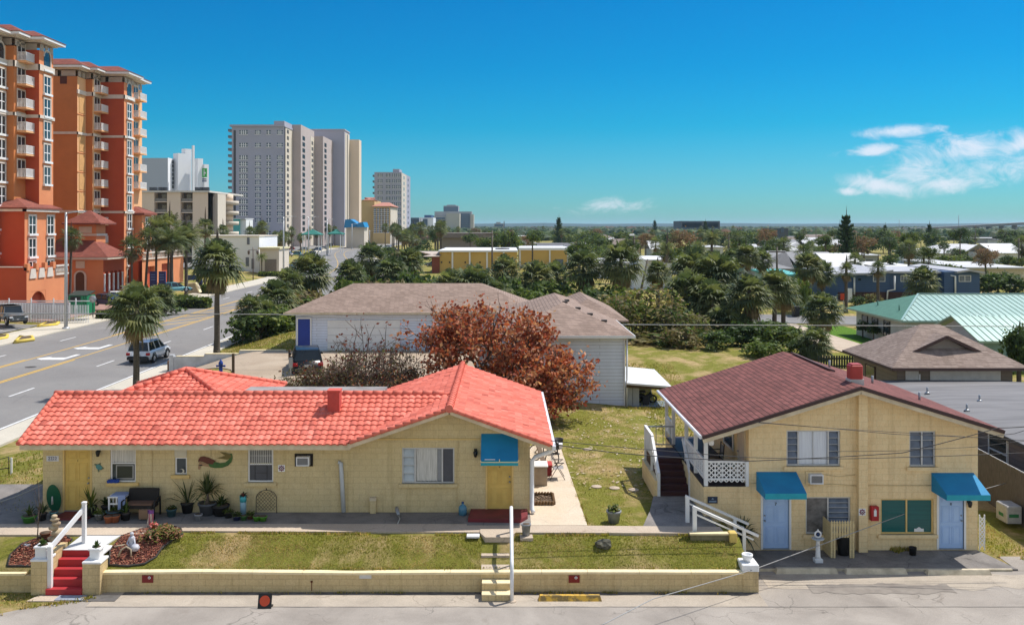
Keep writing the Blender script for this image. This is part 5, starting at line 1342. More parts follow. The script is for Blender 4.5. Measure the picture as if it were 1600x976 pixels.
for u,v,rr_,hh,m,lab,pl in((46,815,.24,.22,mat('green_tub',(.05,.20,.03),.5),'lime green tub of dark plants at the left end of the porch','r'),(66,812,.15,.24,mat('dark_pot',(.02,.02,.022),.6),'black pot with thin reeds between the green tub and the leaning board','r'),(84,808,.13,.2,mat('teal_pot',(.10,.28,.32),.4),'pale teal pot below the leaning oval board',None),(142,806,.19,.34,mat('dark_pot',()),'black pot with a tall yucca just right of the first yellow door','y'),(155,812,.15,.22,mat('speckled_pot',(.35,.36,.35),.6,(.05,.05,.05),20),'speckled black and white pot below the tall yucca','b'),(170,816,.15,.22,POT,'terracotta pot left of the pair before the white side table',None),(180,815,.15,.22,POT,'terracotta pot right of the pair before the white side table',None),(178,806,.26,.20,mat('blue_bowl',(.08,.16,.20),.5),'wide blue bowl of herbs behind the two terracotta pots','b'),(167,803,.18,.3,mat('dark_pot',()),'black pot with strap leaves beside the white side table','r'),(197,812,.14,.24,mat('dark_pot',()),'black pot with ferny leaves below the left arm of the loveseat','r'),(268,806,.17,.25,mat('blue_green_pot',(.05,.12,.14),.5),'blue green pot just right of the wicker loveseat','b'),(293,800,.22,.34,mat('dark_pot',()),'large black pot with an arching areca palm','a'),(324,803,.30,.40,mat('slate_pot',(.09,.10,.12),.6),'large slate grey tub with the tall ponytail plant','p'),(310,812,.13,.2,mat('pale_pot',(.30,.32,.36),.6),'small pale grey pot before the slate tub',None),(345,804,.28,.34,mat('dark_pot',()),'wide black pot right of the slate grey tub','r'),(357,808,.14,.18,mat('dark_pot',()),'low black pot with a small fern left of the blue urn','b'),(370,812,.14,.14,mat('navy_pot',(.02,.03,.10),.4),'navy blue low pot before the tall turquoise planter','b'),(381,812,.11,.15,mat('green_pot',(.06,.17,.04),.5),'small green pot nearest the foot of the turquoise planter',None),(391,810,.11,.14,mat('brown_clay',()),'small brown pot between the two sets of green pots','b'),(401,813,.12,.15,mat('lime_pot',(.10,.32,.03),.5),'small lime green pot left of the last bowl',None),(411,813,.14,.15,mat('lime_pot',()),'lime green bowl at the right end of the row of pots',None)):
 x,y=pp(u,v)
 if pl=='r':f_=lambda t,x,y,z,s,k:rosette(t,x,y,z,s,1,24,.45,lo=25)
 elif pl=='y':f_=lambda t,x,y,z,s,k:rosette(t,x,y,z,s,1,34,.75,[PALM1,GREEN3,GREEN1],.03,5)
 elif pl=='b':f_=lambda t,x,y,z,s,k:bushy(t,x,y,z,s,1,90,.2,.05,[GREEN1,GREEN2,GREEN3])
 elif pl=='a':f_=lambda t,x,y,z,s,k:rosette(t,x,y,z,s,1,60,1.15,[PALM2,GREEN1,PALM1],.022,15)
 elif pl=='p':
  def f_(t,x,y,z,s,k):
   mb=MB();mb.tube([(x,y,z),(x+.02,y,z+.15),(x,y,z+.34)],[.09,.05,.04],TWIG,8);mb.build('stem',t)
   rosette(t,x,y,z+.34,s,1,140,.78,[PALM2,PALM1,GREEN2],.018,-5)
 else:f_=None
 planter('flower_pot',lab,x,y,PZ,rr_,hh,m,f_,seed=int(u))
x,y=pp(380,803);y=30.8;x=ax(380,y)
t=thing('turquoise_planter','tall turquoise planter tower with a small succulent by the wall','planter',(x,y,PZ))
mb=MB();mb.lathe([(.10,0),(.105,.44),(.10,.45)],(x,y,PZ),mat('pale_blue_pedestal',(.28,.45,.55),.5),14);mb.build('pedestal',t)
mb=MB();mb.lathe([(.11,0),(.12,.20),(.11,.20),(.1,.15)],(x,y,PZ+.452),mat('turquoise_glaze',(.06,.40,.46),.3),14);mb.build('pot',t)
rosette(t,x,y,PZ+.62,4,1,26,.24,[PALM2,mat('red_tip_leaf',(.15,.04,.03),.6)],.03)
x=ax(416,31.0);y=31.0
t=thing('garden_trellis','arched black wire trellis leaning on the wall under the barred window','trellis',(x,y,PZ))
mb=MB();w_,h_=.345,.50
arch=[(x-w_,y,PZ)]+[(x+w_*math.cos(a),y+.02,PZ+h_+.27*math.sin(a))for a in[math.pi*(1-k/16)for k in range(17)]]+[(x+w_,y,PZ)]
mb.tube(arch,.011,BLACK,5);mb.tube([(x,y+.02,PZ+h_+.27),(x,y+.02,PZ+h_+.34)],.016,BLACK,5);mb.build('frame',t)
mb=MB()
for k in range(-6,7):
 for s_ in(1,-1):
  pts_=[]
  for i in range(13):
   zz=.08+.70*i/12;xx=k*.115+s_*(zz-.4)*.9
   lim=w_ if zz<h_ else w_*math.sqrt(max(0,1-((zz-h_)/.27)**2))
   if abs(xx)<=lim-.01:pts_.append((x+xx,y+.006*s_,PZ+zz))
  if len(pts_)>1:mb.tube([pts_[0],pts_[-1]],.0055,BLACK,4)
mb.build('mesh',t)
x,y=pp(621,806);t=thing('floor_spotlight','small grey spotlight lying on the porch edge with a pale cable','lamp',(x,y,PZ))
mb=MB();mb.tube([(x-.05,y+.25,PZ+.2),(x-.02,y+.12,PZ+.16),(x+.05,y-.1,PZ+.06)],[.06,.075,.05],GREYM,10);mb.build('housing',t)
mb=MB();mb.tube([(x+.05,y-.1,PZ+.06),(x+.12,y-.35,PZ+.02),(x+.1,y-.8,PZ+.015)],.018,mat('pale_cable',(.45,.44,.40),.7),6);mb.build('cable',t)
x,y=pp(723,804)
t=thing('water_jug','translucent blue water jug beside the red door step','jug',(x,y,PZ))
bl=mat('blue_jug_plastic',(.08,.22,.32),.25);mb=MB();mb.lathe([(.11,0),(.14,.02),(.14,.24),(.11,.31),(.04,.36),(.04,.40),(0,.40)],(x,y,PZ),bl,14);mb.build('jug_body',t)
mb=MB();mb.lathe([(.045,0),(.045,.04),(0,.045)],(x,y,PZ+.402),mat('blue_cap',(.02,.05,.2),.4),10);mb.build('cap',t)
t=thing('rope_fence','black post with a sagging white rope at the left end of the motel','fence',(-15.9,33,1.2))
mb=MB();px=-15.95;mb.box(px-.08,px+.08,33.4,33.56,1.1,2.0,BLACK);mb.build('post',t)
mb=MB();mb.tube([(lerp(px,-19.2,k/14),lerp(33.4,31.0,k/14),1.95-.75*math.sin(math.pi*(k/14)*.72))for k in range(15)],.018,mat('rope',(.45,.43,.38),.9),6);mb.build('rope',t)
# ------------ the patio on the right side of the motel
t=thing('brick_bed','small dug bed with a scalloped brown edging on the patio','planting bed',(1.25,32.3,1.2))
bx0,bx1,by0,by1=1.02,1.76,31.9,33.0
mb=MB();mb.box(bx0,bx1,by0,by1,1.15,1.225,SOIL);mb.build('soil',t)
mb=MB();ed=mat('brown_edging',(.15,.085,.04),.9)
for k in range(7):
 for(xx,yy)in((lerp(bx0,bx1,(k+.5)/7),by1),(bx1,lerp(by0,by1,(k+.5)/7)),(lerp(bx0,bx1,(k+.5)/7),by0),(bx0,lerp(by0,by1,(k+.5)/7))):
  mb.lathe([(.055,0),(.055,.10),(.03,.14)],(xx,yy,1.206),ed,7)
mb.build('edging',t)
mb=MB();r=random.Random(2)
for k in range(60):
 xx,yy=r.uniform(bx0+.1,bx1-.1),r.uniform(by0+.1,by1-.1);mb.cbox((xx,yy,1.24),(.09,.05,.03),mat('bed_stone',(.22,.15,.10),.9),Matrix.Rotation(r.uniform(0,3),3,'Z'))
mb.build('stones',t)
x,y=1.32,34.6
t=thing('patio_cabinet','tan outdoor cabinet with a white top against the motel side wall','cabinet',(x,y,1.2))
mb=MB();mb.cbox((x,y,1.56),(.62,.7,.70),mat('tan_cabinet',(.36,.29,.22),.7,(.28,.22,.17),2),ch=.015);mb.build('cabinet_body',t)
mb=MB();mb.cbox((x,y,1.935),(.68,.78,.05),WHITE,ch=.012);mb.build('lid',t)
mb=MB();mb.box(x-.28,x-.01,y-.364,y-.352,1.25,1.86,mat('tan_cabinet',()));mb.box(x+.01,x+.28,y-.364,y-.352,1.25,1.86,mat('tan_cabinet',()));mb.build('door',t)
x,y=1.35,35.9
t=thing('red_storage_box','red storage box with a paler lid behind the tan cabinet','box',(x,y,1.2))
mb=MB();mb.cbox((x+.1,y,1.40),(.85,.6,.38),mat('red_box_paint',(.30,.02,.025),.5),ch=.02);mb.build('box_body',t)
mb=MB();mb.cbox((x+.1,y,1.615),(.9,.66,.05),mat('red_box_lid',(.48,.06,.05),.5),ch=.01);mb.build('lid',t)
x,y=2.05,35.3
t=thing('folding_chair','open folding chair with thin dark legs standing on the sunny patio','chair',(x,y,1.2))
fr_=mat('chair_tube',(.10,.085,.08),.4)
for s_ in(-1,1):
 mb=MB();mb.tube([(x-.28,y+s_*.26,1.21),(x+.02,y+s_*.26,1.72),(x+.2,y+s_*.26,1.83)],.014,fr_,6);mb.tube([(x+.30,y+s_*.26,1.21),(x+.05,y+s_*.26,1.62),(x-.22,y+s_*.26,2.15)],.014,fr_,6);mb.tube([(x-.12,y+s_*.27,1.86),(x+.26,y+s_*.27,1.86)],.022,fr_,6);mb.build('side_frame',t)
mb=MB();mb.poly([(x-.15,y-.25,1.60),(x+.25,y-.25,1.64),(x+.25,y+.25,1.64),(x-.15,y+.25,1.60)],mat('grey_sling',(.30,.29,.29),.8));mb.build('seat',t)
mb=MB();mb.poly([(x-.10,y-.25,1.66),(x-.10,y+.25,1.66),(x-.24,y+.25,2.12),(x-.24,y-.25,2.12)],mat('grey_sling',()));mb.build('backrest',t)
t=thing('bicycle','dark bicycle leaning against the motel side wall under the gutter','bicycle',(1.65,37.2,1.2))
rub=mat('bike_rubber',(.02,.018,.018),.8)
for yy,xx in((36.9,1.95),(37.95,1.30)):
 mb=MB();mb.tube([(xx+.33*math.cos(a)*.85,yy+.33*math.cos(a)*.5,1.54+.33*math.sin(a))for a in[k*math.pi/14 for k in range(29)]],.022,rub,6,caps=False);w_=mb.build('wheel',t)
 mb=MB()
 for k in range(9):a=k*math.pi/9;mb.tube([(xx+.31*math.cos(a)*.85,yy+.31*math.cos(a)*.5,1.54+.31*math.sin(a)),(xx-.31*math.cos(a)*.85,yy-.31*math.cos(a)*.5,1.54-.31*math.sin(a))],.004,GREYM,4)
 mb.build('spokes',w_)
bf=mat('bike_frame_paint',(.25,.20,.13),.4)
mb=MB();A1,A2=Vector((1.95,36.9,1.54)),Vector((1.30,37.95,1.54));m_=(A1+A2)/2+Vector((0,0,-.05));s1=A1.lerp(A2,.68)+Vector((0,0,.42));h1=A1.lerp(A2,.16)+Vector((0,0,.46))
for a,b_ in((A1,h1),(h1,s1),(h1,m_),(m_,s1),(s1,A2),(m_,A2)):mb.tube([a,b_],.02,bf,6)
mb.build('frame',t)
mb=MB();mb.cbox(tuple(s1+Vector((0,0,.08))),(.14,.24,.05),BLACK,ch=.02);mb.build('saddle',t)
mb=MB();d_=(A2-A1).normalized();n_=Vector((d_.y,-d_.x,0));mb.tube([h1,h1+Vector((0,0,.14))],.016,BLACK,6);mb.tube([h1+Vector((0,0,.14))-n_*.28,h1+Vector((0,0,.16)),h1+Vector((0,0,.14))+n_*.28],.014,BLACK,6);mb.build('handlebar',t)
mb=MB();mb.bar((1.72,35.7,1.22),(1.25,36.4,2.6),.20,.04,mat('tan_plank',(.27,.20,.14),.85));tag(mb.build('leaning_plank'),'tan plank leaning against the wall before the bicycle','plank')
mb=MB();mb.lathe([(.20,0),(.25,.40),(.27,.42),(.24,.42),(.2,.1)],(2.36,40.1,1.2),mat('dark_pot',()),16);tag(mb.build('black_tub'),'black plastic tub standing at the far corner of the patio','tub')
t=thing('charcoal_grill','low black grill with a white side panel at the far end of the patio','grill',(2.0,39.2,1.2))
mb=MB();mb.cbox((2.0,39.2,1.62),(.7,.45,.24),BLACK,ch=.05);mb.build('firebox',t)
for a in(-1,1):
 mb=MB();mb.box(2.0+a*.3-.02,2.0+a*.3+.02,39.0,39.4,1.2,1.5,BLACK);mb.build('leg',t)
mb=MB();mb.box(2.36,2.52,39.05,39.35,1.45,1.62,WHITE);mb.build('side_shelf',t)
mb=MB();mb.tube([(1.05,31.75,1.25),(1.03,31.2,1.9),(1.0,30.98,2.2)],.012,mat('rusty_rod',(.30,.14,.05),.8),5);tag(mb.build('rusty_rod'),'thin rusty rod leaning on the motel corner beside the downspout','rod')
# ------------ generic roofs
def hip(mb,x0,x1,y0,y1,ze,zr,m,ridge='x',t=.1,inset=None):
 """hip roof over a rectangle of eaves; ridge along x or y"""
 if ridge=='x':
  d=inset if inset is not None else(y1-y0)/2;ym=(y0+y1)/2
  a,b_=(x0+d,ym,zr),(x1-d,ym,zr)
  mb.add([(x0,y0,ze),(x1,y0,ze),(x1,y1,ze),(x0,y1,ze),a,b_],[(0,1,5,4),(2,3,4,5),(3,0,4),(1,2,5)],m)
 else:
  d=inset if inset is not None else(x1-x0)/2;xm=(x0+x1)/2
  a,b_=(xm,y0+d,zr),(xm,y1-d,zr)
  mb.add([(x0,y0,ze),(x1,y0,ze),(x1,y1,ze),(x0,y1,ze),a,b_],[(0,1,4),(1,2,5,4),(2,3,5),(3,0,4,5)],m)
 mb.add([(x0,y0,ze),(x1,y0,ze),(x1,y1,ze),(x0,y1,ze),(x0,y0,ze-t),(x1,y0,ze-t),(x1,y1,ze-t),(x0,y1,ze-t)],[(0,4,5,1),(1,5,6,2),(2,6,7,3),(3,7,4,0),(4,7,6,5)],m)
def gable(mb,x0,x1,y0,y1,ze,zr,m,ridge='x',t=.08):
 if ridge=='x':
  ym=(y0+y1)/2
  mb.slab([(x0,y0,ze),(x1,y0,ze),(x1,ym,zr),(x0,ym,zr)],t,m);mb.slab([(x0,ym,zr),(x1,ym,zr),(x1,y1,ze),(x0,y1,ze)],t,m)
 else:
  xm=(x0+x1)/2
  mb.slab([(x0,y1,ze),(x0,y0,ze),(xm,y0,zr),(xm,y1,zr)],t,m);mb.slab([(xm,y1,zr),(xm,y0,zr),(x1,y0,ze),(x1,y1,ze)],t,m)
def win_box(parent,x0,x1,z0,z1,y,fm,gm=None,cols=1,rows=1,name='window',d=.05):
 mb=MB();grid_frame(mb,x0,x1,z0,z1,y-d,fm,.06,d-.002,[lerp(x0,x1,k/cols)for k in range(1,cols)],[lerp(z0,z1,k/rows)for k in range(1,rows)])
 w=mb.build(name,parent)
 g=MB();g.box(x0+.06,x1-.06,y-.02,y-.003,z0+.06,z1-.06,gm or GL);g.build('pane',w)
 return w
 # ------------ the white house behind
SID=lap_siding('white_lap_siding',(.72,.78,.93),.19)
TAN=shingle('taupe_shingle',((.41,.30,.245),(.29,.21,.17)),.33,.075,.45,.7)
wh=thing('white_house','white lap sided house with taupe hip roofs and a blue door','house',(-3,58,1.0))
mb=MB();mb.poly([(-14.9,65.6,1.2),(.2,65.6,1.2),(.2,65.6,4.75),(-14.9,65.6,4.75)],SID);mb.poly([(-14.9,73,1.2),(-14.9,65.6,1.2),(-14.9,65.6,4.75),(-14.9,73,4.75)],SID)
mb.poly([(.3,50.5,.6),(6.62,50.5,.6),(6.62,50.5,4.9),(.3,50.5,4.9)],SID);mb.poly([(6.62,50.5,.6),(6.62,66,.6),(6.62,66,4.9),(6.62,50.5,4.9)],SID);mb.poly([(.3,65.6,.6),(.3,50.5,.6),(.3,50.5,4.9),(.3,65.6,4.9)],SID)
mb.poly([(-14.9,73,1),(-14.9,73,4.75),(6.6,73,4.75),(6.6,73,1)],SID);mb.build('wall',wh)
mb=MB();hip(mb,-15.6,2.6,65.0,73.5,4.80,6.62,TAN);mb.build('wing_roof',wh)
mb=MB();hip(mb,-.25,7.15,50.0,66.5,4.95,6.40,TAN,'y',inset=4.2);mb.build('roof',wh)
mb=MB();hip(mb,3.2,8.0,58.5,70,4.9,6.1,TAN,'y');mb.build('rear_roof',wh)
mb=MB();mb.box(-.3,7.2,49.95,49.99,4.80,4.94,WHITE);mb.box(7.16,7.2,49.99,66.5,4.80,4.94,WHITE);mb.box(-15.65,-.3,64.95,64.99,4.66,4.79,FASCIA);mb.build('fascia',wh)
mb=MB();mb.box(6.62,6.70,50.42,50.55,.8,4.85,WHITEM);mb.tube([(6.78,50.3,4.8),(6.78,50.4,.95)],.05,WHITEM,8);mb.build('downspout',wh)
BD=mat('royal_blue_door',(.008,.04,.30),.4)
mb=MB();xa,xb=ax(466,65.6),ax(485,65.6);mb.box(xa,xb,65.50,65.59,2.05,4.3,BD);d=mb.build('door',wh);mb=MB();mb.box(xa-.1,xa,65.48,65.59,2.05,4.4,WHITE);mb.box(xb,xb+.1,65.48,65.59,2.05,4.4,WHITE);mb.box(xa,xb,65.48,65.59,4.3,4.4,WHITE);mb.build('door_frame',d)
mb=MB();xa,xb=ax(512,65.6),ax(625,65.6);mb.box(xa,xb,65.53,65.59,2.05,4.2,WHITE)
for k in range(1,4):mb.box(xa,xb,65.52,65.528,2.05+.54*k-.01,2.05+.54*k+.01,GREYM)
mb.build('garage_door',wh)
y=50.5;win_box(wh,ax(873,y),ax(898,y),az(618,y),az(600.5,y),y,WHITE,GLS,2,1)
mb=MB();r=random.Random(1)
for(x_,y_)in((3.6,55.3),(4.3,54.2),(4.9,53.0),(5.6,51.9),(3.9,58.0)):mb.cbox((x_+.1,y_,lerp(6.4,4.95,abs(x_+.1-3.45)/3.7)+.05),(.32,.28,.12),mat('roof_vent',(.05,.04,.035),.7),ch=.02)
mb.build('roof_vent',wh)
t=thing('carport','white flat roofed lean-to on brown posts beside the white house','carport',(8,53,.9))
mb=MB();mb.slab([(6.75,50.1,2.36),(9.2,50.1,2.16),(9.2,55.9,2.2),(6.75,55.9,2.42)],.10,mat('white_sheet_roof',(.72,.72,.74),.5,(.6,.6,.6),1.2));mb.build('roof',t)
for x_,y_ in((9.0,50.35),(9.0,55.7),(8.35,55.7)):
 mb=MB();mb.box(x_-.08,x_+.08,y_-.08,y_+.08,.7,2.08,BWOOD);mb.build('post',t)
mb=MB();mb.bar((6.75,50.35,2.14),(9.1,50.35,2.0),.07,.15,BWOOD);mb.bar((6.75,55.7,2.18),(9.1,55.7,2.04),.07,.15,BWOOD);mb.build('beam',t)
mb=MB();mb.slab([(6.65,50.2,1.02),(9.1,50.2,1.02),(9.1,55.6,1.02),(6.65,55.6,1.02)],.16,mat('blue_grey_slab',(.22,.27,.33),.9,(.16,.2,.25),2));struct(mb,'carport_slab')
t=thing('grey_cabinet','tall pale grey cabinet standing under the carport by the house wall','cabinet',(7.1,50.75,1.02))
mb=MB();mb.cbox((7.12,50.75,1.64),(.72,.5,1.22),mat('grey_plastic',(.40,.40,.38),.6,(.33,.33,.32),2),ch=.02);mb.build('cabinet_body',t)
mb=MB();mb.box(7.11,7.13,50.49,50.498,1.06,2.2,BLACK);mb.build('door_seam',t)
t=thing('motor_scooter','dark motor scooter parked under the carport roof','scooter',(7.95,51.4,1.02))
for dx_ in(-.38,.42):
 mb=MB();mb.tube([(7.95+dx_+.2*math.cos(a),51.4,1.24+.2*math.sin(a))for a in[k*math.pi/8 for k in range(17)]],.055,rub,7,caps=False);mb.build('wheel',t)
mb=MB();mb.tube([(7.5,51.4,1.45),(7.75,51.4,1.38),(8.0,51.4,1.32),(8.3,51.4,1.55)],[.12,.17,.1,.12],BLACK,8);mb.build('body',t)
mb=MB();mb.cbox((7.72,51.4,1.66),(.5,.26,.12),BLACK,ch=.04);mb.build('seat',t)
mb=MB();mb.tube([(8.34,51.4,1.3),(8.24,51.4,1.85)],.035,GREYM,7);mb.tube([(8.22,51.12,1.9),(8.24,51.4,1.86),(8.22,51.68,1.9)],.02,BLACK,6);mb.build('handlebar',t)
mb=MB();mb.cbox((7.9,50.8,1.3),(.35,.3,.5),mat('dark_bag',(.025,.025,.03),.7),ch=.06);tag(mb.build('black_bag'),'bulky black bag before the parked scooter under the carport','bag')
# ------------ brown house with a Dutch gable
BRN=lap_siding('brown_siding',(.20,.155,.12),.22)
BSH=shingle('brown_shingle',((.40,.31,.265),(.28,.21,.175)),.33,.075,.5,.6)
DB=mat('dark_brown_fascia',(.075,.04,.035),.6)
t=thing('brown_house','brown sided house with brown hip roof and a wide white garage door','house',(25,52,.5))
mb=MB();wy=49.1
mb.box(21.1,27.3,wy,55.2,.3,3.3,BRN);mb.build('wall',t)
mb=MB();hip(mb,20.6,27.9,48.5,55.6,3.42,5.35,BSH,t=.14,inset=3.1);mb.build('roof',t)
mb=MB();mb.box(20.58,27.9,48.46,48.497,3.26,3.42,DB);mb.box(20.56,20.597,48.46,55.6,3.26,3.42,DB);mb.build('fascia',t)
mb=MB();yg=49.9;xa,xb,xm=ax(1425,yg),ax(1531,yg),ax(1478,yg);zb_,zt_=4.12,az(524,yg)
mb.poly([(xa+.5,yg+.15,zb_),(xb-.5,yg+.15,zb_),(xm,yg+.15,zt_-.10)],mat('taupe_gable',(.27,.235,.205),.8))
mb.slab([(xa,yg-.1,zb_),(xm,yg-.1,zt_),(xm,yg+2.4,zt_),(xa,yg+2.4,zb_)][::-1],.10,BSH);mb.slab([(xm,yg-.1,zt_),(xb,yg-.1,zb_),(xb,yg+2.4,zb_),(xm,yg+2.4,zt_)][::-1],.10,BSH)
mb.bar((xa,yg-.13,zb_-.07),(xm,yg-.13,zt_-.06),.05,.16,DB);mb.bar((xb,yg-.13,zb_-.07),(xm,yg-.13,zt_-.06),.05,.16,DB);mb.build('dormer',t)
mb=MB();mb.box(ax(1453,wy),ax(1563,wy),wy-.04,wy-.003,.4,3.22,mat('white_garage_door',(.62,.60,.57),.6))
for k in range(1,4):mb.box(ax(1453,wy),ax(1563,wy),wy-.045,wy-.041,.4+.65*k-.012,.4+.65*k+.012,GREYM)
mb.build('garage_door',t)
mb=MB();mb.box(ax(1414.5,wy),ax(1435,wy),wy-.04,wy-.003,.4,3.2,mat('white_garage_door',()));mb.box(ax(1435.5,wy),ax(1437.5,wy),wy-.06,wy-.003,.4,3.0,WHITE);mb.build('door',t)
mb=MB();mb.box(21.05,21.097,52.0,53.2,1.9,2.9,GL);mb.box(21.04,21.098,51.9,52,1.85,2.95,DB);mb.box(21.04,21.098,53.2,53.3,1.85,2.95,DB);mb.build('window',t)
# ------------ grey flat roofed building on the right
t=thing('grey_roof_building','low mauve building with a broad pale grey roll roof','building',(25,42,.4))
MAUVE=lap_siding('mauve_siding',(.20,.165,.17),.2)
BXW=20.0
mb=MB();mb.poly([(BXW,48.6,.2),(BXW,32,.2),(BXW,32,2.62),(BXW,48.6,2.62)],MAUVE);mb.poly([(BXW,48.6,0.2),(BXW,48.6,2.6),(32,48.6,2.6),(32,48.6,.2)],MAUVE);mb.poly([(BXW,32,.2),(32,32,.2),(32,32,2.6),(BXW,32,2.6)],MAUVE);mb.build('wall',t)
rm,rnt,rb=_nodes('grey_roll_roofing');p_=pos(rnt,(1,1,1))
st_=pos(rnt,(.25,1.6,1));c_=ramp(rnt,nz(rnt,st_,1.0,5,.6,.2),[(.3,(.12,.115,.118)),(.7,(.195,.187,.188))])
w_=nd(rnt,'ShaderNodeTexWave');w_.bands_direction='Y';w_.inputs['Scale'].default_value=.33;w_.inputs['Distortion'].default_value=.5;rnt.links.new(p_,w_.inputs['Vector'])
rnt.links.new(mix(rnt,.3,c_,ramp(rnt,w_.outputs['Fac'],[(0,(.55,.55,.56)),(.06,(1,1,1)),(1,(1,1,1))]),'MULTIPLY'),rb.inputs['Base Color']);rb.inputs['Roughness'].default_value=.85
mb=MB();X0=19.7;n=12
rows=[(31.8,2.64),(36,2.74),(40,2.82),(44,2.80),(49.0,2.70)]
pts=[]
for y_,z_ in rows:pts+=[(X0,y_,z_-.06),(21.3,y_,z_),(26.2,y_-(0 if y_<48 else .4),z_+.03),(33,y_-(0 if y_<48 else 2.5),z_-.08)]
mb.add(pts,[(4*i+k,4*i+k+1,4*i+k+5,4*i+k+4)for i in range(4)for k in range(3)],rm,True)
mb.build('roof',t)
mb=MB()
for i in range(4):mb.bar((X0,rows[i][0],rows[i][1]-.13),(X0,rows[i+1][0],rows[i+1][1]-.13),.05,.15,mat('dark_eave',(.06,.055,.06),.6))
mb.bar((X0,49.0,2.62),(26.2,48.6,2.66),.05,.14,mat('dark_eave',()));mb.build('fascia',t)
for y0_,y1_ in((36.3,37.6),(33.2,34.4)):
 mb=MB();xx=BXW
 mb.box(xx-.04,xx-.003,y0_,y1_,1.25,2.45,GL);mb.box(xx-.07,xx-.041,y0_,y1_,1.8,1.86,WHITE)
 for a,b_,c__,d__ in((y0_-.07,y0_,1.2,2.5),(y1_,y1_+.07,1.2,2.5),(y0_,y1_,1.18,1.25),(y0_,y1_,2.45,2.5)):mb.box(xx-.07,xx-.003,a,b_,c__,d__,WHITE)
 mb.build('window',t)
for x_,y_ in((20.4,40.3),(20.6,44.5),(22.1,42.5)):
 mb=MB();mb.tube([(x_,y_,2.7),(x_,y_,3.1)],.05,GREYM,8);mb.lathe([(.14,0),(.06,.08)],(x_,y_,2.80),GALV,10);mb.build('vent_pipe',t)
t=thing('wooden_fence','tall weathered board fence between the cream building and the mauve wall','fence',(18.75,36,.2))
mb=MB();r=random.Random(8);y_=31.0
while y_<40.5:
 z_=H(18.8,y_);h_=2.02+.03*(y_-33)+r.uniform(-.03,.03);mb.box(18.75,18.775,y_,y_+.125,z_-.1,h_,WOOD);y_+=.135
mb.build('boards',t)
mb=MB();mb.box(18.78,18.85,31,40.5,.7,.8,WOOD);mb.box(18.78,18.85,31,40.5,1.7,1.8,WOOD);mb.build('rail',t)
mb=MB();mb.tube([(18.72,31,2.0),(18.72,40.4,2.28)],.012,WHITEM,5);mb.build('wire',t)
for k,(u,v,lab,h_)in enumerate(((1578,794,'white bucket nearest the cream building in the row by the fence',.36),(1584,803,'white bucket in the middle of the row by the fence',.36),(1597,808,'white bucket nearest the photo edge by the fence',.38))):
 y_=gy(v,.22);x_=ax(u,y_);tb=thing('white_bucket',lab,'bucket',(x_,y_,H(x_,y_)),'white buckets by the fence')
 mb=MB();mb.lathe([(.14,0),(.165,h_),(.175,h_),(.175,h_-.04)],(x_,y_,H(x_,y_)),mat('dull_white_plastic',(.45,.45,.46),.5,(.33,.33,.33),6),14);mb.build('bucket_body',tb)
 mb=MB();mb.lathe([(.18,0),(.18,.025),(.1,.03)],(x_,y_,H(x_,y_)+h_+.003),mat('grey_lid',(.30,.31,.33),.5),14);mb.build('lid',tb)
t=thing('white_crate','white plastic tub with green marks before the board fence','tub',(18.3,33.3,.2))
mb=MB();mb.cbox((18.35,33.25,.55),(.55,.75,.62),mat('dull_white_plastic',()),ch=.03);mb.build('tub_body',t);mb=MB();mb.box(18.065,18.072,33.1,33.4,.42,.54,mat('green_mark',(.03,.18,.07),.6));mb.build('green_mark',t);mb=MB();mb.box(18.15,18.5,32.862,32.87,.46,.58,mat('green_mark',()));mb.build('green_mark',t)
# ------------ green metal roofed house
GMET=mat('sea_green_metal',(.31,.43,.37),.35,(.26,.385,.325),.6,metal=.15,spec=.5)
GMS=mat('sea_green_shingle',(.075,.20,.145),.8,(.06,.165,.12),2)
GW=mat('pale_stucco',(.52,.52,.50),.85,(.45,.45,.44),1.2)
def ribs(mb,P,Qv,N0,n,m,lim=None):
 """standing seams: n ribs from the eave line P..P+Qv running up vector N0"""
 P,Qv,N0=Vector(P),Vector(Qv),Vector(N0);nn=Qv.cross(N0).normalized()
 if nn.z<0:nn=-nn
 for k in range(n+1):
  t_=k/n;f_=1 if lim is None else lim(t_)
  if f_<.04:continue
  a=P+Qv*t_+nn*.02;mb.bar(a,a+N0*f_,.05,.05,m,up=nn)
t=thing('green_roof_house','pale house with a sea green metal roof and a lower front wing','house',(42,72,1.2))
mb=MB();mb.poly([(31.6,82,1.0),(31.6,72,1.0),(31.6,72,3.5),(31.6,82,3.5)],GW);mb.poly([(31.6,72,1.0),(60,72,1.0),(60,72,3.5),(31.6,72,3.5)],GW);mb.poly([(32.1,67.5,1),(32.1,61.2,1),(32.1,61.2,3.3),(32.1,64.4,4.5),(32.1,67.5,3.4)],mat('lavender_gable',(.44,.43,.49),.85));mb.poly([(32.1,61.2,.8),(60,61.2,.8),(60,61.2,3.3),(32.1,61.2,3.3)],mat('sea_green_wall',(.22,.33,.30),.85));mb.build('wall',t)
mb=MB();zE,zR=3.58,5.22;x0_,y0_,y1_=31.0,71.3,82.8;d_=5.4;ym=(y0_+y1_)/2
mb.poly([(x0_,y1_,zE),(x0_,y0_,zE),(x0_+3.9,ym,zR)],GMS)
mb.poly([(x0_,y0_,zE),(62,y0_,zE),(62,ym,zR),(x0_+3.9,ym,zR)],GMET);mb.poly([(62,y1_,zE),(x0_,y1_,zE),(x0_+3.9,ym,zR),(62,ym,zR)],GMET)
mb.poly([(x0_,y1_,zE-.15),(x0_,y0_,zE-.15),(x0_,y0_,zE),(x0_,y1_,zE)],GMET);mb.poly([(x0_,y0_,zE-.15),(62,y0_,zE-.15),(62,y0_,zE),(x0_,y0_,zE)],GMET)
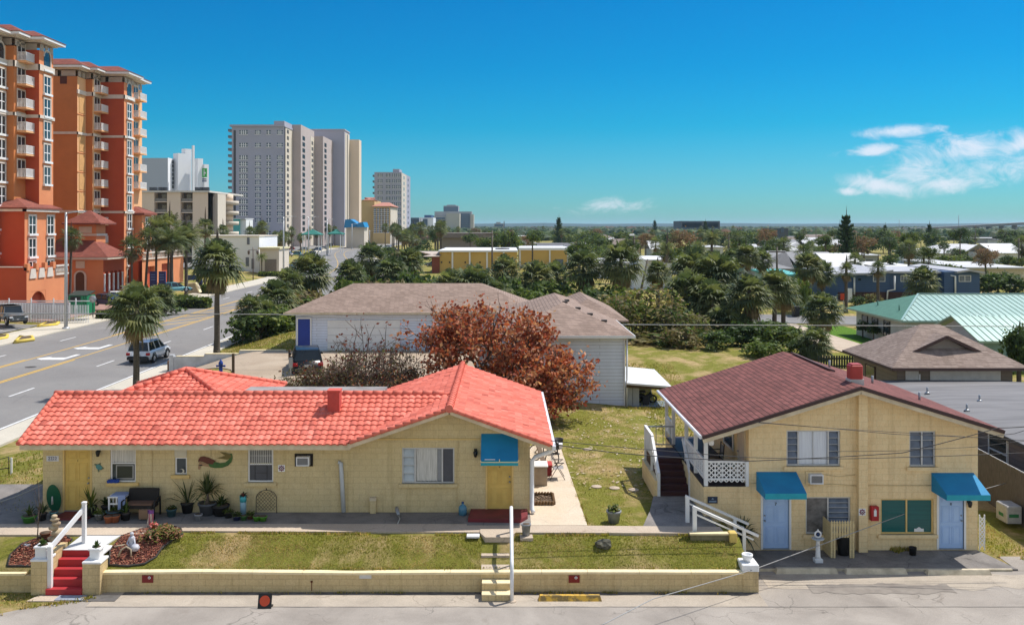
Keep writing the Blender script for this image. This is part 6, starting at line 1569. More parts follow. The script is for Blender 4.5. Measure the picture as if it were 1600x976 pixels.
ribs(mb,(x0_,y0_,zE),(31,0,0),(0,ym-y0_,zR-zE),64,GMET,lambda q:min(1,q*31/3.9))
mb.bar((x0_,y0_,zE+.03),(x0_+3.9,ym,zR+.04),.16,.06,GMET);mb.bar((x0_+3.9,ym,zR+.04),(62,ym,zR+.04),.2,.06,GMET);mb.build('roof',t)
mb=MB();zE2,zR2=3.32,4.62;mb.poly([(31.5,60.7,zE2),(62,60.7,zE2),(62,64.4,zR2),(31.5,64.4,zR2)],GMET);mb.poly([(62,68.1,zE2),(31.5,68.1,zE2),(31.5,64.4,zR2),(62,64.4,zR2)],GMET);mb.poly([(31.5,60.7,zE2-.14),(62,60.7,zE2-.14),(62,60.7,zE2),(31.5,60.7,zE2)],GMET)
ribs(mb,(31.5,60.7,zE2),(30.5,0,0),(0,3.7,zR2-zE2),64,GMET);mb.bar((31.5,60.7,zE2),(31.5,64.4,zR2),.08,.1,GMET);mb.bar((31.5,68.1,zE2),(31.5,64.4,zR2),.08,.1,GMET);mb.build('wing_roof',t)
for yy in(80.0,77.8,75.4):
 mb=MB();mb.box(31.54,31.597,yy-.5,yy+.5,1.9,3.1,GL);mb.box(31.52,31.598,yy+.5,yy+.62,1.85,3.15,BLACK);mb.box(31.52,31.598,yy-.62,yy-.5,1.85,3.15,BLACK);mb.build('window',t)
mb=MB();mb.box(32.3,32.6,71.94,71.997,2.2,3.0,WHITE);mb.build('electric_panel',t)
for x_,y_ in((32.3,79),(33.3,77.5),(32.2,74.5)):
 mb=MB();mb.tube([(x_,y_,zE),(x_,y_,zE+.95)],.05,GMS,7);mb.build('vent_pipe',t)
for yy,lab in((79.0,'round clipped shrub below the far side window of the green roofed house'),(76.7,'round clipped shrub below the near side window of the green roofed house')):
 tt=thing('clipped_shrub',lab,'shrub',(31.0,yy,1.3));bushy(tt,31.0,yy,2.0,int(yy),1,260,.62,.16,[GREEN2,GREEN2,GREEN1],1.4);mb=MB();mb.tube([(31,yy,1.3),(31,yy,2.3)],.06,TWIG,6);mb.build('trunk',tt)
t=thing('dark_fence','dark green board fence behind the maroon roof','fence',(22,60,1.3))
mb=MB();k=0
while 20.6+.17*k<23.6:x_=20.6+.17*k;mb.box(x_,x_+.11,60.0,60.03,1.3,2.45,mat('dark_green_boards',(.025,.035,.025),.9));k+=1
mb.build('boards',t);mb=MB();mb.box(20.6,23.6,60.04,60.1,1.7,1.8,mat('dark_green_boards',()));mb.box(20.6,23.6,60.04,60.1,2.2,2.3,mat('dark_green_boards',()));mb.build('rail',t)
# ------------ blue house
NAVY=lap_siding('navy_siding',(.04,.09,.20),.25)
PALER=mat('pale_roof_membrane',(.42,.42,.45),.7,(.34,.34,.36),.6)
t=thing('navy_house','long navy two storey house with pale low roofs and white windows','house',(53,122,1.2))
BY=120.0
def bx(u):return ax(u,BY)
def bz(v):return az(v,BY)
mb=MB();mb.box(bx(1309),bx(1390),BY,BY+12,1,bz(427),NAVY);mb.box(bx(1390),bx(1478),BY+.8,BY+12,1,bz(424),NAVY);mb.box(bx(1472),bx(1527),BY-.6,BY+12,1,bz(424),NAVY)
mb.prism([(bx(1309),bz(427)),(bx(1352),bz(427)),(bx(1345),bz(423))],BY,BY+12,NAVY);mb.build('wall',t)
mb=MB();mb.box(bx(1309),bx(1478),BY-.06,BY-.003,1,bz(456),mat('dark_brick',(.07,.035,.03),.9));mb.build('brick_base',t)
mb=MB()
for u0,u1,yf,va,vb in((1300,1362,-.8,427,425.5),(1352,1392,-.8,427.5,421),(1384,1500,.2,424,424.5),(1488,1508,-1.3,423,420),(1508,1531,-1.3,420,424)):
 mb.slab([(bx(u0),BY+yf,bz(va)),(bx(u1),BY+yf,bz(vb)),(bx(u1),BY+13,bz(vb)+.15),(bx(u0),BY+13,bz(va)+.15)],.25,PALER)
mb.build('roof',t)
for u0,u1,yy in((1364,1383,BY),(1407,1417,BY+.8),(1418,1430,BY+.8),(1498,1517,BY-.6)):win_box(t,ax(u0,yy),ax(u1,yy),az(440,yy),az(430,yy),yy,WHITE,CURT if u0 in(1418,)else GLS,2,1)
win_box(t,bx(1340),bx(1346),bz(439),bz(434),BY,NAVY)
mb=MB();mb.tube([(bx(1397),BY-.2,bz(431)),(bx(1397),BY-.2,bz(452)),(bx(1386),BY-.2,bz(454)),(bx(1385),BY-.2,bz(468))],.12,WHITE,6);mb.build('downspout',t);mb=MB();mb.tube([(bx(1334),BY-.2,bz(433)),(bx(1334),BY-.2,bz(460))],.12,WHITE,6);mb.build('downspout',t);mb=MB();mb.tube([(bx(1478),BY-.3,bz(429)),(bx(1488),BY-.8,bz(431)),(bx(1488),BY-.8,bz(460))],.12,WHITE,6);mb.build('downspout',t)
t=thing('white_fence','white panel fence at the left end of the navy house','fence',(bx(1312),BY-3,1.2));mb=MB();mb.box(bx(1307),bx(1318),BY-3,BY-2.9,1.2,3.0,WHITE);mb.build('panel',t)
t=thing('orange_sign','small orange square sign before the navy house','sign',(ax(1318,104),104,1.3));mb=MB();x_=ax(1318,104);mb.box(x_-.04,x_+.04,104,104.06,1.2,3,GREYM);mb.build('post',t);mb=MB();mb.box(x_-.38,x_+.38,103.9,103.95,2.6,3.3,mat('orange_sign_face',(.70,.07,.02),.5));mb.build('sign_board',t)
# ------------ the orange condominium across the road
ORG=mat('orange_stucco',(.68,.26,.115),.85,(.62,.225,.10),.6)
RST=mat('rust_red_stucco',(.46,.085,.033),.85,(.42,.075,.03),.6)
OCH=mat('ochre_stucco',(.56,.20,.065),.85,(.50,.18,.06),.6)
YST=mat('golden_stucco',(.80,.455,.235),.85,(.74,.42,.21),.6)
STN=mat('stone_trim',(.68,.60,.52),.7,(.58,.52,.46),1.5)
CTILE=shingle('red_clay_roof',((.34,.115,.085),(.25,.085,.065)),.5,.14,.4,.55)
PFR=mat('frieze_panel',(.42,.36,.31),.8)
def proto(f,name):
 """a mesh built once and shared by many parts"""
 mb=MB();f(mb);o=mb.build(name,loc=(0,0,0),link=False);return o.data
def win_x(mb):
 """window for a wall that faces the road (+X): stone surround, sill, white mullions, two dark lights"""
 w,h=.82,1.05
 mb.box(-.02,.03,-w,w,-h,h,GL)
 for y0,y1,z0,z1 in((-w-.14,-w,-h,h),(w,w+.14,-h,h),(-w-.14,w+.14,h,h+.24)):mb.box(-.02,.11,y0,y1,z0,z1,STN)
 mb.box(-.02,.28,-w-.22,w+.22,-h-.26,-h,WHITE)
 for y0,y1,z0,z1 in((-.07,.07,-h,h),(-w,-.07,-.05,.05),(.07,w,-.05,.05),(-w,-w+.07,-h,h),(w-.07,w,-h,h)):mb.box(.03,.07,y0,y1,z0,z1,WHITE)
def win_arch(mb):
 pts=[(-.75,-1.2),(.75,-1.2)]+[(.75*math.cos(a),.4+.8*math.sin(a))for a in[math.pi*k/10 for k in range(11)]]
 mb.prism(pts,-.02,.04,GL,'x')
 o=[(p[0]*1.22,p[1]*1.12)for p in pts]
 for k in range(1,len(pts)-1):
  a,b_=pts[k],pts[k+1];c_,d_=o[k+1],o[k]
  mb.prism([a,b_,c_,d_],-.02,.12,STN,'x')
 mb.box(-.02,.3,-1.1,1.1,-1.42,-1.2,WHITE)
def balc_x(mb):
 """projecting balcony, faces the road: slab, baluster rail, door behind"""
 mb.box(0,1.15,-1.3,1.3,-.14,.06,YST)
 mb.box(1.06,1.14,-1.28,1.28,1.02,1.1,WHITE);mb.box(.0,1.06,-1.28,-1.20,1.02,1.1,WHITE);mb.box(1.06,1.14,-1.28,1.28,.1,.17,WHITE);mb.box(.0,1.06,-1.28,-1.20,.1,.17,WHITE)
 for k in range(14):y=-1.24+2.48*k/13;mb.box(1.085,1.125,y-.045,y+.045,.17,1.02,WHITE)
 for k in range(6):x=.05+1.0*k/6;mb.box(x-.04,x+.04,-1.26,-1.22,.17,1.02,WHITE)
def bdoor(mb):
 mb.box(-.02,.03,-.85,.85,.07,2.15,GL);mb.box(.03,.06,-.06,.06,.07,2.15,WHITE)
 for y0,y1 in((-1.0,-.85),(.85,1.0)):mb.box(-.02,.08,y0,y1,.07,2.15,STN)
 mb.box(-.02,.08,-1.0,1.0,2.15,2.35,STN)
PW,PA,PB,PD=proto(win_x,'window'),proto(win_arch,'arched_window'),proto(balc_x,'balcony'),proto(bdoor,'balcony_door')
def put(me,name,parent,X,y,z):return share(me,name,parent,(X-LOC[parent.name][0],y-LOC[parent.name][1],z-LOC[parent.name][2]))
def condo_top(t,blocks,name='roof'):
 """frieze of pale panels, white eave and a low hip of tiles over each block (x0,x1,y0,y1)"""
 for k,(x0,x1,y0,y1,zc)in enumerate(blocks):
  mb=MB();hip(mb,x0-.5,x1+1.3,y0-1.2,y1+.9,zc+1.55,zc+2.75,CTILE,'y' if(y1-y0)>(x1-x0)else 'x',t=.05)
  r_=mb.build(name,t)
  mb=MB();mb.box(x0-.4,x1+1.22,y0-1.12,y1+.8,zc+1.18,zc+1.49,WHITE);mb.box(x0,x1+.5,y0-.4,y1+.2,zc+.98,zc+1.18,STN);mb.build('eave',r_)
  mb=MB();n=max(1,round((y1-y0)/1.25))
  for i in range(n):
   a,b_=lerp(y0,y1,(i+.14)/n),lerp(y0,y1,(i+.86)/n);mb.box(x1,x1+.08,a,b_,zc+.05,zc+.85,PFR)
  n=max(1,round((x1-x0)/2.6))
  for i in range(n):
   a,b_=lerp(x0,x1,(i+.1)/n),lerp(x0,x1,(i+.9)/n);mb.box(a,b_,y0-.08,y0,zc+.05,zc+.85,PFR)
  mb.build('frieze',t)
def band(mb,x0,x1,y0,y1,z,h=.5,o=.22,m=None):
 m=m or STN
 mb.box(x1,x1+o,y0-o,y1,z,z+h,m);mb.box(x0,x1+o-.002,y0-o,y0,z+.002,z+h-.002,m)
tA=thing('condominium_tower','nearer orange and gold condominium tower with white balconies, cut by the photo edge','tower',(-64,110,1),'orange condominium towers')
mb=MB()
for x0,x1,y0,y1,m_ in((-82,-60.0,92,110.4,YST),(-82,-59.07,110.4,113.1,OCH),(-82,-57.4,113.1,116.6,ORG),(-82,-57.0,108.9,116.4,ORG)):
 zt=32.7 if x1!=-57.0 else 13.0
 mb.box(x0,x1,y0,y1,0,zt,m_)
mb.box(-59.07,-57.41,113.06,113.098,13,32.7,RST);mb.box(-60,-59.08,110.36,110.398,0,32.7,OCH);mb.box(-61.5,-57.01,108.86,108.898,0,13,RST);mb.build('wall',tA)
mb=MB()
for z,h in((30.2,.75),(24.3,.4)):
 band(mb,-60,-57.4,113.1,116.6,z,h);band(mb,-61,-59.07,110.4,113.05,z,h);band(mb,-65,-60,92,110.3,z,h)
band(mb,-62,-57.0,108.9,116.4,12.7,.5,.5);band(mb,-65,-60,92,108.7,12.7,.5);mb.build('stone_band',tA)
condo_top(tA,[(-75,-60.0,92,109.5,32.7),(-75,-59.07,110.4,112.9,32.75),(-74,-57.4,113.1,116.6,32.65)])
mb=MB();hip(mb,-66,-56.4,108.3,117,13.2,15.3,CTILE,'y',t=.2);mb.build('lower_roof',tA)
put(PA,'arched_window',tA,-57.4,115.0,31.2+.5)
for k in range(5):put(PW,'window',tA,-57.4,115.0,28.6-2.83*k)
for k in range(3):
 put(PW,'window',tA,-57.0,115.0,11.0-2.75*k+.1);put(PW,'window',tA,-57.0,110.6,11.0-2.75*k+.1)
put(PW,'window',tA,-57.0,115.0,2.9);put(PW,'window',tA,-57.0,110.6,2.9)
for k in range(6):
 put(PB,'balcony',tA,-59.07,112.3,31.0-2.83*k);put(PD,'balcony_door',tA,-59.07,112.0,31.0-2.83*k)
for k in range(10):put(PW,'window',tA,-60.0,109.3,28.7-2.83*k)
put(PA,'arched_window',tA,-60.0,109.0,31.7)
t=thing('podium','orange parking podium with an arched recess and a stone balustrade','podium',(-60,107,1))
mb=MB();x1_=-53.7;y0_,y1_=103.0,112.6
mb.wall((x1_,y0_,0.6),(0,1,0),y1_-y0_,az(421,106)-.6,.5,[(.9,4.3,.2,2.9)],ORG);mb.wall((-75,y0_,.6),(1,0,0),75+x1_,az(418,103)-.6,.3,[(9,10.2,1.3,2.3)],RST)
mb.box(-75,x1_-.51,y0_+.31,y1_,.6,az(420,104),RST);mb.poly([(-75,y1_,.6),(x1_,y1_,.6),(x1_,y1_,6),(-75,y1_,6)][::-1],ORG)
mb.prism([(y0_+.9,3.51),(y0_+4.3,3.51)]+[(y0_+2.6+1.7*math.cos(a),2.0+1.45*math.sin(a))for a in[math.pi*k/12 for k in range(13)]],x1_-.06,x1_-.02,ORG,'x')
mb.build('wall',t)
mb=MB();mb.box(-75.2,x1_-.4,y0_-.15,y0_+.3,az(418,103),az(416.5,103),STN)
for k in range(4):yy=lerp(y0_+.3,y1_-3.4,k/3);mb.box(x1_-.3,x1_+.12,yy-.3,yy+.3,az(421,106),az(416,106)+.4,ORG)
mb.build('parapet',t)
mb=MB()
for k in range(3):
 yy=lerp(y0_+.3,y1_-3.4,(k+.5)/3);mb.prism([(yy-.75,5.0),(yy+.75,5.0),(yy+.5,6.1),(yy-.5,6.1)],x1_+.005,x1_+.12,STN,'x')
for k in range(9):yy=lerp(y1_-3.0,y1_-.2,k/8);mb.lathe([(.09,0),(.14,.3),(.07,.65),(.1,.8)],(x1_+.05,yy,5.3),STN,8)
mb.box(x1_-.1,x1_+.2,y1_-3.1,y1_,6.1,6.3,STN);mb.box(x1_-.1,x1_+.2,y1_-3.1,y1_,5.1,5.3,STN);mb.build('balustrade',t)
tB=thing('condominium_tower','farther orange and rust condominium tower standing clear against the sky','tower',(-64,138,1),'orange condominium towers')
mb=MB()
for x0,x1,y0,y1,m_ in((-85,-61.9,132.9,135.6,YST),(-85,-60.9,135.6,138.4,YST),(-85,-57.4,138.4,142.0,ORG),(-85,-58.1,142.0,147.0,YST),(-85,-56.2,142.2,146.0,ORG)):
 mb.box(x0,x1,y0,y1,0,13.0 if x1==-56.2 else 32.7,m_)
for x0,x1,y,m_,zt in((-85,-61.91,132.9,OCH,32.7),(-61.9,-60.91,135.6,OCH,32.7),(-60.9,-57.41,138.4,RST,32.7)):mb.box(x0,x1,y-.04,y-.002,0,zt,m_)
mb.build('wall',tB)
mb=MB()
for z,h in((30.2,.6),(24.3,.36),(12.9,.36)):
 if z<30:band(mb,-85,-61.9,132.9,135.56,z,h)
 else:mb.box(-61.9,-61.7,132.7,135.56,z,z+h,STN)
 band(mb,-61.85,-60.9,135.6,138.35,z,h);band(mb,-60.85,-57.4,138.4,142,z,h)
mb.build('stone_band',tB)
mb=MB()
for k in range(10):
 z=27.5-2.8*k;mb.box(-61.9,-61.84,133.35,135.15,z,z+2.3,mat('golden_panel',(.62,.35,.14),.85));mb.box(-61.9,-61.82,132.7,135.3,z-.3,z-.2,OCH)
mb.build('wall_panel',tB)
mb=MB();mb.box(-64.4,-63.4,132.83,132.858,31.6,32.7,mat('dark_louvre',(.10,.035,.025),.8));mb.build('louvre',tB)
condo_top(tB,[(-80,-61.9,132.9,135.4,32.7),(-79,-60.9,135.6,138.2,32.75),(-78,-57.4,138.4,142.0,32.65),(-77,-58.1,142,147,32.7)])
mb=MB();hip(mb,-63,-55.6,141.6,147,13.0,14.6,CTILE,'y',t=.3);mb.build('lower_roof',tB)
put(PA,'arched_window',tB,-57.4,140.2,31.7)
for k in range(10):put(PW,'window',tB,-57.4,140.2,28.5-2.8*k)
for k in range(2):put(PW,'window',tB,-56.2,144.3,11.2-2.8*k)
for k in range(10):put(PB,'balcony',tB,-60.9,137.3,30.8-2.8*k);put(PD,'balcony_door',tB,-60.9,137.0,30.8-2.8*k)
for k in range(6):put(PB,'balcony',tB,-58.1,144.8,30.8-2.8*k);put(PD,'balcony_door',tB,-58.1,144.4,30.8-2.8*k)
t=thing('entrance_pavilion','orange entrance pavilion with clay hip roof, cupola and white arcade','pavilion',(-60,129,1.5))
mb=MB();px1=-54.9
mb.wall((-64,125.5,1.4),(1,0,0),64+px1,5.1,.4,[(5.3,6.6,.75,3.3)],ORG);mb.wall((px1,125.5,1.4),(0,1,0),6.6,5.1,.6,[(.55+1.45*k,1.65+1.45*k,.45,3.3)for k in range(4)],RST);mb.box(-66,px1-3.2,126,133,1.4,6.5,RST);mb.build('wall',t)
mb=MB()
for k in range(5):yy=125.75+1.47*k;mb.lathe([(.17,0),(.15,.1),(.14,2.3),(.2,2.45)],(px1+.05,yy,1.95),WHITE,8)
mb.build('column',t)
mb=MB();xm=-64+5.95
mb.prism([(xm-.62,2.2),(xm+.62,2.2)]+[(xm+.62*math.cos(a),4.1+.6*math.sin(a))for a in[math.pi*k/8 for k in range(9)]],125.44,125.48,mat('brown_arch_glass',(.10,.05,.03),.2),'y')
for k in range(9):
 a,b_=math.pi*k/9,math.pi*(k+1)/9;mb.prism([(xm+.62*math.cos(a),4.1+.6*math.sin(a)),(xm+.84*math.cos(a),4.1+.82*math.sin(a)),(xm+.84*math.cos(b_),4.1+.82*math.sin(b_)),(xm+.62*math.cos(b_),4.1+.6*math.sin(b_))],125.36,125.48,STN,'y')
mb.box(xm-.84,xm-.62,125.36,125.48,2.0,4.1,STN);mb.box(xm+.62,xm+.84,125.36,125.48,2.0,4.1,STN);mb.box(xm-.95,xm+.95,125.3,125.48,1.9,2.1,WHITE);mb.box(xm-.6,xm+.6,125.4,125.48,5.2,6.2,STN);mb.build('arched_window',t)
mb=MB();hip(mb,-66,px1+1,124.6,132.7,6.75,9.4,CTILE,'x',t=.05);mb.box(-66,px1+.95,124.65,133,6.4,6.69,STN);mb.build('roof',t)
mb=MB();mb.box(-60.0,-57.0,128,131,8.6,11.2,ORG);mb.box(-60.2,-56.8,127.8,131.2,9.6,9.9,STN);mb.box(-59.4,-57.6,127.95,128.0,10.0,10.9,STN);mb.build('cupola',t)
mb=MB();hip(mb,-61.3,-55.9,126.9,132.1,11.4,13.2,CTILE,'x',t=.2);mb.build('cupola_roof',t)
t=thing('terrace_arch','orange terrace wall with arches and a stone balustrade right of the pavilion','wall',(-54,146,1.5))
mb=MB();mb.wall((-55.3,140,1.4),(0,1,0),18,4.4,.6,[(2.0,5.0,0,3.3),(8,13,0,3.5)],ORG);mb.box(-62,-55.91,140,158,1.4,5.7,RST);mb.build('wall',t)
mb=MB();mb.box(-55.5,-55.1,140,158,5.81,6.0,STN);mb.box(-55.5,-55.1,140,158,6.75,6.95,STN)
for k in range(30):mb.lathe([(.07,0),(.13,.25),(.06,.6),(.1,.75)],(-55.3,140.3+.6*k,6.0),STN,6)
mb.build('balustrade',t)
# ------------ farther towers
GRYT=mat('grey_mauve_stucco',(.37,.37,.45),.85,(.345,.345,.42),.08)
PNK=mat('pink_beige_stucco',(.46,.39,.38),.85,(.42,.36,.35),.08)
BEI=mat('beige_stucco',(.72,.58,.46),.85,(.68,.55,.43),.1)
CRM=mat('cream_stucco',(.62,.55,.47),.85,(.57,.51,.43),.1)
def win_y(w,h,cols,gm=None,fr=None,bar=.22):
 def f(mb):
  mb.box(-w/2,w/2,-.10,.02,-h/2,h/2,gm or GL)
  for k in range(1,cols):x=lerp(-w/2,w/2,k/cols);mb.box(x-bar/2,x+bar/2,-.14,-.102,-h/2,h/2,fr or WHITE)
  mb.box(-w/2-.15,w/2+.15,-.25,.02,-h/2-.22,-h/2-.01,fr or WHITE)
  mb.box(-w/2,w/2,-.13,-.102,-.09,.09,fr or WHITE)
 return f
def win_s(w,h):
 def f(mb):
  mb.box(-.02,.08,-w/2,w/2,-h/2,h/2,GL);mb.box(.082,.11,-.08,.08,-h/2,h/2,WHITE)
 return f
WIN_BLUE=glass('blue_window_glass',(.035,.055,.085),.1)
t=thing('grey_tower','tall grey and pink stepped residential tower, the largest behind the palms','tower',(-105,430,1.5),'towers along the beach road')
LT=LOC[t.name]
mb=MB()
for x0,x1,y0,y1,zt,m_ in((-121.8,-98.3,410,426,55.6,GRYT),(-103,-98.3,410.3,425,58.2,GRYT),(-112,-94.4,426,456,58.3,PNK),(-112,-90.0,456,482,55.9,PNK),(-108,-83.9,482,498,61.5,GRYT),(-104,-78.7,498,506,58.2,BEI)):
 mb.box(x0,x1,y0,y1,0,zt,m_)
mb.box(-98.3,-98.22,412,425.9,0,56.5,CRM);mb.box(-94.4,-94.3,447,455.9,0,55,CRM);mb.box(-83.9,-83.8,484,497.9,0,60.5,CRM)
mb.build('wall',t)
mb=MB();mb.box(-122.6,-98.0,409.3,427,55.6,56.5,GRYT);mb.box(-108.2,-83.6,481.7,498.2,61.5,62.2,GRYT);mb.build('parapet',t)
mb=MB();mb.box(-83.79,-83.7,489.5,491,2,60,BLACK);mb.build('window_strip',t)
for(u0,u1,nc)in((374,387,4),(398.7,407.5,3),(416.5,423,2),(433,442,3)):
 w=(u1-u0)*410/F;me=proto(win_y(w,1.75,nc,WIN_BLUE,WHITE,.3),'window')
 for k,v in enumerate((206.7,226.5,246,256,265.7,275.5,285,295,305,315,324.5,334,344,364)):
  put(me,'window',t,ax((u0+u1)/2,410),410,az(v,410))
me=proto(win_s(3.5,1.6),'window')
for k in range(16):put(me,'window',t,-98.22,416.5,54-2.85*k);put(me,'window',t,-94.3,451,52-2.85*k)
mo=proto(lambda mb:mb.box(-.05,.1,-2.6,2.6,-.9,.9,BLACK),'window_opening')  # side columns of dark windows, drawn as plain black openings
for k in range(16):put(mo,'window_opening',t,-94.4,432,52.5-2.85*k);put(mo,'window_opening',t,-90,462,52-2.85*k)
mbb=proto(lambda mb:(mb.box(-2.0,0,0,3.5,-.1,.1,GRYT),mb.box(-2.0,-1.9,0,3.5,.1,1.1,WIN_BLUE),mb.box(-2,0,0,.1,.1,1.1,WIN_BLUE)),'balcony')
for k in range(17):put(mbb,'balcony',t,-121.8,411,53.6-2.85*k)
mb=MB();mb.box(-121.0,-120.0,409.9,409.998,5,54,mat('dark_slot_glass',(.05,.05,.06),.4));mb.build('corner_glazing',t)  # dark glazed slot near the tower corner
t=thing('grey_tower','slimmer grey tower standing behind the golden condominium','tower',(-88,720,1.5),'towers along the beach road')
mb=MB();mb.box(-98.9,-78.3,700,768,0,52.5,GRYT);mb.box(-85,-80,702,720,52.5,55,GRYT);mb.box(-78.3,-78.0,700,735,0,52,CRM);mb.build('wall',t)
for(u0,u1,nc)in((590,598,3),(603,610,2),(612.5,617,2),(619,626,3)):
 me=proto(win_y((u1-u0)*700/F,2.4,nc,WIN_BLUE,WHITE,.3),'window')
 for k in range(10):put(me,'window',t,ax((u0+u1)/2,700),700,az(274+9*k,700))
me=proto(win_s(6,2.2),'window')
for k in range(10):put(me,'window',t,-78.0,716,49-4.4*k);put(mo,'window_opening',t,-78.3,750,49-4.4*k)
mb=MB()
for k in range(11):mb.box(-100.4,-98.9,701,706,49-4.4*k,50.6-4.4*k,WIN_BLUE)
mb.build('balcony',t)
GLD=mat('golden_condo_stucco',(.60,.43,.20),.85,(.54,.39,.18),.1)
TILR=mat('salmon_tile_roof',(.45,.19,.13),.8)
t=thing('golden_condominium','golden mid rise condominium with salmon tiled roofs before the slimmer grey tower','building',(-78,570,1.5),'towers along the beach road')
mb=MB();y=560;mb.box(ax(563,y),ax(585,y),y,y+30,0,az(313,y),GLD);mb.box(ax(585,y),ax(611,y),y-6,y+30,0,az(323,y),GLD);mb.box(ax(611,y),ax(611,y)+.4,y-5.8,y+30,0,az(324,y),CRM);mb.build('wall',t)
mb=MB();hip(mb,ax(565,y),ax(586,y),y-1,y+14,az(312.5,y),az(308,y),TILR);hip(mb,ax(583,y),ax(612,y)+1,y-7.5,y+31,az(322.5,y),az(315.5,y),TILR,'x',inset=4);mb.build('roof',t)
me=proto(win_y(1.5,2.2,2,WIN_BLUE,WHITE,.2),'window')
for i in range(5):
 for k in range(6):put(me,'window',t,ax(588+5*i,y),y-6,az(328+6.5*k,y))
t=thing('beige_motel','beige flat roofed motel with dark recessed walkways behind the tall palms','building',(-84,240,1.5))
y=235.0
mb=MB();zt=az(298,y)
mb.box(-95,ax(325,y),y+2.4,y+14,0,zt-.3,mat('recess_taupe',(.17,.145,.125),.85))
for u0,u1 in((205,241),(261,282),(301,325)):mb.box(ax(u0,y),ax(u1,y),y,y+2.39,0,zt-.4,BEI)
mb.box(ax(325,y)-3,ax(325,y),y+.02,y+4,0,zt-.42,BEI);mb.box(-78,-75.0,y+5,y+12,0,zt-.6,CRM);mb.build('wall',t)
mb=MB();mb.slab([(-97,y-.5,zt),(ax(326,y)+.4,y-.5,zt),(-75.5,y+12,zt),(-75.5,y+30,zt),(-97,y+30,zt)],.45,mat('pale_roof_slab',(.60,.57,.53),.8));mb.build('roof',t)
mb=MB()
for k in range(6):
 z=zt-1.2-2.8*k
 for u0,u1 in((241,261),(282,301)):mb=MB();mb.box(ax(u0,y),ax(u1,y),y+.3,y+2.38,z-1.75,z-1.55,BEI);mb.box(ax(u0,y),ax(u1,y),y+.3,y+.4,z-1.55,z-.75,mat('dull_rail',(.22,.20,.185),.7));mb.build('walkway',t)
mb=MB()
for k in range(6):
 for u0 in(248,287):mb=MB();mb.box(ax(u0,y),ax(u0+7,y),y+2.3,y+2.39,zt-1.2-2.8*k-1.3,zt-1.2-2.8*k+.4,GL);mb.build('window',t)
for k in range(7):
 mb=MB();z=zt-3.2-2.8*k
 mb.lathe([(2.6,0),(2.6,1.0),(2.45,1.02)],(-75.6,y+17,z),CRM,18);mb.lathe([(1.9,1.03),(1.9,2.8)],(-76.4,y+17,z),BEI,12);mb.build('round_balcony',t)
for k,u in enumerate((237,243,251,255,259,308,315,319,324)):
 mb=MB();x_=ax(u,y+5);mb.cbox((x_,y+5,zt+.55),(.95,.9,1.1),mat('rooftop_unit',(.05,.055,.065),.6),ch=.06);mb.build('rooftop_unit',t)
HWH=mat('white_hotel_paint',(.78,.79,.82),.6,(.74,.75,.78),.1)
HSH=mat('shaded_white_paint',(.42,.46,.53),.7)  # blue-grey shade of the white hotel's camera-facing wall, put into the colour
t=thing('white_hotel','white stepped hotel tower with a green sign behind the beige motel','building',(-122,335,1.5))
y=330.0;rot=Matrix.Rotation(math.radians(-38),3,'Z')
mb=MB();mb.box(ax(205,y),ax(262,y),y,y+12,0,az(247,y),HSH);mb.box(ax(262,y),ax(262,y)+.1,y,y+13,0,az(246.5,y),HWH)
for u0,u1,vt,dy in((271,290,240,6),(284,299,233,8),(300.5,303.5,227.5,5),(304,317,248,8),(315,326,257,9)):
 yy=y+dy;w=(ax(u1,yy)-ax(u0,yy));cx=(ax(u0,yy)+ax(u1,yy))/2
 side=w/(math.cos(math.radians(38))+math.sin(math.radians(38)))if u1-u0>5 else w
 mb.cbox((cx,yy,az(vt,yy)/2),(side,side,az(vt,yy)),HWH,rot)
mb.build('wall',t)
mb=MB()
for k in range(7):mb.box(ax(262,y)+.1,ax(262,y)+.2,y+4,y+6.5,az(252+6.5*k,y)-.6,az(252+6.5*k,y)+.6,GL)
mb.build('window',t)
mb=MB();yy=y+1.5;x_=ax(319.5,yy);mb.box(x_-.85,x_+.85,yy,yy+.3,az(277,yy),az(263,yy),mat('green_sign_panel',(.04,.42,.08),.5));s_=mb.build('hotel_sign',t)
mb=MB();mb.box(x_-.28,x_+.0,yy-.06,yy-.01,az(275,yy),az(265,yy),WHITE);mb.box(x_,x_+.5,yy-.06,yy-.01,az(271.5,yy),az(269,yy),WHITE);mb.build('sign_mark',s_)
mb=MB()
for k in range(2):
 for i in range(4):mb.box(x_-.85+.40*i,x_-.50+.40*i,yy,yy+.2,az(280+3*k,yy)-.22,az(280+3*k,yy)+.22,mat('sign_blue',(.02,.06,.15),.5))
mb.build('sign_lettering',s_)
t=thing('white_block','plain white flat roofed building behind the double lamp post','building',(-62,205,1.5))
mb=MB();y=200;mb.box(ax(300,y),ax(405,y),y,y+16,0,az(369.5,y),HWH);mb.build('wall',t)
mb=MB();mb.box(ax(299,y),ax(406,y),y-.3,y+16.3,az(369.5,y),az(368,y),CRM);mb.build('parapet',t)
for u0,u1,v0,v1 in((386,390,371,382),(384,389,402,416),(393,397,404,420)):
 mb=MB();mb.box(ax(u0,y),ax(u1,y),y-.1,y-.002,az(v1,y),az(v0,y),GLS);mb.build('window',t)
t=thing('beige_kiosk','small cream flat roofed kiosk with a brown shutter beside the white block','building',(-50,198,1.3))
mb=MB();y=195;mb.box(ax(406,y),ax(436,y),y,y+9,0,az(389,y),CRM);mb.build('wall',t);mb=MB();mb.box(ax(404,y),ax(438,y),y-.5,y+9,az(389,y),az(386.5,y),mat('cream_yellow_trim',(.66,.60,.36),.7));mb.build('roof',t);mb=MB();mb.box(ax(414,y),ax(432,y),y-.08,y-.002,az(425,y),az(405,y),mat('brown_shutter',(.22,.18,.15),.8));mb.build('shutter',t)
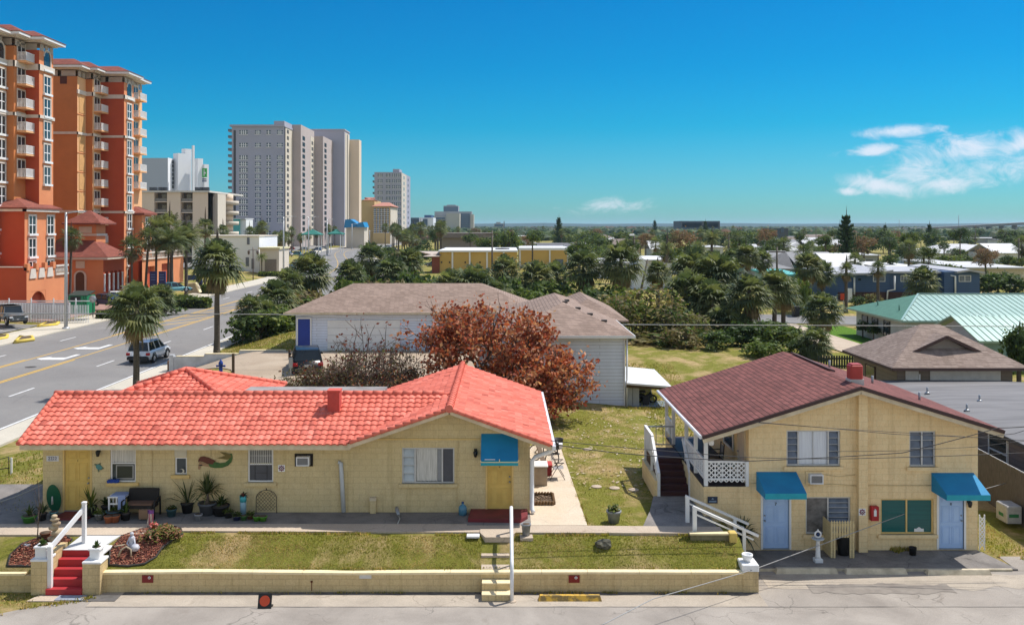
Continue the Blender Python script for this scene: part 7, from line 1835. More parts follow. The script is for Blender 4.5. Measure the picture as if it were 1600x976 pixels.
BLR=mat('azure_roof',(.015,.22,.47),.5)
t=thing('azure_roofed_pavilion','cream pavilion with steep azure blue roofs below the grey tower','pavilion',(-72,455,1.5))
y=450;mb=MB();mb.box(ax(541,y),ax(569,y),y,y+14,0,az(355,y),CRM);mb.build('wall',t)
mb=MB();mb.prism([(ax(539,y),az(356,y)),(ax(541,y),az(343,y)),(ax(549,y),az(342.5,y)),(ax(560,y),az(350,y)),(ax(558,y),az(354,y))],y-3,y+10,BLR,'y');mb.prism([(ax(558,y),az(355,y)),(ax(562,y),az(348,y)),(ax(569,y),az(347,y)),(ax(572,y),az(355,y))],y-4,y+10,BLR,'y');mb.build('roof',t)
GRC=mat('green_canopy',(.02,.17,.13),.6)
for u0,u1,v0,v1,lab in((470,500,366,358,'green hipped canopy nearer the tall grey tower on the beach lot'),(510,534,365,358.5,'green hipped canopy nearer the azure roofed pavilion on the beach lot')):
 y=330;t=thing('green_canopy',lab,'canopy',(ax((u0+u1)/2,y),y,1.5),'green canopies on the beach lot')
 mb=MB();hip(mb,ax(u0,y),ax(u1,y),y,y+7,az(v0,y),az(v1,y),GRC,t=.3);mb.build('roof',t)
 for a in(0,1):
  for b_ in(0,1):
   mb=MB();mb.box(ax(lerp(u0+2,u1-3,a),y),ax(lerp(u0+3,u1-2,a),y),y+.5+5*b_,y+.8+5*b_,1.2,az(v0,y)-.3,WHITE);mb.build('post',t)
t=thing('turquoise_house','small turquoise and white house at the foot of the grey tower','building',(-85,290,1.5));y=290
mb=MB();mb.box(ax(364,y),ax(374,y),y,y+9,0,az(342,y),mat('turquoise_wall',(.10,.42,.40),.7));mb.box(ax(374,y),ax(383,y),y+1,y+9,0,az(343,y),WHITE);mb.build('wall',t);mb=MB();mb.box(ax(363.5,y),ax(383.5,y),y-.4,y+9.5,az(342,y),az(341,y),WHITE);mb.build('roof',t)
FG=mat('far_grey_stucco',(.30,.31,.33),.85);FC=mat('far_cream_stucco',(.50,.46,.38),.85);FB=mat('far_blue_glass',(.06,.10,.16),.3)
def far_block(lab,boxes,Y,wins=(),group='far towers on the horizon'):
 t=thing('far_tower',lab,'tower',(ax(boxes[0][0],Y),Y,1.5),group)
 mb=MB()
 for u0,u1,v,m_,dy in boxes:mb.box(ax(u0,Y+dy),ax(u1,Y+dy),Y+dy,Y+dy+40,0,az(v,Y+dy),m_)
 mb.build('wall',t)
 for u0,u1,v0,v1,n,dy in wins:
  for k in range(n):v=lerp(v0,v1,k/max(1,n-1));mb=MB();mb.box(ax(u0,Y+dy),ax(u1,Y+dy),Y+dy-1.2,Y+dy-.02,az(v,Y)-1.6,az(v,Y)+1.6,FB);mb.build('window_band',t)
far_block('dark slab block just right of the slimmer grey tower',[(642,655,340,FG,0)],900,[(642,655,343,356,4,0)])
far_block('white block with a dark blue roof in the far skyline',[(656,677,340,HWH,0),(663,674,336,mat('far_blue_roof',(.02,.06,.16),.6),5)],1100,[(658,668,344,352,3,0)])
far_block('stepped grey and cream hotel crowning the far skyline',[(679,737,330.5,FG,30),(693,716,321.5,FG,40),(697,718,333.5,FC,-10),(735,740,335,FC,20),(677,697,338,FC,0),(698,712,320,FG,60)],1500,[(719,734,335,354,7,30),(693,716,324,330,3,40),(680,695,341,354,4,0)])
far_block('tiny pale block alone on the skyline right of the stepped hotel',[(772,788,349,FC,0),(775,782,347,FG,5),(787,788.5,345.5,FG,0)],2000,[(773,786,351,353,2,0)])
far_block('long low grey apartment slab on the horizon among the trees',[(1065,1124,346,FG,0),(1064,1125,345.2,mat('far_dark_roof',(.12,.12,.14),.8),-1)],900,[(1066,1096,348.5,355,4,0),(1104,1122,348.5,355,4,0)])
far_block('small dark block far off among bare brown trees',[(1219,1231.5,356.5,mat('far_dark_block',(.07,.075,.085),.7),0)],600,[(1220,1224,359,360,1,0)])
# ------------ vehicles
TYRE=mat('tyre_rubber',(.018,.018,.019),.85);RIM=mat('alloy_rim',(.45,.46,.48),.35,metal=.7)
CGL=glass('car_glass',(.012,.016,.02),.05);TAIL=mat('tail_lamp_red',(.36,.01,.015),.25);HEAD=mat('head_lamp',(.65,.67,.7),.15)
TRIMB=mat('black_plastic_trim',(.02,.02,.022),.6)
def paintm(name,c,metal=.25):return mat(name,c,.28,tuple(k*.96 for k in c),.3,metal=metal,spec=.6)
def car_mesh(t,L,Wd,Hh,paint,kind='suv'):
 """a car along +Y (nose at +Y) about the origin of its thing: lofted body, glass house, wheels, lamps"""
 hw=Wd/2
 if kind=='suv':
  low=[(-.50,.50,.62,.86),(-.485,.38,.98,.97),(-.40,.34,1.0,1.0),(0,.32,1.0,1.0),(.20,.32,1.0,1.0),(.28,.34,.97,.98),(.44,.38,.86,.94),(.50,.46,.66,.80)]
  cab=[(-.49,.96,.60),(-.40,1.0,1.0),(.02,1.0,1.0),(.20,.99,.0)];roofr=(-.44,.05);zbelt=.60
 elif kind=='jeep':
  low=[(-.48,.55,.95,.92),(-.46,.5,1.0,.94),(0,.48,1.0,.94),(.12,.48,1.0,.94),(.14,.48,.98,.74),(.46,.5,.94,.68),(.49,.55,.9,.66)]
  roofr=(-.46,.08);zbelt=.58
 else:
  low=[(-.50,.42,.62,.84),(-.48,.32,.90,.96),(-.36,.28,.95,1.0),(0,.27,.93,1.0),(.18,.27,.92,1.0),(.30,.29,.88,.98),(.45,.33,.78,.92),(.50,.42,.6,.78)]
  roofr=(-.30,.06);zbelt=.58
 zb=zbelt*Hh
 vs,fs=[],[]
 for y,zlo,zt,w in low:
  z0=zlo*Hh*.55;z1=zb*zt;x=hw*w
  vs+=[(-x*.93,y*L,z0),(-x,y*L,lerp(z0,z1,.35)),(-x*.985,y*L,lerp(z0,z1,.75)),(-x*.90,y*L,z1),(x*.90,y*L,z1),(x*.985,y*L,lerp(z0,z1,.75)),(x,y*L,lerp(z0,z1,.35)),(x*.93,y*L,z0)]
 n=8
 for i in range(len(low)-1):
  for k in range(n):j=(k+1)%n;fs.append((i*n+k,i*n+j,(i+1)*n+j,(i+1)*n+k))
 fs+=[tuple(range(n)),tuple((len(low)-1)*n+k for k in range(n-1,-1,-1))]
 vs=[(x+LOC[t.name][0],y+LOC[t.name][1],z+LOC[t.name][2])for x,y,z in vs]
 mb=MB();mb.add(vs,fs,paint,True);
 O=Vector(LOC[t.name])
 r0,r1=roofr[0]*L,roofr[1]*L;rw=hw*.74;rz_=Hh
 base_f=(.24 if kind!='jeep' else .13)*L;base_b=(-.485 if kind=='suv' else(-.47 if kind=='jeep' else-.43))*L;bw=hw*.90
 if kind=='jeep':rw=hw*.82
 P=lambda x,y,z:O+Vector((x,y,z))
 mb.add([P(-rw,r0,rz_-.04),P(rw,r0,rz_-.04),P(rw,r1,rz_-.05),P(-rw,r1,rz_-.05),P(-rw*.9,r0+.1,rz_),P(rw*.9,r0+.1,rz_),P(rw*.9,r1-.15,rz_),P(-rw*.9,r1-.15,rz_)],[(4,5,6,7),(0,1,5,4),(1,2,6,5),(2,3,7,6),(3,0,4,7)],paint,True)
 for s_ in(-1,1):
  for(ya,yb)in((base_f,r1),(base_b,r0),(lerp(base_b,base_f,.42),lerp(r0,r1,.40)),(lerp(base_b,base_f,.72),lerp(r0,r1,.86))):
   mb.bar(P(s_*bw,ya,zb-.02),P(s_*rw,yb,rz_-.05),.07,.05,paint)
 body=mb.build('body',t)
 mb=MB();i_=.985
 q=[P(-bw*i_,base_b+.02,zb),P(bw*i_,base_b+.02,zb),P(bw*i_,base_f-.02,zb),P(-bw*i_,base_f-.02,zb),P(-rw*i_,r0+.02,rz_-.055),P(rw*i_,r0+.02,rz_-.055),P(rw*i_,r1-.02,rz_-.055),P(-rw*i_,r1-.02,rz_-.055)]
 mb.add(q,[(0,1,5,4),(1,2,6,5),(2,3,7,6),(3,0,4,7)],CGL);mb.build('windows',t).name='window'
 wr_=.36 if kind!='car' else .32
 if kind=='jeep':wr_=.40
 for s_ in(-1,1):
  for yy in(-.30,.30):
   c_=P(s_*(hw-.10),yy*L,wr_)
   mb=MB();mb.lathe([(wr_*.62,-.115),(wr_*.94,-.11),(wr_,-.07),(wr_,.07),(wr_*.94,.11),(wr_*.62,.115)],c_,TYRE,18,axis='x');w_=mb.build('wheel',t)
   mb=MB();mb.lathe([(wr_*.2,-.10*-s_-.0),(wr_*.60,s_*.112),(wr_*.55,s_*.118),(wr_*.15,s_*.12)],c_,RIM,10,axis='x');mb.build('rim',w_)
   mb=MB();a_=[math.pi*k/10 for k in range(11)]
   mb.tube([P(s_*(hw*.985),yy*L+(wr_+.07)*math.cos(a),wr_+(wr_+.07)*math.sin(a))for a in a_],.045,TRIMB,5);mb.build('wheel_arch',t)
 z_l=zb*.78
 for s_ in(-1,1):
  mb=MB();mb.cbox(P(s_*hw*.82,-.487*L if kind!='car' else-.478*L,z_l),(.30,.14,.20),TAIL,ch=.03);mb.build('tail_light',t)
  mb=MB();mb.cbox(P(s_*hw*.74,(.482 if kind!='jeep' else .485)*L,zb*(.66 if kind!='jeep' else .74)),(.34,.14,.13),HEAD,ch=.03);mb.build('headlight',t)
  mb=MB();mb.cbox(P(s_*(hw+.06),base_f-.25,zb+.07),(.18,.10,.13),paint,ch=.03);mb.build('mirror',t)
 mb=MB();mb.cbox(P(0,-.497*L,Hh*.27),(Wd*.9,.16,.22),TRIMB,ch=.04);mb.cbox(P(0,.497*L,Hh*.25),(Wd*.88,.14,.22),TRIMB,ch=.04);mb.build('bumper',t)
 mb=MB();mb.cbox(P(0,-.505*L,Hh*.42),(.42,.02,.13),mat('plate_pale',(.5,.5,.48),.5));mb.build('number_plate',t)
 return t
def car(name,label,cat,x,y,z,rotz,L,Wd,Hh,paint,kind,group=None):
 t=thing(name,label,cat,(x,y,z),group);car_mesh(t,L,Wd,Hh,paint,kind);t.rotation_euler=(0,0,rotz);return t
SILV=paintm('silver_paint',(.62,.63,.65),.12);NAVP=paintm('navy_paint',(.02,.04,.10));BLKP=paintm('black_paint',(.012,.013,.016));WHP=paintm('white_car_paint',(.70,.71,.72),.0)
GRYP=paintm('grey_paint',(.10,.105,.115),.4);JEEP=paintm('slate_paint',(.16,.18,.20),.3);BLUP=paintm('blue_paint',(.02,.07,.2));TEALP=paintm('teal_car_paint',(.10,.28,.32));REDC=paintm('red_car_paint',(.30,.02,.02));SANP=paintm('sand_paint',(.40,.36,.30),.3)
yb=gy(560,.43)
suv=car('silver_suv','silver suv driving away on the wide road past the tall palm','suv',ax(231,71.5),71.8,.43,0,4.55,1.84,1.68,SILV,'suv')
mb=MB()
for s_ in(-.62,.62):mb.tube([(s_+LOC[suv.name][0],71.8-1.5,.43+1.72),(s_+LOC[suv.name][0],71.8+.1,.43+1.72)],.022,TRIMB,6)
mb.build('roof_rail',suv)
jp=car('jeep','slate grey off-road vehicle parked facing the road beside the white pool fence','off-road car',ax(42,97),94.0,.95,-2.35,4.4,1.9,1.85,JEEP,'jeep')
mb=MB();O=LOC[jp.name]
mb.lathe([(.2,-.1),(.38,-.08),(.38,.08),(.2,.1)],(O[0],O[1]-2.3,O[2]+1.0),TYRE,16,axis='y');mb.build('spare_wheel',jp)
mb=MB()
for k in range(7):mb.box(O[0]-.36+.12*k-.03,O[0]-.36+.12*k+.03,O[1]+2.155,O[1]+2.165,O[2]+.58,O[2]+.76,BLACK)
mb.build('grille',jp)
mb=MB();mb.cbox((O[0],O[1]-.85,O[2]+1.80),(1.56,2.4,.10),TRIMB,ch=.03);mb.build('soft_top',jp)
car('parked_car','white car parked behind the hedge before the entrance pavilion','car',ax(183,112),113.5,1.5,-1.1,4.5,1.78,1.42,WHP,'car')
car('parked_car','navy car parked beside the white one before the entrance pavilion','car',ax(167,108),109.0,1.5,-1.9,4.5,1.78,1.42,NAVP,'car')
car('parked_car','teal car parked under the date palm on the hotel forecourt','car',ax(273,128),128,1.75,-.9,4.4,1.78,1.4,TEALP,'car')
car('parked_suv','black suv partly hidden by the bare shrub on the white house driveway','suv',ax(481,58),57.6,1.78,.25,4.4,1.85,1.65,BLKP,'suv')
sed,vsuv={},{}
r=random.Random(21)
lotspots=[(448,417,BLUP),(452,424,NAVP),(459,412,GRYP),(436,404,WHP),(447,398,SILV),(470,404,BLKP),(478,397,NAVP),(462,396,TEALP),(486,394,WHP),(495,388,BLUP),(505,386,SILV),(515,383,GRYP),(452,390,REDC),(440,391,WHP),(474,389,SANP),(528,380,BLKP),(536,378,WHP),(421,398,SILV)]
names_={BLUP:'blue',NAVP:'navy',GRYP:'dark grey',WHP:'white',SILV:'silver',BLKP:'black',TEALP:'teal',REDC:'red',SANP:'sand coloured'}
protoc=None
for k,(u,v,p_)in enumerate(lotspots):
 y=gy(v,1.55);x=ax(u,y)
 lab=names_[p_]+' car parked on the beach lot left of the curving road'
 rz_=1.57+r.uniform(-.2,.2)
 if protoc is None:protoc=car('parked_car',lab,'car',x,y,H(x,y)+.12,rz_,4.5,1.8,1.5,p_,'car','cars on the beach lot')
 else:dup(protoc,(x,y,H(x,y)+.12),rz_,lab,'cars on the beach lot',recolor=('body',p_))
for u,v,p_,lab in((692,409,WHP,'white car beside the brick end of the yellow storage building'),(678,416,GRYP,'dark grey car before the brick end of the yellow storage building'),(612,392,NAVP,'navy van-like car by the side street right of the road'),(822,421,BLUP,'blue car between the two yellow storage blocks'),(1248,481,TEALP,'teal car parked at the corner near the dark bin'),(1281,457,WHP,'white car left of the white panel fence'),(605,388,WHP,'white car behind the navy one by the side street')):
 y=gy(v,1.4);x=ax(u,y);dup(protoc,(x,y,H(x,y)+.1),1.2+r.uniform(-.4,.6),lab,'cars parked off the road',recolor=('body',p_))
t=thing('wheeled_bin','dark wheeled bin at the corner near the navy house','bin',(ax(1245,98),98,1.3));x_,y_=ax(1243,98),98;mb=MB();mb.add([(x_-.3,y_-.3,1.3),(x_+.3,y_-.3,1.3),(x_+.3,y_+.3,1.3),(x_-.3,y_+.3,1.3),(x_-.38,y_-.38,2.3),(x_+.38,y_-.38,2.3),(x_+.38,y_+.38,2.3),(x_-.38,y_+.38,2.3)],[(0,1,5,4),(1,2,6,5),(2,3,7,6),(3,0,4,7),(4,5,6,7)],mat('dark_bin',()));mb.build('bin_body',t);mb=MB();mb.cbox((x_,y_,2.36),(.86,.86,.08),mat('dark_bin',()),ch=.02);mb.build('lid',t)
# ------------ palms and trees (meshes shared by many things)
def fan_crown(seed,n=58,nseg=16,olive=.3,skirt=10,spread=1.0):
 """cabbage palm crown of radius about 1: costapalmate leaves with drooping split tips"""
 r=random.Random(seed);mb=MB()
 for k in range(n+skirt):
  dead=k>=n
  az_=k*2.39996+r.uniform(-.3,.3)
  el=math.radians(lerp(84,-38,((k+.5)/n)**.85))if not dead else math.radians(r.uniform(-78,-48))
  d=Vector((math.cos(az_)*math.cos(el),math.sin(az_)*math.cos(el),math.sin(el)))
  pl=r.uniform(.40,.56)*(1 if not dead else .8);hub=d*pl+Vector((0,0,.06-.10*(1-math.sin(el))*.6))
  m=DRY if dead else(PALM3 if r.random()<olive*(.4+.6*(k/n))else(PALM1 if r.random()<.6 else PALM2))
  side=Vector((-math.sin(az_),math.cos(az_),0));up=side.cross(d)*-1
  if up.z<0:up=-up
  mb.add([Vector((0,0,0)),side*.018,hub+side*.010,hub-side*.010],[(0,1,2,3)],m)
  fl=r.uniform(.46,.62)*(1 if not dead else .72)
  for s in range(nseg):
   a=math.radians(lerp(-118,118,s/(nseg-1)))*(1 if not dead else .45)
   v=(d*math.cos(a)+side*math.sin(a)+up*(.10 if not dead else 0)).normalized()
   ln=fl*(1-.28*(abs(a)/2.06))*r.uniform(.85,1.1)
   w=side.cross(v).cross(v);pw=v.cross(up).normalized()*(.036*ln/.5)
   mid=hub+v*ln*.55;drop=ln*(.22+.30*r.random())*(1 if not dead else 1.5)
   tip=hub+v*ln*.95-Vector((0,0,drop))
   mb.add([hub,mid+pw,tip,mid-pw],[(0,1,2,3)],m)
 return mb.build('crown',loc=(0,0,0),link=False).data
def feather_crown(seed,n=30,nl=20,drop=.75,m=(None,),L=1.0,skirt=0,w=.022):
 r=random.Random(seed);mb=MB();ms=[x for x in m if x]or[PALM1,PALM2]
 for k in range(n+skirt):
  dead=k>=n
  az_=k*2.39996+r.uniform(-.25,.25);el=math.radians(lerp(80,-15,(k+.5)/n))if not dead else math.radians(r.uniform(-70,-40))
  hd=Vector((math.cos(az_),math.sin(az_),0));side=Vector((-hd.y,hd.x,0));l=L*r.uniform(.85,1.1)*(.8 if dead else 1)
  mm=DRY if dead else r.choice(ms)
  pts=[];p=Vector((0,0,0));e=el
  for s in range(7):
   pts.append(p.copy());p=p+(hd*math.cos(e)+Vector((0,0,math.sin(e))))*l/6.2;e-=drop*(.22+.06*s)*(.6+.6*math.cos(el))
  for s in range(6):mb.add([pts[s]-side*.008,pts[s]+side*.008,pts[s+1]+side*.005,pts[s+1]-side*.005],[(0,1,2,3)],mm)
  for s in range(1,nl):
   t=s/nl*5.95;i=int(t);q=pts[i].lerp(pts[i+1],t-i);tg=(pts[i+1]-pts[i]).normalized()
   ll=.34*L*math.sin(math.pi*(.12+.83*s/nl))*r.uniform(.85,1.1)
   for sg in(-1,1):
    v=(side*sg*.85+tg*.55-Vector((0,0,.35+.25*r.random()))).normalized()
    mb.add([q-tg*w*.8,q+tg*w*.8,q+v*ll],[(0,1,2)],mm)
 return mb.build('crown',loc=(0,0,0),link=False).data
def leaf_crown(seed,clumps=60,per=26,leaf=.11,ms=None,shape=(1,1,.8),core=.25,sparse=0.0,cr=.26):
 """broadleaf crown within a unit ellipsoid: leaf faces gathered in uneven clumps with gaps between"""
 r=random.Random(seed);mb=MB();ms=ms or[GREEN1,GREEN2,GREEN2,GREEN3]
 for k in range(clumps):
  v=Vector((r.gauss(0,1),r.gauss(0,1),r.gauss(0,1)+.25)).normalized()*r.uniform(core,1.0)**.6
  if noise.noise(v*2.1+Vector((seed,0,0)))<-.12-sparse*.0 and r.random()<.75:continue
  c=Vector((v.x*shape[0],v.y*shape[1],v.z*shape[2]))*(.72+.28*noise.noise(v*1.7+Vector((0,seed,0)))+.12)
  rad=cr*r.uniform(.65,1.25);mk_=r.choice(ms)
  for j in range(per):
   o=Vector((r.gauss(0,.5),r.gauss(0,.5),r.gauss(0,.38)))*rad
   nrm=(o.normalized()*.6+Vector((r.gauss(0,.5),r.gauss(0,.5),.55+r.gauss(0,.4)))).normalized()
   a=nrm.orthogonal().normalized();a=Matrix.Rotation(r.uniform(0,6.28),3,nrm)@a;b_=nrm.cross(a)
   l=leaf*r.uniform(.6,1.3);p=c+o
   mb.add([p-a*l*.45,p-b_*l*.8,p+a*l*.45,p+b_*l*.8],[(0,1,2,3)],mk_ if r.random()<.75 else r.choice(ms))
 return mb.build('crown',loc=(0,0,0),link=False).data
def branchy(seed,n=7,m=None,spread=.9):
 """limbs from the foot of the crown out to its shell"""
 r=random.Random(seed);mb=MB()
 for k in range(n):
  a=k*2.4+r.uniform(-.4,.4);el=r.uniform(.35,1.3);L=r.uniform(.6,.95)*spread
  d=Vector((math.cos(a)*math.cos(el),math.sin(a)*math.cos(el),math.sin(el)))
  m1=d*L*.5+Vector((r.uniform(-.1,.1),r.uniform(-.1,.1),.05));mb.tube([(0,0,-.5),(0,0,-.3),m1-Vector((0,0,.25)),d*L-Vector((0,0,.1))],[.06,.05,.03,.008],m or TWIG,5)
 return mb.build('limbs',loc=(0,0,0),link=False).data
def trunk_mesh(m,seed,base=1.25,top=.85,wob=.06,n=8,boots=0):
 r=random.Random(seed);mb=MB();N=14
 pts=[(wob*math.sin(i*.7+seed)*(i/N),wob*math.cos(i*.5+seed)*(i/N),i/N)for i in range(N+1)]
 mb.tube(pts,[lerp(base,top,i/N)*(1.25 if i==0 else 1)*r.uniform(.93,1.07)for i in range(N+1)],m,n)
 return mb.build('trunk',loc=(0,0,0),link=False).data
FAN=[fan_crown(s,52+4*s,16,.25+.08*s)for s in range(5)]
FANS=[fan_crown(40+s,34,12,.3,12)for s in range(3)]
FEA=[feather_crown(3,34,22,.7,(PALM1,PALM2,PALM3)),feather_crown(5,28,20,1.0,(PALM1,GREEN3),skirt=3),feather_crown(6,22,14,.9,(PALM2,PALM1))]
TRUNK=[trunk_mesh(BARK,s)for s in range(3)]
LEAFY=[leaf_crown(s,90,26,.10)for s in range(3)]+[leaf_crown(11,80,24,.10,[GREEN2,GREEN2,GREEN1])]
OLV=leafmat('olive_brown_leaf',(.20,.16,.085));RUS=leafmat('bare_russet_twigs',(.24,.15,.11),.2,.9)
OLIVEY=[leaf_crown(21,110,26,.075,[OLIVE,OLV,OLIVE,GREEN3,GREEN1],core=.2),leaf_crown(22,90,24,.08,[RUS,RUS,OLV],core=.2)]
LIMB=[branchy(s)for s in range(3)]
SHRUB=[leaf_crown(31+s,70,22,.12,ms_,(1,1,.75))for s,ms_ in enumerate(([GREEN1,GREEN2,GREEN3],[GREEN3,GREEN1,GREEN1],[GREEN2,GREEN2,GREEN1],[OLIVE,GREEN1,OLV]))]
KT=[0]
def palm(x,y,z,h,cr,label,kind='fan',group=None,tr=.16,lean=0.0,rot=None,name=None,crown=None):
 """h: height of the crown's heart above the ground, cr: crown radius"""
 k=KT[0];KT[0]+=1
 name=name or('fan_palm' if kind=='fan' else('feather_palm' if kind=='feather' else 'fan_palm'))
 t=thing(name,label,'palm tree',(x,y,z),group)
 rr=random.Random(int(abs(x*13+y*7)))
 share(TRUNK[k%3],'trunk',t,(0,0,-.1),(0,0,rr.uniform(0,6)),(tr,tr,h+.1))
 me=crown or((FAN[k%5]if kind=='fan' else FANS[k%3])if kind!='feather' else FEA[k%2])
 share(me,'crown',t,(TRUNKTOP*0,0,h),(rr.uniform(-.08,.08),rr.uniform(-.08,.08),rr.uniform(0,6.28)if rot is None else rot),(cr,cr,cr*rr.uniform(.92,1.05)))
 t.rotation_euler=(rr.uniform(-.02,.02),lean,0)
 return t
TRUNKTOP=0
def tree(x,y,z,h,rx_,rz_,label,cat='tree',name='broadleaf_tree',crown=None,group=None,tr=.14,limb=True):
 k=KT[0];KT[0]+=1;rr=random.Random(int(abs(x*17+y*5)))
 t=thing(name,label,cat,(x,y,z),group)
 th=max(.2,h-rz_*.6)
 share(TRUNK[k%3]if limb else TRUNK[0],'trunk',t,(0,0,-.1),(0,0,rr.uniform(0,6)),(tr,tr,th))
 if limb:share(LIMB[k%3],'limbs',t,(0,0,h),(0,0,rr.uniform(0,6)),(rx_,rx_,rz_*1.2))
 share(crown or LEAFY[k%4],'crown',t,(0,0,h),(0,0,rr.uniform(0,6.28)),(rx_,rx_*rr.uniform(.85,1.15),rz_))
 return t
def shrub(x,y,z,r_,h,label,crown=None,group=None,name='shrub'):
 k=KT[0];KT[0]+=1;rr=random.Random(int(abs(x*19+y*3)))
 t=thing(name,label,'shrub',(x,y,z),group)
 share(crown or SHRUB[k%4],'foliage',t,(0,0,h*.5),(0,0,rr.uniform(0,6.28)),(r_*1.3,r_*1.3*rr.uniform(.85,1.15),max(h*.92,r_*.62)))
 share(LIMB[k%3],'stems',t,(0,0,h*.45),(0,0,rr.uniform(0,6)),(r_*.8,r_*.8,h*.9))
 return t
def upalm(u,vb,vc,rpx,zg,label,Y=None,**kw):
 """from its trunk foot (u, vb) and crown heart height vc on the photograph, at ground height zg"""
 y=Y or gy(vb,zg);x=ax(u,y);z=H(x,y)
 return palm(x,y,z,az(vc,y)-z,rpx*y/F,label,**kw)
upalm(213,612,487,55,.5,'cabbage palm standing between the red roof and the wide road',tr=.17)
upalm(339,553,412,48,.75,'tall cabbage palm on the lawn corner beside the road',tr=.20,crown=FAN[3])
W_=[(109,460,372,20,118,'slender leaning fan palm behind the tall street lamp',.03),(206,458,388,22,126,'fan palm with a thick brown skirt before the entrance pavilion',0),(226,452,372,21,128,'fan palm with a yellowing crown right of the skirted one',.06),(243,450,362,26,132,'tall fan palm with a full green crown above the hotel signs',.02),(262,448,358,28,134,'tall fan palm left of the big date palm',.02),(320,430,356,17,160,'tall fan palm against the beige motel wall',0)]
for u,vb,vc,rp,Y,lab,ln in W_:
 upalm(u,vb,vc,rp*1.15,1.6,lab,Y=Y,kind='small',tr=.15,lean=ln)
upalm(268,452,380,38,1.6,'big date palm with long arching fronds, left of a pair by the hotel signs',Y=129,kind='feather',tr=.24,name='date_palm',crown=FEA[0])
upalm(291,448,376,38,1.6,'big date palm with long arching fronds, right of a pair by the hotel signs',Y=133,kind='feather',tr=.22,name='date_palm',crown=FEA[0])
upalm(409,420,402,13,1.4,'small bright yellow green palm before the cream kiosk',Y=192,kind='feather',tr=.12,name='areca_palm',crown=feather_crown(8,24,14,.9,(GREEN3,GREEN3,leafmat('lime_frond',(.24,.26,.02)))))
for u,v,Y,rp,hp,lab,c_ in((412,530,84,30,62,'dark green cabbage palm clump at the left of the lawn edge','f'),(390,520,82,22,60,'low spreading palm at the road edge of the lawn clump','f'),(432,515,87,34,70,'full palm clump nearest the white house eave','f'),(485,470,104,34,62,'large cabbage palm behind the left end of the taupe roof','f'),(452,480,100,26,56,'cabbage palm left of the large one behind the taupe roof','f')):
 y=Y;x=ax(u,y);z=H(x,y);palm(x,y,z,az(v-hp*.62,y)-z,rp*1.25*y/F,lab,tr=.2)
for u,v,Y,rp,hp,lab in((408,540,82,44,46,'dense dark bush filling the foot of the palm clump by the lawn'),(440,535,84,30,40,'rounded bush behind the left corner of the white house'),(380,530,80,24,36,'bush at the road edge left of the palm clump'),(470,490,98,40,46,'bush under the large cabbage palms behind the taupe roof'),(515,462,104,20,26,'low bright bush in the gap where the road shows')):
 x=ax(u,Y);z=H(x,Y);shrub(x,Y,z,rp*Y/F,hp*Y/F,lab)
B_=[(580,405,116,26,'cabbage palm rising highest where the road bends away'),(548,432,108,26,'cabbage palm left in the belt behind the taupe ridge'),(612,428,108,30,'broad cabbage palm in the middle of the belt behind the taupe ridge'),(640,412,118,24,'cabbage palm near the brick end of the yellow storage building'),(705,452,92,34,'large bright cabbage palm just above the red leaved tree'),(742,450,90,36,'large cabbage palm right of the bright one above the red tree'),(790,425,100,26,'cabbage palm in front of the second white pilaster'),(775,462,88,26,'cabbage palm half dead with grey fronds above the red tree'),(838,440,98,30,'green palm clump below the second yellow block'),(870,432,104,24,'palm behind the right taupe roof, left of the flat topped pair'),(912,420,96,33,'left of the flat topped pair of cabbage palms',),(970,414,95,36,'right of the flat topped pair of cabbage palms'),(1028,428,100,22,'small palm crown between the flat topped pair and the big cluster')]
for u,vc,Y,rp,lab in B_:
 x=ax(u,Y);z=H(x,Y);palm(x,Y,z,az(vc,Y)-z,rp*1.2*Y/F,lab,tr=.2)
for i,(u,vt,Y,rp,hp,ci)in enumerate(((560,425,112,30,42,2),(600,440,104,34,40,3),(640,430,106,36,44,2),(660,440,98,30,40,1),(690,440,98,34,44,0),(735,465,88,40,46,2),(768,470,86,36,44,3),(800,440,96,38,50,2),(822,455,90,36,46,1),(852,440,96,40,50,0),(884,448,94,34,46,1),(925,455,90,36,50,2),(545,440,104,28,36,1),(955,450,92,34,50,0),(620,415,118,30,36,2),(585,438,106,24,30,3),(720,455,90,30,40,1),(895,462,82,30,44,3))):
 x=ax(u,Y);z=H(x,Y);h_=az(vt,Y)-z
 shrub(x,Y,z,rp*Y/F,h_,'leafy shrub in the dense belt of growth behind the taupe roofs',SHRUB[ci],'shrubs in the belt behind the taupe roofs')
for u,vt,Y,rp,hb,c_,lab in((1005,455,72,62,560,OLIVEY[0],'big olive brown thicket between the white house and the palm cluster'),(965,470,70,36,555,OLIVEY[0],'olive thicket against the right corner of the taupe roof'),(1058,485,70,48,565,OLIVEY[0],'olive thicket with russet twigs below the big palm cluster'),(1030,520,68,50,568,SHRUB[3],'low olive shrub at the foot of the big thicket')):
 x=ax(u,Y);z=H(x,Y);h_=az(vt,Y)-z;t=thing('olive_thicket',lab,'shrub',(x,Y,z));share(c_,'foliage',t,(0,0,h_*.5),(0,0,u),(rp*1.35*Y/F,rp*Y/F*1.05,h_*.82));share(LIMB[1],'stems',t,(0,0,h_*.5),(0,0,1),(rp*Y/F*.8,rp*Y/F*.8,h_*.6))
G_=[(1085,432,82,46,'top palm of the big cluster right of the olive thicket'),(1120,440,80,50,'palm at the right of the big cluster with drooping grey fronds'),(1075,462,78,44,'palm in the middle of the big cluster'),(1110,478,76,46,'lower palm of the big cluster'),(1135,512,72,40,'low dark palm at the foot of the big cluster'),(1150,530,71,30,'low dark palm with grey fronds right of the foot of the cluster')]
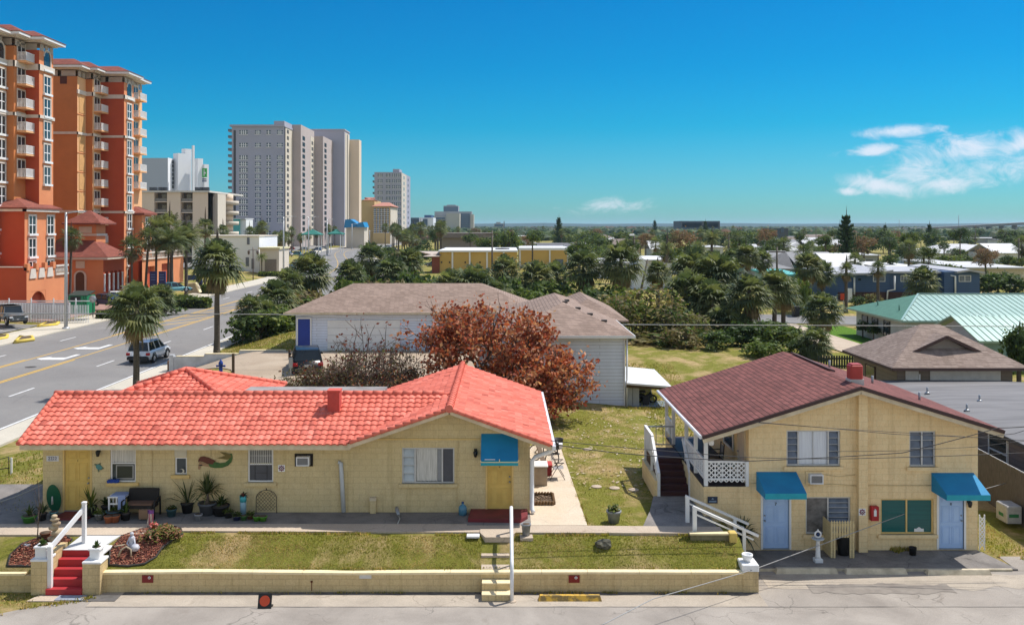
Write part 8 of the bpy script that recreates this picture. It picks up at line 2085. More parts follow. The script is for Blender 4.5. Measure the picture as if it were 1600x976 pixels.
for u,vc,Y,rp,lab in G_:x=ax(u,Y);z=H(x,Y);palm(x,Y,z,max(.8,az(vc,Y)-z),rp*1.1*Y/F,lab,tr=.22,crown=FAN[(u//5)%5])
upalm(1172,560,462,44,1.9,'cabbage palm with a clear trunk left of the pair of palms',Y=72,tr=.19)
upalm(1210,525,452,38,1.5,'left palm of the pair before the side driveway',Y=84,tr=.19);upalm(1224,523,458,36,1.5,'right palm of the pair before the side driveway',Y=86,tr=.19)
upalm(1285,530,487,40,1.4,'short cabbage palm beside the pale driveway',Y=72,tr=.20);upalm(1274,562,538,34,1.6,'low cabbage palm behind the maroon ridge',Y=63,tr=.2)
upalm(1112,575,552,20,2.0,'very low young palm below the big cluster',Y=64,kind='small',tr=.1)
upalm(1252,480,410,0.1,1.3,'dead palm stump',Y=104,kind='small',tr=.1)if False else None
for u,vb,vc,rp,Y,lab in((1262,478,420,30,104,'left of the two grey crowned palms near the turquoise house'),(1285,476,428,26,106,'right of the two grey crowned palms near the turquoise house'),(1322,482,424,18,103,'slim palm at the left end of the navy house'),(1372,470,420,17,110,'slim palm before the navy house windows'),(1441,470,442,32,112,'broad low palm before the middle of the navy house'),(1166,440,402,26,118,'palm in a dark row behind the pair before the side driveway'),(1192,440,408,22,120,'second palm in the dark row behind the pair'),(1145,440,405,22,122,'palm at the left of the dark row behind the pair')):
 upalm(u,vb,vc,rp,1.3,lab,Y=Y,kind='small' if rp<20 else 'fan',tr=.17)
for u,vt,Y,rp,lab,c_ in((1205,505,78,36,'round green bush below the pair of palms',0),(1252,440,100,14,'small bright clipped bush near the turquoise house',1),(1235,515,72,30,'bright bush at the edge of the side lawn',1),(1190,520,72,34,'bush right of the clear trunked palm',1),(1545,430,128,26,'dark hedge bush at the right end of the navy house',2),(1578,430,128,28,'dark hedge bush near the photo edge behind the green roofs',2),(1100,545,70,24,'dark bush under the big palm cluster',2),(1425,462,110,18,'dark bush at the foot of the navy house wall',2),(1362,460,114,16,'pale bush at the foot of the navy house wall',3),(1340,464,112,14,'dark bush beside the navy house door',2)):
 x=ax(u,Y);z=H(x,Y);shrub(x,Y,z,rp*Y/F,max(.6,az(vt,Y)-z),lab,SHRUB[c_])
for u,vb,Y,rp,hp,lab,c_ in((1165,560,67,30,34,'dark green bush under the clear trunked palm',2),(1215,556,66,34,36,'broad green bush behind the maroon ridge, under the pair of palms',0),(1120,572,65,26,26,'low dark bush on the slope left of the clear trunked palm',2),(1065,560,66,30,30,'low bush at the edge of the grass slope under the thicket',3),(1190,572,62,26,22,'small bright bush just behind the maroon roof',1),(1250,552,64,24,24,'green bush left of the dark board fence',0)):
 x=ax(u,Y);z=H(x,Y);shrub(x,Y,z,rp*Y/F,hp*Y/F,lab,SHRUB[c_])
x,y=ax(1592,54),54.0
t=thing('dark_conifer','dark shaggy conifer cut by the right edge behind the brown roof','tree',(x,y,1));share(leaf_crown(51,110,30,.12,[GREEN2,GREEN2,GREEN1],(1,1,1),core=.1),'crown',t,(0,0,2.6),(0,0,1),(1.05,1.05,1.75));share(TRUNK[0],'trunk',t,(0,0,-.1),(0,0,0),(.12,.12,3.2))
yu=thing('yucca','spiky dark yucca between the white handrails and the first blue door','yucca',(ax(1158,30.2),30.2,.06))
mb=MB();mb.tube([(ax(1160,30.3),30.3,.06),(ax(1160,30.3),30.3,.72)],[.07,.05],BARK,7);mb.build('stem',yu)
rosette(yu,ax(1160,30.3),30.3,.74,5,1,90,.74,[PALM2,GREEN2,mat('dark_yucca_leaf',(.02,.035,.02),.5)],.03,-35)
# ------------ the red leaved tree
RED=[leafmat('red_leaf',(.40,.10,.055),.35),leafmat('copper_leaf',(.50,.20,.115),.4),leafmat('dark_red_leaf',(.20,.05,.035),.3),leafmat('pale_copper_leaf',(.60,.34,.24),.45)]
SGR=leafmat('dull_olive_leaf',(.15,.14,.06))
def wild_tree(name,label,base,dirs,seed,leafn,ms,leafl,lim,dens=1.0,cat='tree',wood=TWIG,depth=4):
 r=random.Random(seed);t=thing(name,label,cat,base)
 wood_mb,leaf_mb=MB(),MB();tips=[]
 def grow(p,d,L,rad,lev):
  q=p+d*L*.5+Vector((r.gauss(0,.05),r.gauss(0,.05),r.gauss(0,.03)))*L
  e=p+d*L+Vector((0,0,.06*L))
  wood_mb.tube([p,q,e],[rad,rad*.82,rad*.62],wood,6 if rad>.03 else 4,caps=False)
  if lev<=2:tips.append((q,d,lev));tips.append((e,d,lev))
  if lev==0:return
  for k in range(3 if lev>1 else r.choice((2,3,4))):
   a=Vector((r.gauss(0,1),r.gauss(0,1),r.gauss(.15,.7))).normalized()
   nd_=(d*.75+a*.75).normalized()
   c_=e+nd_*L*.7
   grow(e if k else q.lerp(e,.7),nd_,L*r.uniform(.58,.8),max(.009,rad*.60),lev-1)
 for(d,L,rad)in dirs:grow(Vector(base),Vector(d).normalized(),L,rad,depth)
 for i in range(leafn):
  p,d,lev=r.choice(tips)
  if lim and not lim(p,r):continue
  c=p+Vector((r.gauss(0,.24),r.gauss(0,.24),r.gauss(0,.17)))
  n_=Vector((r.gauss(0,1),r.gauss(0,1),r.gauss(.3,.8))).normalized();a=n_.orthogonal().normalized();a=Matrix.Rotation(r.uniform(0,6.28),3,n_)@a;b_=n_.cross(a)
  l=leafl*r.uniform(.6,1.2)
  leaf_mb.add([c-a*l*.32,c-b_*l*.5-n_*l*.08,c+a*l*.32,c+b_*l*.55-n_*l*.08],[(0,1,2,3)],r.choices(ms,k=1)[0])
 wood_mb.build('limbs',t)
 if leaf_mb.f:leaf_mb.build('foliage',t)
 return t
tb=(-1.6,45.5,1.25)
dirs=[((1.7,.1,.55),2.3,.16),((1.2,-.4,1.0),2.1,.15),((.5,.4,1.3),2.2,.15),((-.8,0,1.05),2.0,.14),((.75,.5,1.15),2.3,.13),((1.5,-.2,.25),2.1,.12),((-.2,-.4,1.15),2.1,.12),((1.5,.3,.85),2.6,.13),((-.45,.3,1.3),2.2,.12),((1.0,0,.4),1.8,.1),((.2,0,1.35),2.3,.13)]
wild_tree('red_leaved_tree','broad sea almond tree with copper red leaves behind the motel roof',tb,dirs,77,15000,[RED[0],RED[1],RED[1],RED[0],RED[2],RED[3]],.24,lambda p,r:r.random()<(.16+.84*sst(-5.0,-2.2,p.x))and p.z>2.0 and noise.noise(p*.75)>-.28,depth=4)
DT=mat('twig_brown',(.135,.095,.075),.9,(.075,.055,.045),5)
def fan_dirs(n,L,rad,seed,up=(.5,1.6),sp=1.0):
 q=random.Random(seed);return[((q.uniform(-1,1)*sp,q.uniform(-.5,.5),q.uniform(*up)),L*q.uniform(.8,1.2),rad)for _ in range(n)]
wild_tree('bare_shrub','tall leafless grey brown shrub with a few clinging leaves left of the red tree',(-6.4,45.3,1.25),fan_dirs(7,1.4,.065,3,(.9,1.7),.9),12,700,[RED[2],RED[2],SGR,OLV],.17,None,depth=5,cat='shrub',wood=DT)
wild_tree('bare_shrub','low tangle of bare brown twigs at the left end of the thicket behind the motel',(-9.6,45.0,1.25),fan_dirs(9,.85,.06,5,(.4,1.2)),23,4200,[RED[2],OLV,OLV,SGR,RUS],.12,None,depth=5,cat='shrub',wood=DT)
wild_tree('bare_shrub','tangled brown shrub in the middle of the thicket behind the motel',(-7.6,44.5,1.25),fan_dirs(10,1.05,.06,6,(.5,1.4)),24,4200,[RED[2],OLV,RUS,SGR],.12,None,depth=5,cat='shrub',wood=DT)
wild_tree('bare_shrub','twiggy brown undergrowth at the left foot of the red tree',(-4.9,44.4,1.2),fan_dirs(10,1.15,.065,7,(.5,1.5)),29,4200,[RED[2],OLV,RUS,SGR,RED[1]],.13,None,depth=5,cat='shrub',wood=DT)
wild_tree('bare_shrub','dark twiggy undergrowth around the trunk of the red tree',(-2.2,44.2,1.2),fan_dirs(8,.9,.06,8,(.5,1.3)),30,2600,[RED[2],RED[2],OLV,SGR],.13,None,depth=4,cat='shrub',wood=DT)
wild_tree('bare_shrub','dark tangle of twigs and red leaves under the right of the red crown',(1.7,44.4,1.15),fan_dirs(7,.85,.06,9,(.5,1.2)),31,2600,[RED[2],RED[0],RED[2]],.18,None,depth=4,cat='shrub',wood=DT)
wild_tree('bare_sapling','leaning bare sapling before the taupe roof',(-7.4,47,1.5),[((.25,0,1.6),2.1,.05),((-.35,.1,1.5),1.9,.04),((-.7,0,1.3),1.7,.035)],8,90,[RED[2]],.19,None,depth=2)
wild_tree('bare_sapling','small forked bare plant on the verge near the blue hydrant',(-14.2,47.5,1.3),[((-.3,0,1),.45,.03),((.3,0,1),.5,.03)],5,0,[SGR],.1,None,depth=1)
shrub(-13.6,45.6,1.25,.9,.5,'low green weeds behind the coral roof near the hydrant',SHRUB[1]);shrub(-12.2,45.4,1.25,.8,.45,'low green weeds left of the bare twigs behind the coral roof',SHRUB[1])
for u0,u1,v,Y,hpx,lab in((258,328,472,118,16,'clipped green hedge along the hotel walk before the date palms'),(315,350,452,142,14,'clipped hedge right of the stone entrance wall'),(155,190,475,104,12,'low mixed hedge before the parked white car'),(405,440,424,190,8,'low hedge before the cream kiosk')):
 x0,x1=ax(u0,Y),ax(u1,Y);n=max(2,int((x1-x0)/1.2));t=thing('hedge',lab,'hedge',((x0+x1)/2,Y,1.5));mb=MB();r=random.Random(u0);z0=H((x0+x1)/2,Y)
 for k in range(900):
  p=Vector((r.uniform(x0,x1),Y+r.uniform(-.9,.9),z0+r.uniform(.1,1)*hpx*Y/F));n_=Vector((r.gauss(0,1),r.gauss(0,1)-.6,r.gauss(.5,.7))).normalized();a=n_.orthogonal().normalized();b_=n_.cross(a);l=.2
  mb.add([p-a*l,p-b_*l,p+a*l,p+b_*l],[(0,1,2,3)],r.choice([GREEN1,GREEN2,GREEN3]))
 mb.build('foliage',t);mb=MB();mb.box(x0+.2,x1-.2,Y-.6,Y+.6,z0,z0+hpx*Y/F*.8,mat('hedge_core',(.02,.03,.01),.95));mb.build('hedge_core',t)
for u,v,Y,rp,hp,lab in((228,488,108,40,34,'wide palmetto clump at the hotel driveway, behind the cabbage palm'),(286,452,122,20,16,'dark cycad clump below the date palms'),(190,478,106,22,16,'low ornamental shrub at the hotel driveway mouth')):
 x=ax(u,Y);z=H(x,Y);shrub(x,Y,z,rp*Y/F,hp*Y/F,lab,SHRUB[0])
upalm(222,500,474,34,1.0,'low bushy palm at the hotel driveway corner',Y=104,tr=.15);upalm(252,490,468,28,1.0,'second low bushy palm at the hotel driveway corner',Y=108,tr=.15)
# ------------ middle and far distance
r=random.Random(5)
HCOL=[mat('far_wall_%s'%n,c,.85)for n,c in(('white',(.62,.62,.60)),('cream',(.55,.48,.36)),('grey',(.33,.34,.35)),('mint',(.33,.46,.42)),('tan',(.40,.31,.22)))]
HN=['white','cream','grey','pale mint','tan']
RCOL=[mat('far_roof_%s'%n,c,.85,tuple(k*.8 for k in c),.15)for n,c in(('pale',(.55,.55,.56)),('grey',(.26,.26,.27)),('brown',(.20,.155,.13)),('slate',(.15,.15,.165)),('bright',(.70,.70,.71)))]
RN=['pale','mid grey','brown','slate','bright white']
def far_house(x,y,w,d,hw,roof,wm,rm,label,group=None):
 t=thing('low_house',label,'house',(x,y,1.2),group)
 mb=MB();mb.box(x-w/2,x+w/2,y,y+d,.8,1.2+hw,wm);mb.build('wall',t)
 mb=MB();e=.5
 if roof=='hip':hip(mb,x-w/2-e,x+w/2+e,y-e,y+d+e,1.2+hw+.05,1.2+hw+d*.17,rm,t=.2)
 elif roof=='gable':gable(mb,x-w/2-e,x+w/2+e,y-e,y+d+e,1.2+hw,1.2+hw+d*.17,rm,t=.2)
 else:mb.slab([(x-w/2-e,y-e,1.45+hw),(x+w/2+e,y-e,1.45+hw),(x+w/2+e,y+d+e,1.7+hw),(x-w/2-e,y+d+e,1.7+hw)],.25,rm)
 mb.build('roof',t)
 n=max(1,int(w/5))
 if y<330:
  for k in range(n):
   cx=x-w/2+w*(k+.5)/n;mb=MB();mb.box(cx-.8,cx+.8,y-.05,y-.002,1.9,3.1,GLS if k%2 else GL);mb.box(cx-.9,cx+.9,y-.12,y-.002,1.8,1.9,WHITE);mb.build('window',t)
 return t
def uhouse(u0,u1,vroof,Y,d,roof,wi,ri,label,hw=2.8):
 far_house((ax(u0,Y)+ax(u1,Y))/2,Y,ax(u1,Y)-ax(u0,Y),d,hw,roof,HCOL[wi],RCOL[ri],label)
for a in((930,1000,0,170,16,'flat',0,0,'long pale flat roofed house left of the white barrel tent'),(1012,1085,0,185,16,'flat',0,4,'long bright roofed house behind the feathery palm'),(1175,1235,0,150,16,'hip',2,1,'grey hip roofed house above the turquoise one'),(1250,1312,0,158,14,'gable',3,1,'low grey gabled house left of the tall Norfolk pine'),(1302,1350,0,150,14,'gable',4,4,'tan walled house with a bright roof right of the Norfolk pine'),(1380,1440,0,152,16,'flat',3,4,'house with a broad bright white roof behind the navy house'),(1466,1508,0,165,14,'flat',1,0,'cream house with a pale flat roof right of the round dark tree'),(1512,1600,0,150,18,'flat',1,0,'long pale roofed house at the right edge behind the dark hedge'),(1210,1248,0,128,10,'flat',3,4,'turquoise house with a white flat roof behind grey palms'),(1440,1500,0,230,16,'flat',0,0,'pale roofed house in the far middle right'),(1555,1600,0,240,14,'gable',0,4,'white gabled house at the far right edge'),(1345,1372,0,215,12,'flat',2,0,'low grey house beyond the Norfolk pine'),(1220,1260,0,260,14,'hip',0,0,'pale hip roofed house by the sun glint'),(1090,1130,0,300,14,'flat',0,0,'pale roofed house below the grey horizon slab'),(960,1000,0,330,14,'gable',4,2,'brown gabled house in the far middle'),(1018,1032,0,280,14,'gable',0,4,'small white gabled roof in the far trees'),(1165,1190,0,230,14,'gable',0,0,'pale gabled house above the dark palm row')):
 uhouse(*a)
bpy.data.objects['low_house.008'].children[0].data.materials[0]=mat('turquoise_wall',())
k=0
for i in range(34):
 y=250+14*i+r.uniform(-20,20);u=r.uniform(640,1600)
 if i%3==0:u=r.uniform(1150,1600)
 wi,ri=r.randrange(5),r.randrange(5);x=ax(u,y)
 if x<-30:continue
 far_house(x,y,r.uniform(11,20),r.uniform(8,13),2.8,r.choice(['hip','gable','flat']),HCOL[wi],RCOL[ri],'%s walled house with a %s roof far among the trees'%(HN[wi],RN[ri]),'far houses among the trees')
YB=mat('warm_yellow_wall',(.62,.42,.13),.85,(.56,.37,.11),.3)
t=thing('storage_building','yellow storage building with white pilasters and a brick end','building',(-5,195,1.4))
y=189.0;mb=MB();mb.box(ax(687,y),ax(808,y),y,y+25,0,az(393.5,y),YB);mb.build('wall',t)
mb=MB();mb.box(ax(675,y),ax(687,y)-.01,y-.3,y+8,0,az(399,y),mat('red_brick',(.25,.075,.045),.9));mb.build('brick_end',t)
mb=MB();mb.box(ax(685,y),ax(809,y),y-.6,y+25.4,az(393.5,y),az(391,y),HWH);mb.build('roof',t)
for u in(707,734,761,787):mb=MB();mb.box(ax(u-1.3,y),ax(u+1.3,y),y-.25,y-.002,0,az(393.8,y),WHITE);mb.build('pilaster',t)
mb=MB();hip(mb,ax(662,y),ax(687,y),y-1.5,y+8,az(400,y),az(393,y),mat('pale_tan_roof',(.50,.42,.36),.8));mb.build('porch_roof',t)
for u in(690,702.5,727,750):mb=MB();mb.box(ax(u,y)-.14,ax(u,y)+.14,y-.14,y-.003,az(411,y),az(408.5,y),BLACK);mb.build('wall_lamp',t)
mb=MB();mb.lathe([(1.6,0),(1.5,.25),(.3,.3)],(ax(785,y+8),y+8,az(391,y)+.01),mat('dark_roof_fan',(.07,.06,.06),.7),12);mb.build('roof_fan',t)
t=thing('storage_building','second yellow storage block set back behind a small round tree','building',(10,225,1.4))
y=218.0;mb=MB();mb.box(ax(812,y),ax(888,y),y,y+20,0,az(391,y),YB);mb.build('wall',t);mb=MB();mb.box(ax(811,y),ax(889,y),y-.5,y+20,az(391,y),az(387,y),HWH);mb.build('roof',t)
for u in(812.5,859,887):mb=MB();mb.box(ax(u-1.2,y),ax(u+1.2,y),y-.25,y-.002,0,az(391,y),WHITE);mb.build('pilaster',t)
mb=MB();mb.box(ax(868,y),ax(880,y),y-.1,y-.002,1,az(405,y),GLS);mb.build('roller_door',t)
t=thing('strip_mall','long low taupe strip mall beyond the yellow storage building','building',(-15,335,1.4));y=330
mb=MB();mb.box(ax(690,y),ax(768,y),y,y+20,0,az(371,y),mat('taupe_wall',(.30,.25,.22),.85));mb.build('wall',t);mb=MB();mb.prism([(ax(683,y),az(371.5,y)),(ax(690,y),az(364,y)),(ax(768,y),az(364,y)),(ax(770,y),az(371.5,y))],y-1.5,y+20,mat('mauve_brown_roof',(.22,.18,.165),.85),'y');mb.build('roof',t)
t=thing('barrel_tent','white barrel shaped tent shelter behind the leaning pole','tent',(ax(1003,140),140,1.2));y=140;mb=MB();cx=ax(1003,y);rr_=ax(1016,y)-cx
mb.prism([(cx+rr_*math.cos(a),1.2+(az(404,y)-1.2)*math.sin(a))for a in[math.pi*k/12 for k in range(13)]],y,y+8,HWH,'y');mb.build('tent_cover',t)
t=thing('white_fence','white fence panel right of the barrel tent','fence',(ax(1035,140),140,1.2));mb=MB();mb.box(ax(1016,y),ax(1050,y),y,y+.1,1.2,az(411,y),mat('pale_fence',(.6,.6,.6),.7));mb.build('panel',t)
M_=[('n',1322,335,408,160,24,'tallest Norfolk pine on the skyline right of centre'),('n',873,339,372,420,5,'Norfolk pine alone on the skyline left of centre'),('n',1452,350,380,330,7,'Norfolk pine among the far roofs at the right'),('n',1383,351,372,420,5,'small dark conifer between the two larger ones on the right skyline'),('n',1023,344,358,700,3,'tiny conifer on the skyline left of the grey slab'),('n',1102,345,372,520,5,'slim conifer standing before the grey horizon slab'),('b',1421,369,415,145,18,'round dark tree on a bare trunk behind the navy house'),('b',1390,381,405,170,13,'round tree left of the darkest one behind the navy house'),('b',1451,392,420,140,15,'dark bushy tree just right of the round dark one'),('b',832,373,410,160,13,'small round tree before the second yellow block'),('b',905,385,420,130,24,'dark spreading tree right of the yellow blocks'),('b',990,385,415,150,14,'small tree left of the feathery palm'),('b',1075,388,420,130,22,'dark green tree behind the big palm cluster'),('b',795,362,392,230,26,'dark leafy tree behind the utility pole'),('b',760,372,396,230,20,'leafy tree left of the utility pole behind the white roof'),('b',1500,360,400,200,16,'tree before the long bridge at the right'),('b',1540,395,425,140,22,'brownish leafless tree before the long pale roof'),('b',1350,375,405,180,12,'tree right of the tallest Norfolk pine'),('b',1290,372,405,190,14,'tree left of the tallest Norfolk pine'),('b',1155,378,415,150,16,'tree behind the dark row of palms'),('b',1250,366,392,240,12,'tree near the sun glint'),('b',1210,376,396,220,16,'rounded tree above the grey hip roof'),('f',1042,385,412,150,17,'feathery date palm before the long bright roof'),('f',1112,372,400,180,20,'feathery palm behind the big palm cluster')]
NORF=[]
def norfolk(seed):
 r=random.Random(seed);mb=MB()
 for k in range(15):
  z=.10+.90*k/15;rad=.26*(1-z)**.62+.012
  for j in range(7):
   a=j*6.283/7+k*.6+r.uniform(-.2,.2);d=Vector((math.cos(a),math.sin(a),0));s_=Vector((-d.y,d.x,0));l=rad*r.uniform(.75,1.15)
   for q in range(5):
    f_=(q+1)/5;p=Vector((0,0,z))+d*l*f_+Vector((0,0,.03*f_*f_));w=.030*(1.2-f_*.6)
    mb.add([p-s_*w,p+d*.05,p+s_*w,p-d*.06-Vector((0,0,.02))],[(0,1,2,3)],r.choice([GREEN2,GREEN2,GREEN1]))
    mb.add([p-s_*w+Vector((0,0,-.02)),p+Vector((0,0,.03)),p+s_*w+Vector((0,0,-.02)),p-Vector((0,0,.04))],[(0,1,2,3)],GREEN2)
 return mb.build('crown',loc=(0,0,0),link=False).data
NORF=[norfolk(1),norfolk(2)]
for i,(kd,u,vt,vb,Y,rp,lab)in enumerate(M_):
 x=ax(u,Y);z=H(x,Y);top=az(vt,Y)
 if kd=='n':
  t=thing('norfolk_pine',lab,'tree',(x,Y,z));hh=top-z;share(NORF[i%2],'crown',t,(0,0,0),(0,0,i),(max(hh,rp*3.2*Y/F),)*2+(hh,));share(TRUNK[0],'trunk',t,(0,0,0),(0,0,0),(.16 if Y<200 else .22,)*2+(hh*.8,))
 elif kd=='b':
  rr_=rp*Y/F;hz=min(rr_*.9,(top-z)*.45);tree(x,Y,z,top-hz,rr_,hz,lab,crown=LEAFY[i%4]if u!=1540 else OLIVEY[1])
 else:palm(x,Y,z,az(vt,Y)-z-rp*.1*Y/F,rp*Y/F,lab,kind='feather',name='date_palm',tr=.25)
KIND=[('far_tree','rounded green tree among the distant roofs','trees among the distant roofs'),('far_palm','fan palm among the distant roofs','palms among the distant roofs'),('far_russet_tree','bare russet tree among the distant roofs','russet trees among the distant roofs')]
r=random.Random(14)
cnt=0
for i in range(250):
 t_=i/250;Y=150*(900/135)**(t_**.9)*r.uniform(.92,1.08);u=r.uniform(900 if Y<180 else 640,1640)
 if 660<u<900 and Y<245:continue
 if 1240<u<1330 and Y<150:continue
 if 1300<u<1535 and Y<140:continue
 x=ax(u,Y);z=H(x,Y)
 if abs(x-rc(Y))<16:continue
 q=r.random()
 if q<.60:
  hgt=r.uniform(5.0,9.2)if Y>300 else r.uniform(3.2,6.4);rr_=r.uniform(2.4,5.0)*(1 if Y>300 else .7)*(1 if Y<300 else 1.3);tree(x,Y,z,hgt-rr_*.6,rr_,rr_*.75,KIND[0][1],name='broadleaf_tree',group=KIND[0][2],crown=LEAFY[i%4],limb=Y<220)
 elif q<.86:palm(x,Y,z,r.uniform(4.5,8.6)if Y>300 else r.uniform(3.5,6.5),r.uniform(1.8,2.6),KIND[1][1],kind='small',group=KIND[1][2],tr=.18)
 else:
  rr_=r.uniform(2.5,5);tree(x,Y,z,r.uniform(4,7),rr_,rr_*.8,KIND[2][1],name='bare_tree',group=KIND[2][2],crown=OLIVEY[1],limb=False)
r=random.Random(3)
for i in range(105):
 Y=r.uniform(215,620);s_=r.choice((-1,-1,1));x=rc(Y)+s_*r.uniform(15,42 if s_<0 else 34);z=H(x,Y)
 if 470<CU+F*x/Y<740 or s_<0:
  palm(x,Y,z,r.uniform(5.5,9.5),r.uniform(1.9,2.7),'fan palm lining the far stretch of the beach road',kind='small',group='palms lining the beach road',tr=.18)
for i in range(16):
 Y=r.uniform(205,330);x=rc(Y)+r.uniform(14,30);shrub(x,Y,H(x,Y),r.uniform(1.5,3),r.uniform(1.5,3),'shrub beside the far stretch of the beach road',SHRUB[i%4],'shrubs along the beach road')
fw=MB();r=random.Random(99);fm_=[GREEN2,GREEN1,leafmat('far_wood_green',(.075,.11,.05)),RUS]
for i in range(9000):
 Y=620*(5200/620)**(r.random()**.8);u=r.uniform(560,1700);x=ax(u,Y)
 if x<-60 and Y<800:continue
 h_=r.uniform(3.5,8.6)if Y<1500 else r.uniform(5,11);w_=r.uniform(3,7)*(1+Y/2200);m_=fm_[0]if r.random()<.5 else(fm_[1]if r.random()<.5 else(fm_[2]if r.random()<.75 else fm_[3]));a0=r.uniform(0,3)
 vs=[(x,Y,h_+1.2)];n=6
 for q,(rad,zz)in enumerate(((.55,.82),(1.0,.45),(.8,.05))):
  for k in range(n):a=a0+k*6.283/n;rj=rad*r.uniform(.75,1.2);vs.append((x+w_*rj*math.cos(a),Y+w_*rj*math.sin(a),1.2+h_*zz*r.uniform(.85,1.1)))
 fs=[(0,1+k,1+(k+1)%n)for k in range(n)]
 for q in range(2):
  for k in range(n):fs.append((1+q*n+k,1+(q+1)*n+k,1+(q+1)*n+(k+1)%n,1+q*n+(k+1)%n))
 fw.add(vs,fs,m_)
o=fw.build('distant_woods',loc=(0,0,0));o['kind']='stuff';o['label']='wooded plain of the far shore'
hm=MB();r=random.Random(4)
hx_=[-3000+150*i for i in range(80)]
hm.add([(x,6800,0)for x in hx_]+[(x,6900,34+7*noise.noise(Vector((x*.002,0,0)))+4*noise.noise(Vector((x*.011,3,0))))for x in hx_]+[(x,7600,0)for x in hx_],[(i,i+1,80+i+1,80+i)for i in range(79)]+[(80+i,81+i,161+i,160+i)for i in range(79)],leafmat('far_shore_green',(.05,.08,.05),.1,.9),True)
struct(hm,'hills',loc=(0,0,0))
t=thing('bridge','long low concrete bridge rising towards the right edge','bridge',(ax(1500,1000),1000,2))
BRG=mat('bridge_concrete',(.26,.26,.27),.85);Y=1000
P=[(1395,357.5),(1450,355),(1500,352.5),(1550,349.8),(1640,345)]
mb=MB()
for i in range(4):
 a,b_=P[i],P[i+1];mb.bar((ax(a[0],Y),Y,az(a[1]+2,Y)),(ax(b_[0],Y),Y,az(b_[1]+2,Y)),12,2.6,BRG)
mb.build('deck',t)
for k in range(12):
 u=1405+20*k;v=357.5-(u-1395)*.051;mb=MB();mb.box(ax(u,Y)-.9,ax(u,Y)+.9,Y-4,Y+4,0,az(v+2.5,Y),BRG);mb.build('pier',t)
for u,v0,Y in((1498,336,900),(1405,343,1100)):
 mb=MB();mb.tube([(ax(u,Y),Y,1),(ax(u,Y),Y,az(v0,Y))],[.4,.25],GREYM,6);tag(mb.build('radio_mast'),'thin mast on the horizon %s'%('above the bridge' if u==1498 else 'left of the bridge'),'mast')
 # ------------ street furniture, walls, wires
t=thing('stepped_wall','low whitewashed stepped wall beside the pale driveway at the road','wall',(-19.5,65.5,.6))
WW=mat('whitewashed_wall',(.58,.60,.64),.85,(.42,.43,.45),1.3)
mb=MB()
for x0,x1,zt in((-23.6,-21.4,1.62),(-21.4,-18.9,1.80),(-18.9,-15.6,2.05)):
 mb.add([(x0,65.4,.3),(x1,65.4,.3),(x1,65.65,.3),(x0,65.65,.3),(x0,65.4,zt),(x1,65.4,zt),(x1,65.65,zt),(x0,65.65,zt)],[(4,5,6,7),(0,1,5,4),(1,2,6,5),(2,3,7,6),(3,0,4,7)],WW)
mb.box(-23.9,-23.6,65.35,65.7,.3,1.75,WW);mb.build('wall_face',t)
mb=MB();mb.box(-23.4,-21.4,65.37,65.68,1.623,1.66,CREAM);mb.box(-21.36,-18.9,65.37,65.68,1.803,1.84,CREAM);mb.box(-18.86,-15.6,65.37,65.68,2.053,2.09,CREAM);mb.build('wall_cap',t)
x,y=ax(345,56),56.0;z=H(x,y)
t=thing('fire_hydrant','blue fire hydrant on the grass beyond the coral hip roof','hydrant',(x,y,z));HY=mat('hydrant_blue',(.01,.045,.28),.45)
mb=MB();mb.lathe([(.17,0),(.17,.06),(.11,.08),(.11,.55),(.14,.57),(.14,.62),(.12,.72),(.05,.82),(.04,.88),(0,.88)],(x,y,z),HY,14);mb.build('barrel',t)
for s_ in(-1,1):
 mb=MB();mb.lathe([(.05,0),(.06,s_*.12),(.07,s_*.13),(.06,s_*.18),(0,s_*.19)],(x+s_*.10,y,z+.48),HY,10,axis='x');mb.build('nozzle',t)
for u,vt,vb,lab in((364.5,552,601,'brown timber post near the blue hydrant'),(452.5,546,578,'brown timber post before the black suv'),(304,573,585,'short dark post on the grass before the whitewashed wall')):
 y=gy(vb+3,1.2);x=ax(u,y);z=H(x,y);mb=MB();mb.box(x-.07,x+.07,y-.07,y+.07,z-.1,az(vt,y),BWOOD);tag(mb.build('timber_post'),lab,'post')
t=thing('notice_board','small grey post with a pale panel before the black suv','sign',(ax(453,55),55,1.6));mb=MB();x=ax(453,55);mb.box(x-.1,x+.12,55.1,55.16,2.4,3.0,GREYM);mb.build('panel',t);mb=MB();mb.box(x-.04,x+.04,55.17,55.23,1.4,2.8,GREYM);mb.build('post',t)
x,y=ax(268,66),66.0;z=H(x,y);t=thing('letter_box','small brown letter box on the verge by the road','letter box',(x,y,z));mb=MB();mb.cbox((x,y,z+.45),(.5,.4,.75),mat('brown_box',(.24,.13,.07),.8),ch=.05);mb.build('box_body',t);mb=MB();mb.box(x-.15,x+.15,y-.215,y-.203,z+.45,z+.6,BLACK);mb.build('flap',t)
mb=MB();x,y=ax(6,37),37.0;z=H(x,y);t=thing('bike_rack','small dark metal rack on the lawn at the left edge','rack',(x,y,z))
mb.tube([(x-.5,y,z),(x-.5,y,z+.55),(x+.2,y,z+.75),(x+.2,y,z)],.02,BLACK,6);mb.tube([(x-.5,y,z+.2),(x+.2,y,z+.3)],.02,BLACK,6);mb.build('frame',t);mb=MB();mb.box(x+.26,x+.32,y,y+.06,z,z+.7,WHITE);mb.build('post',t)
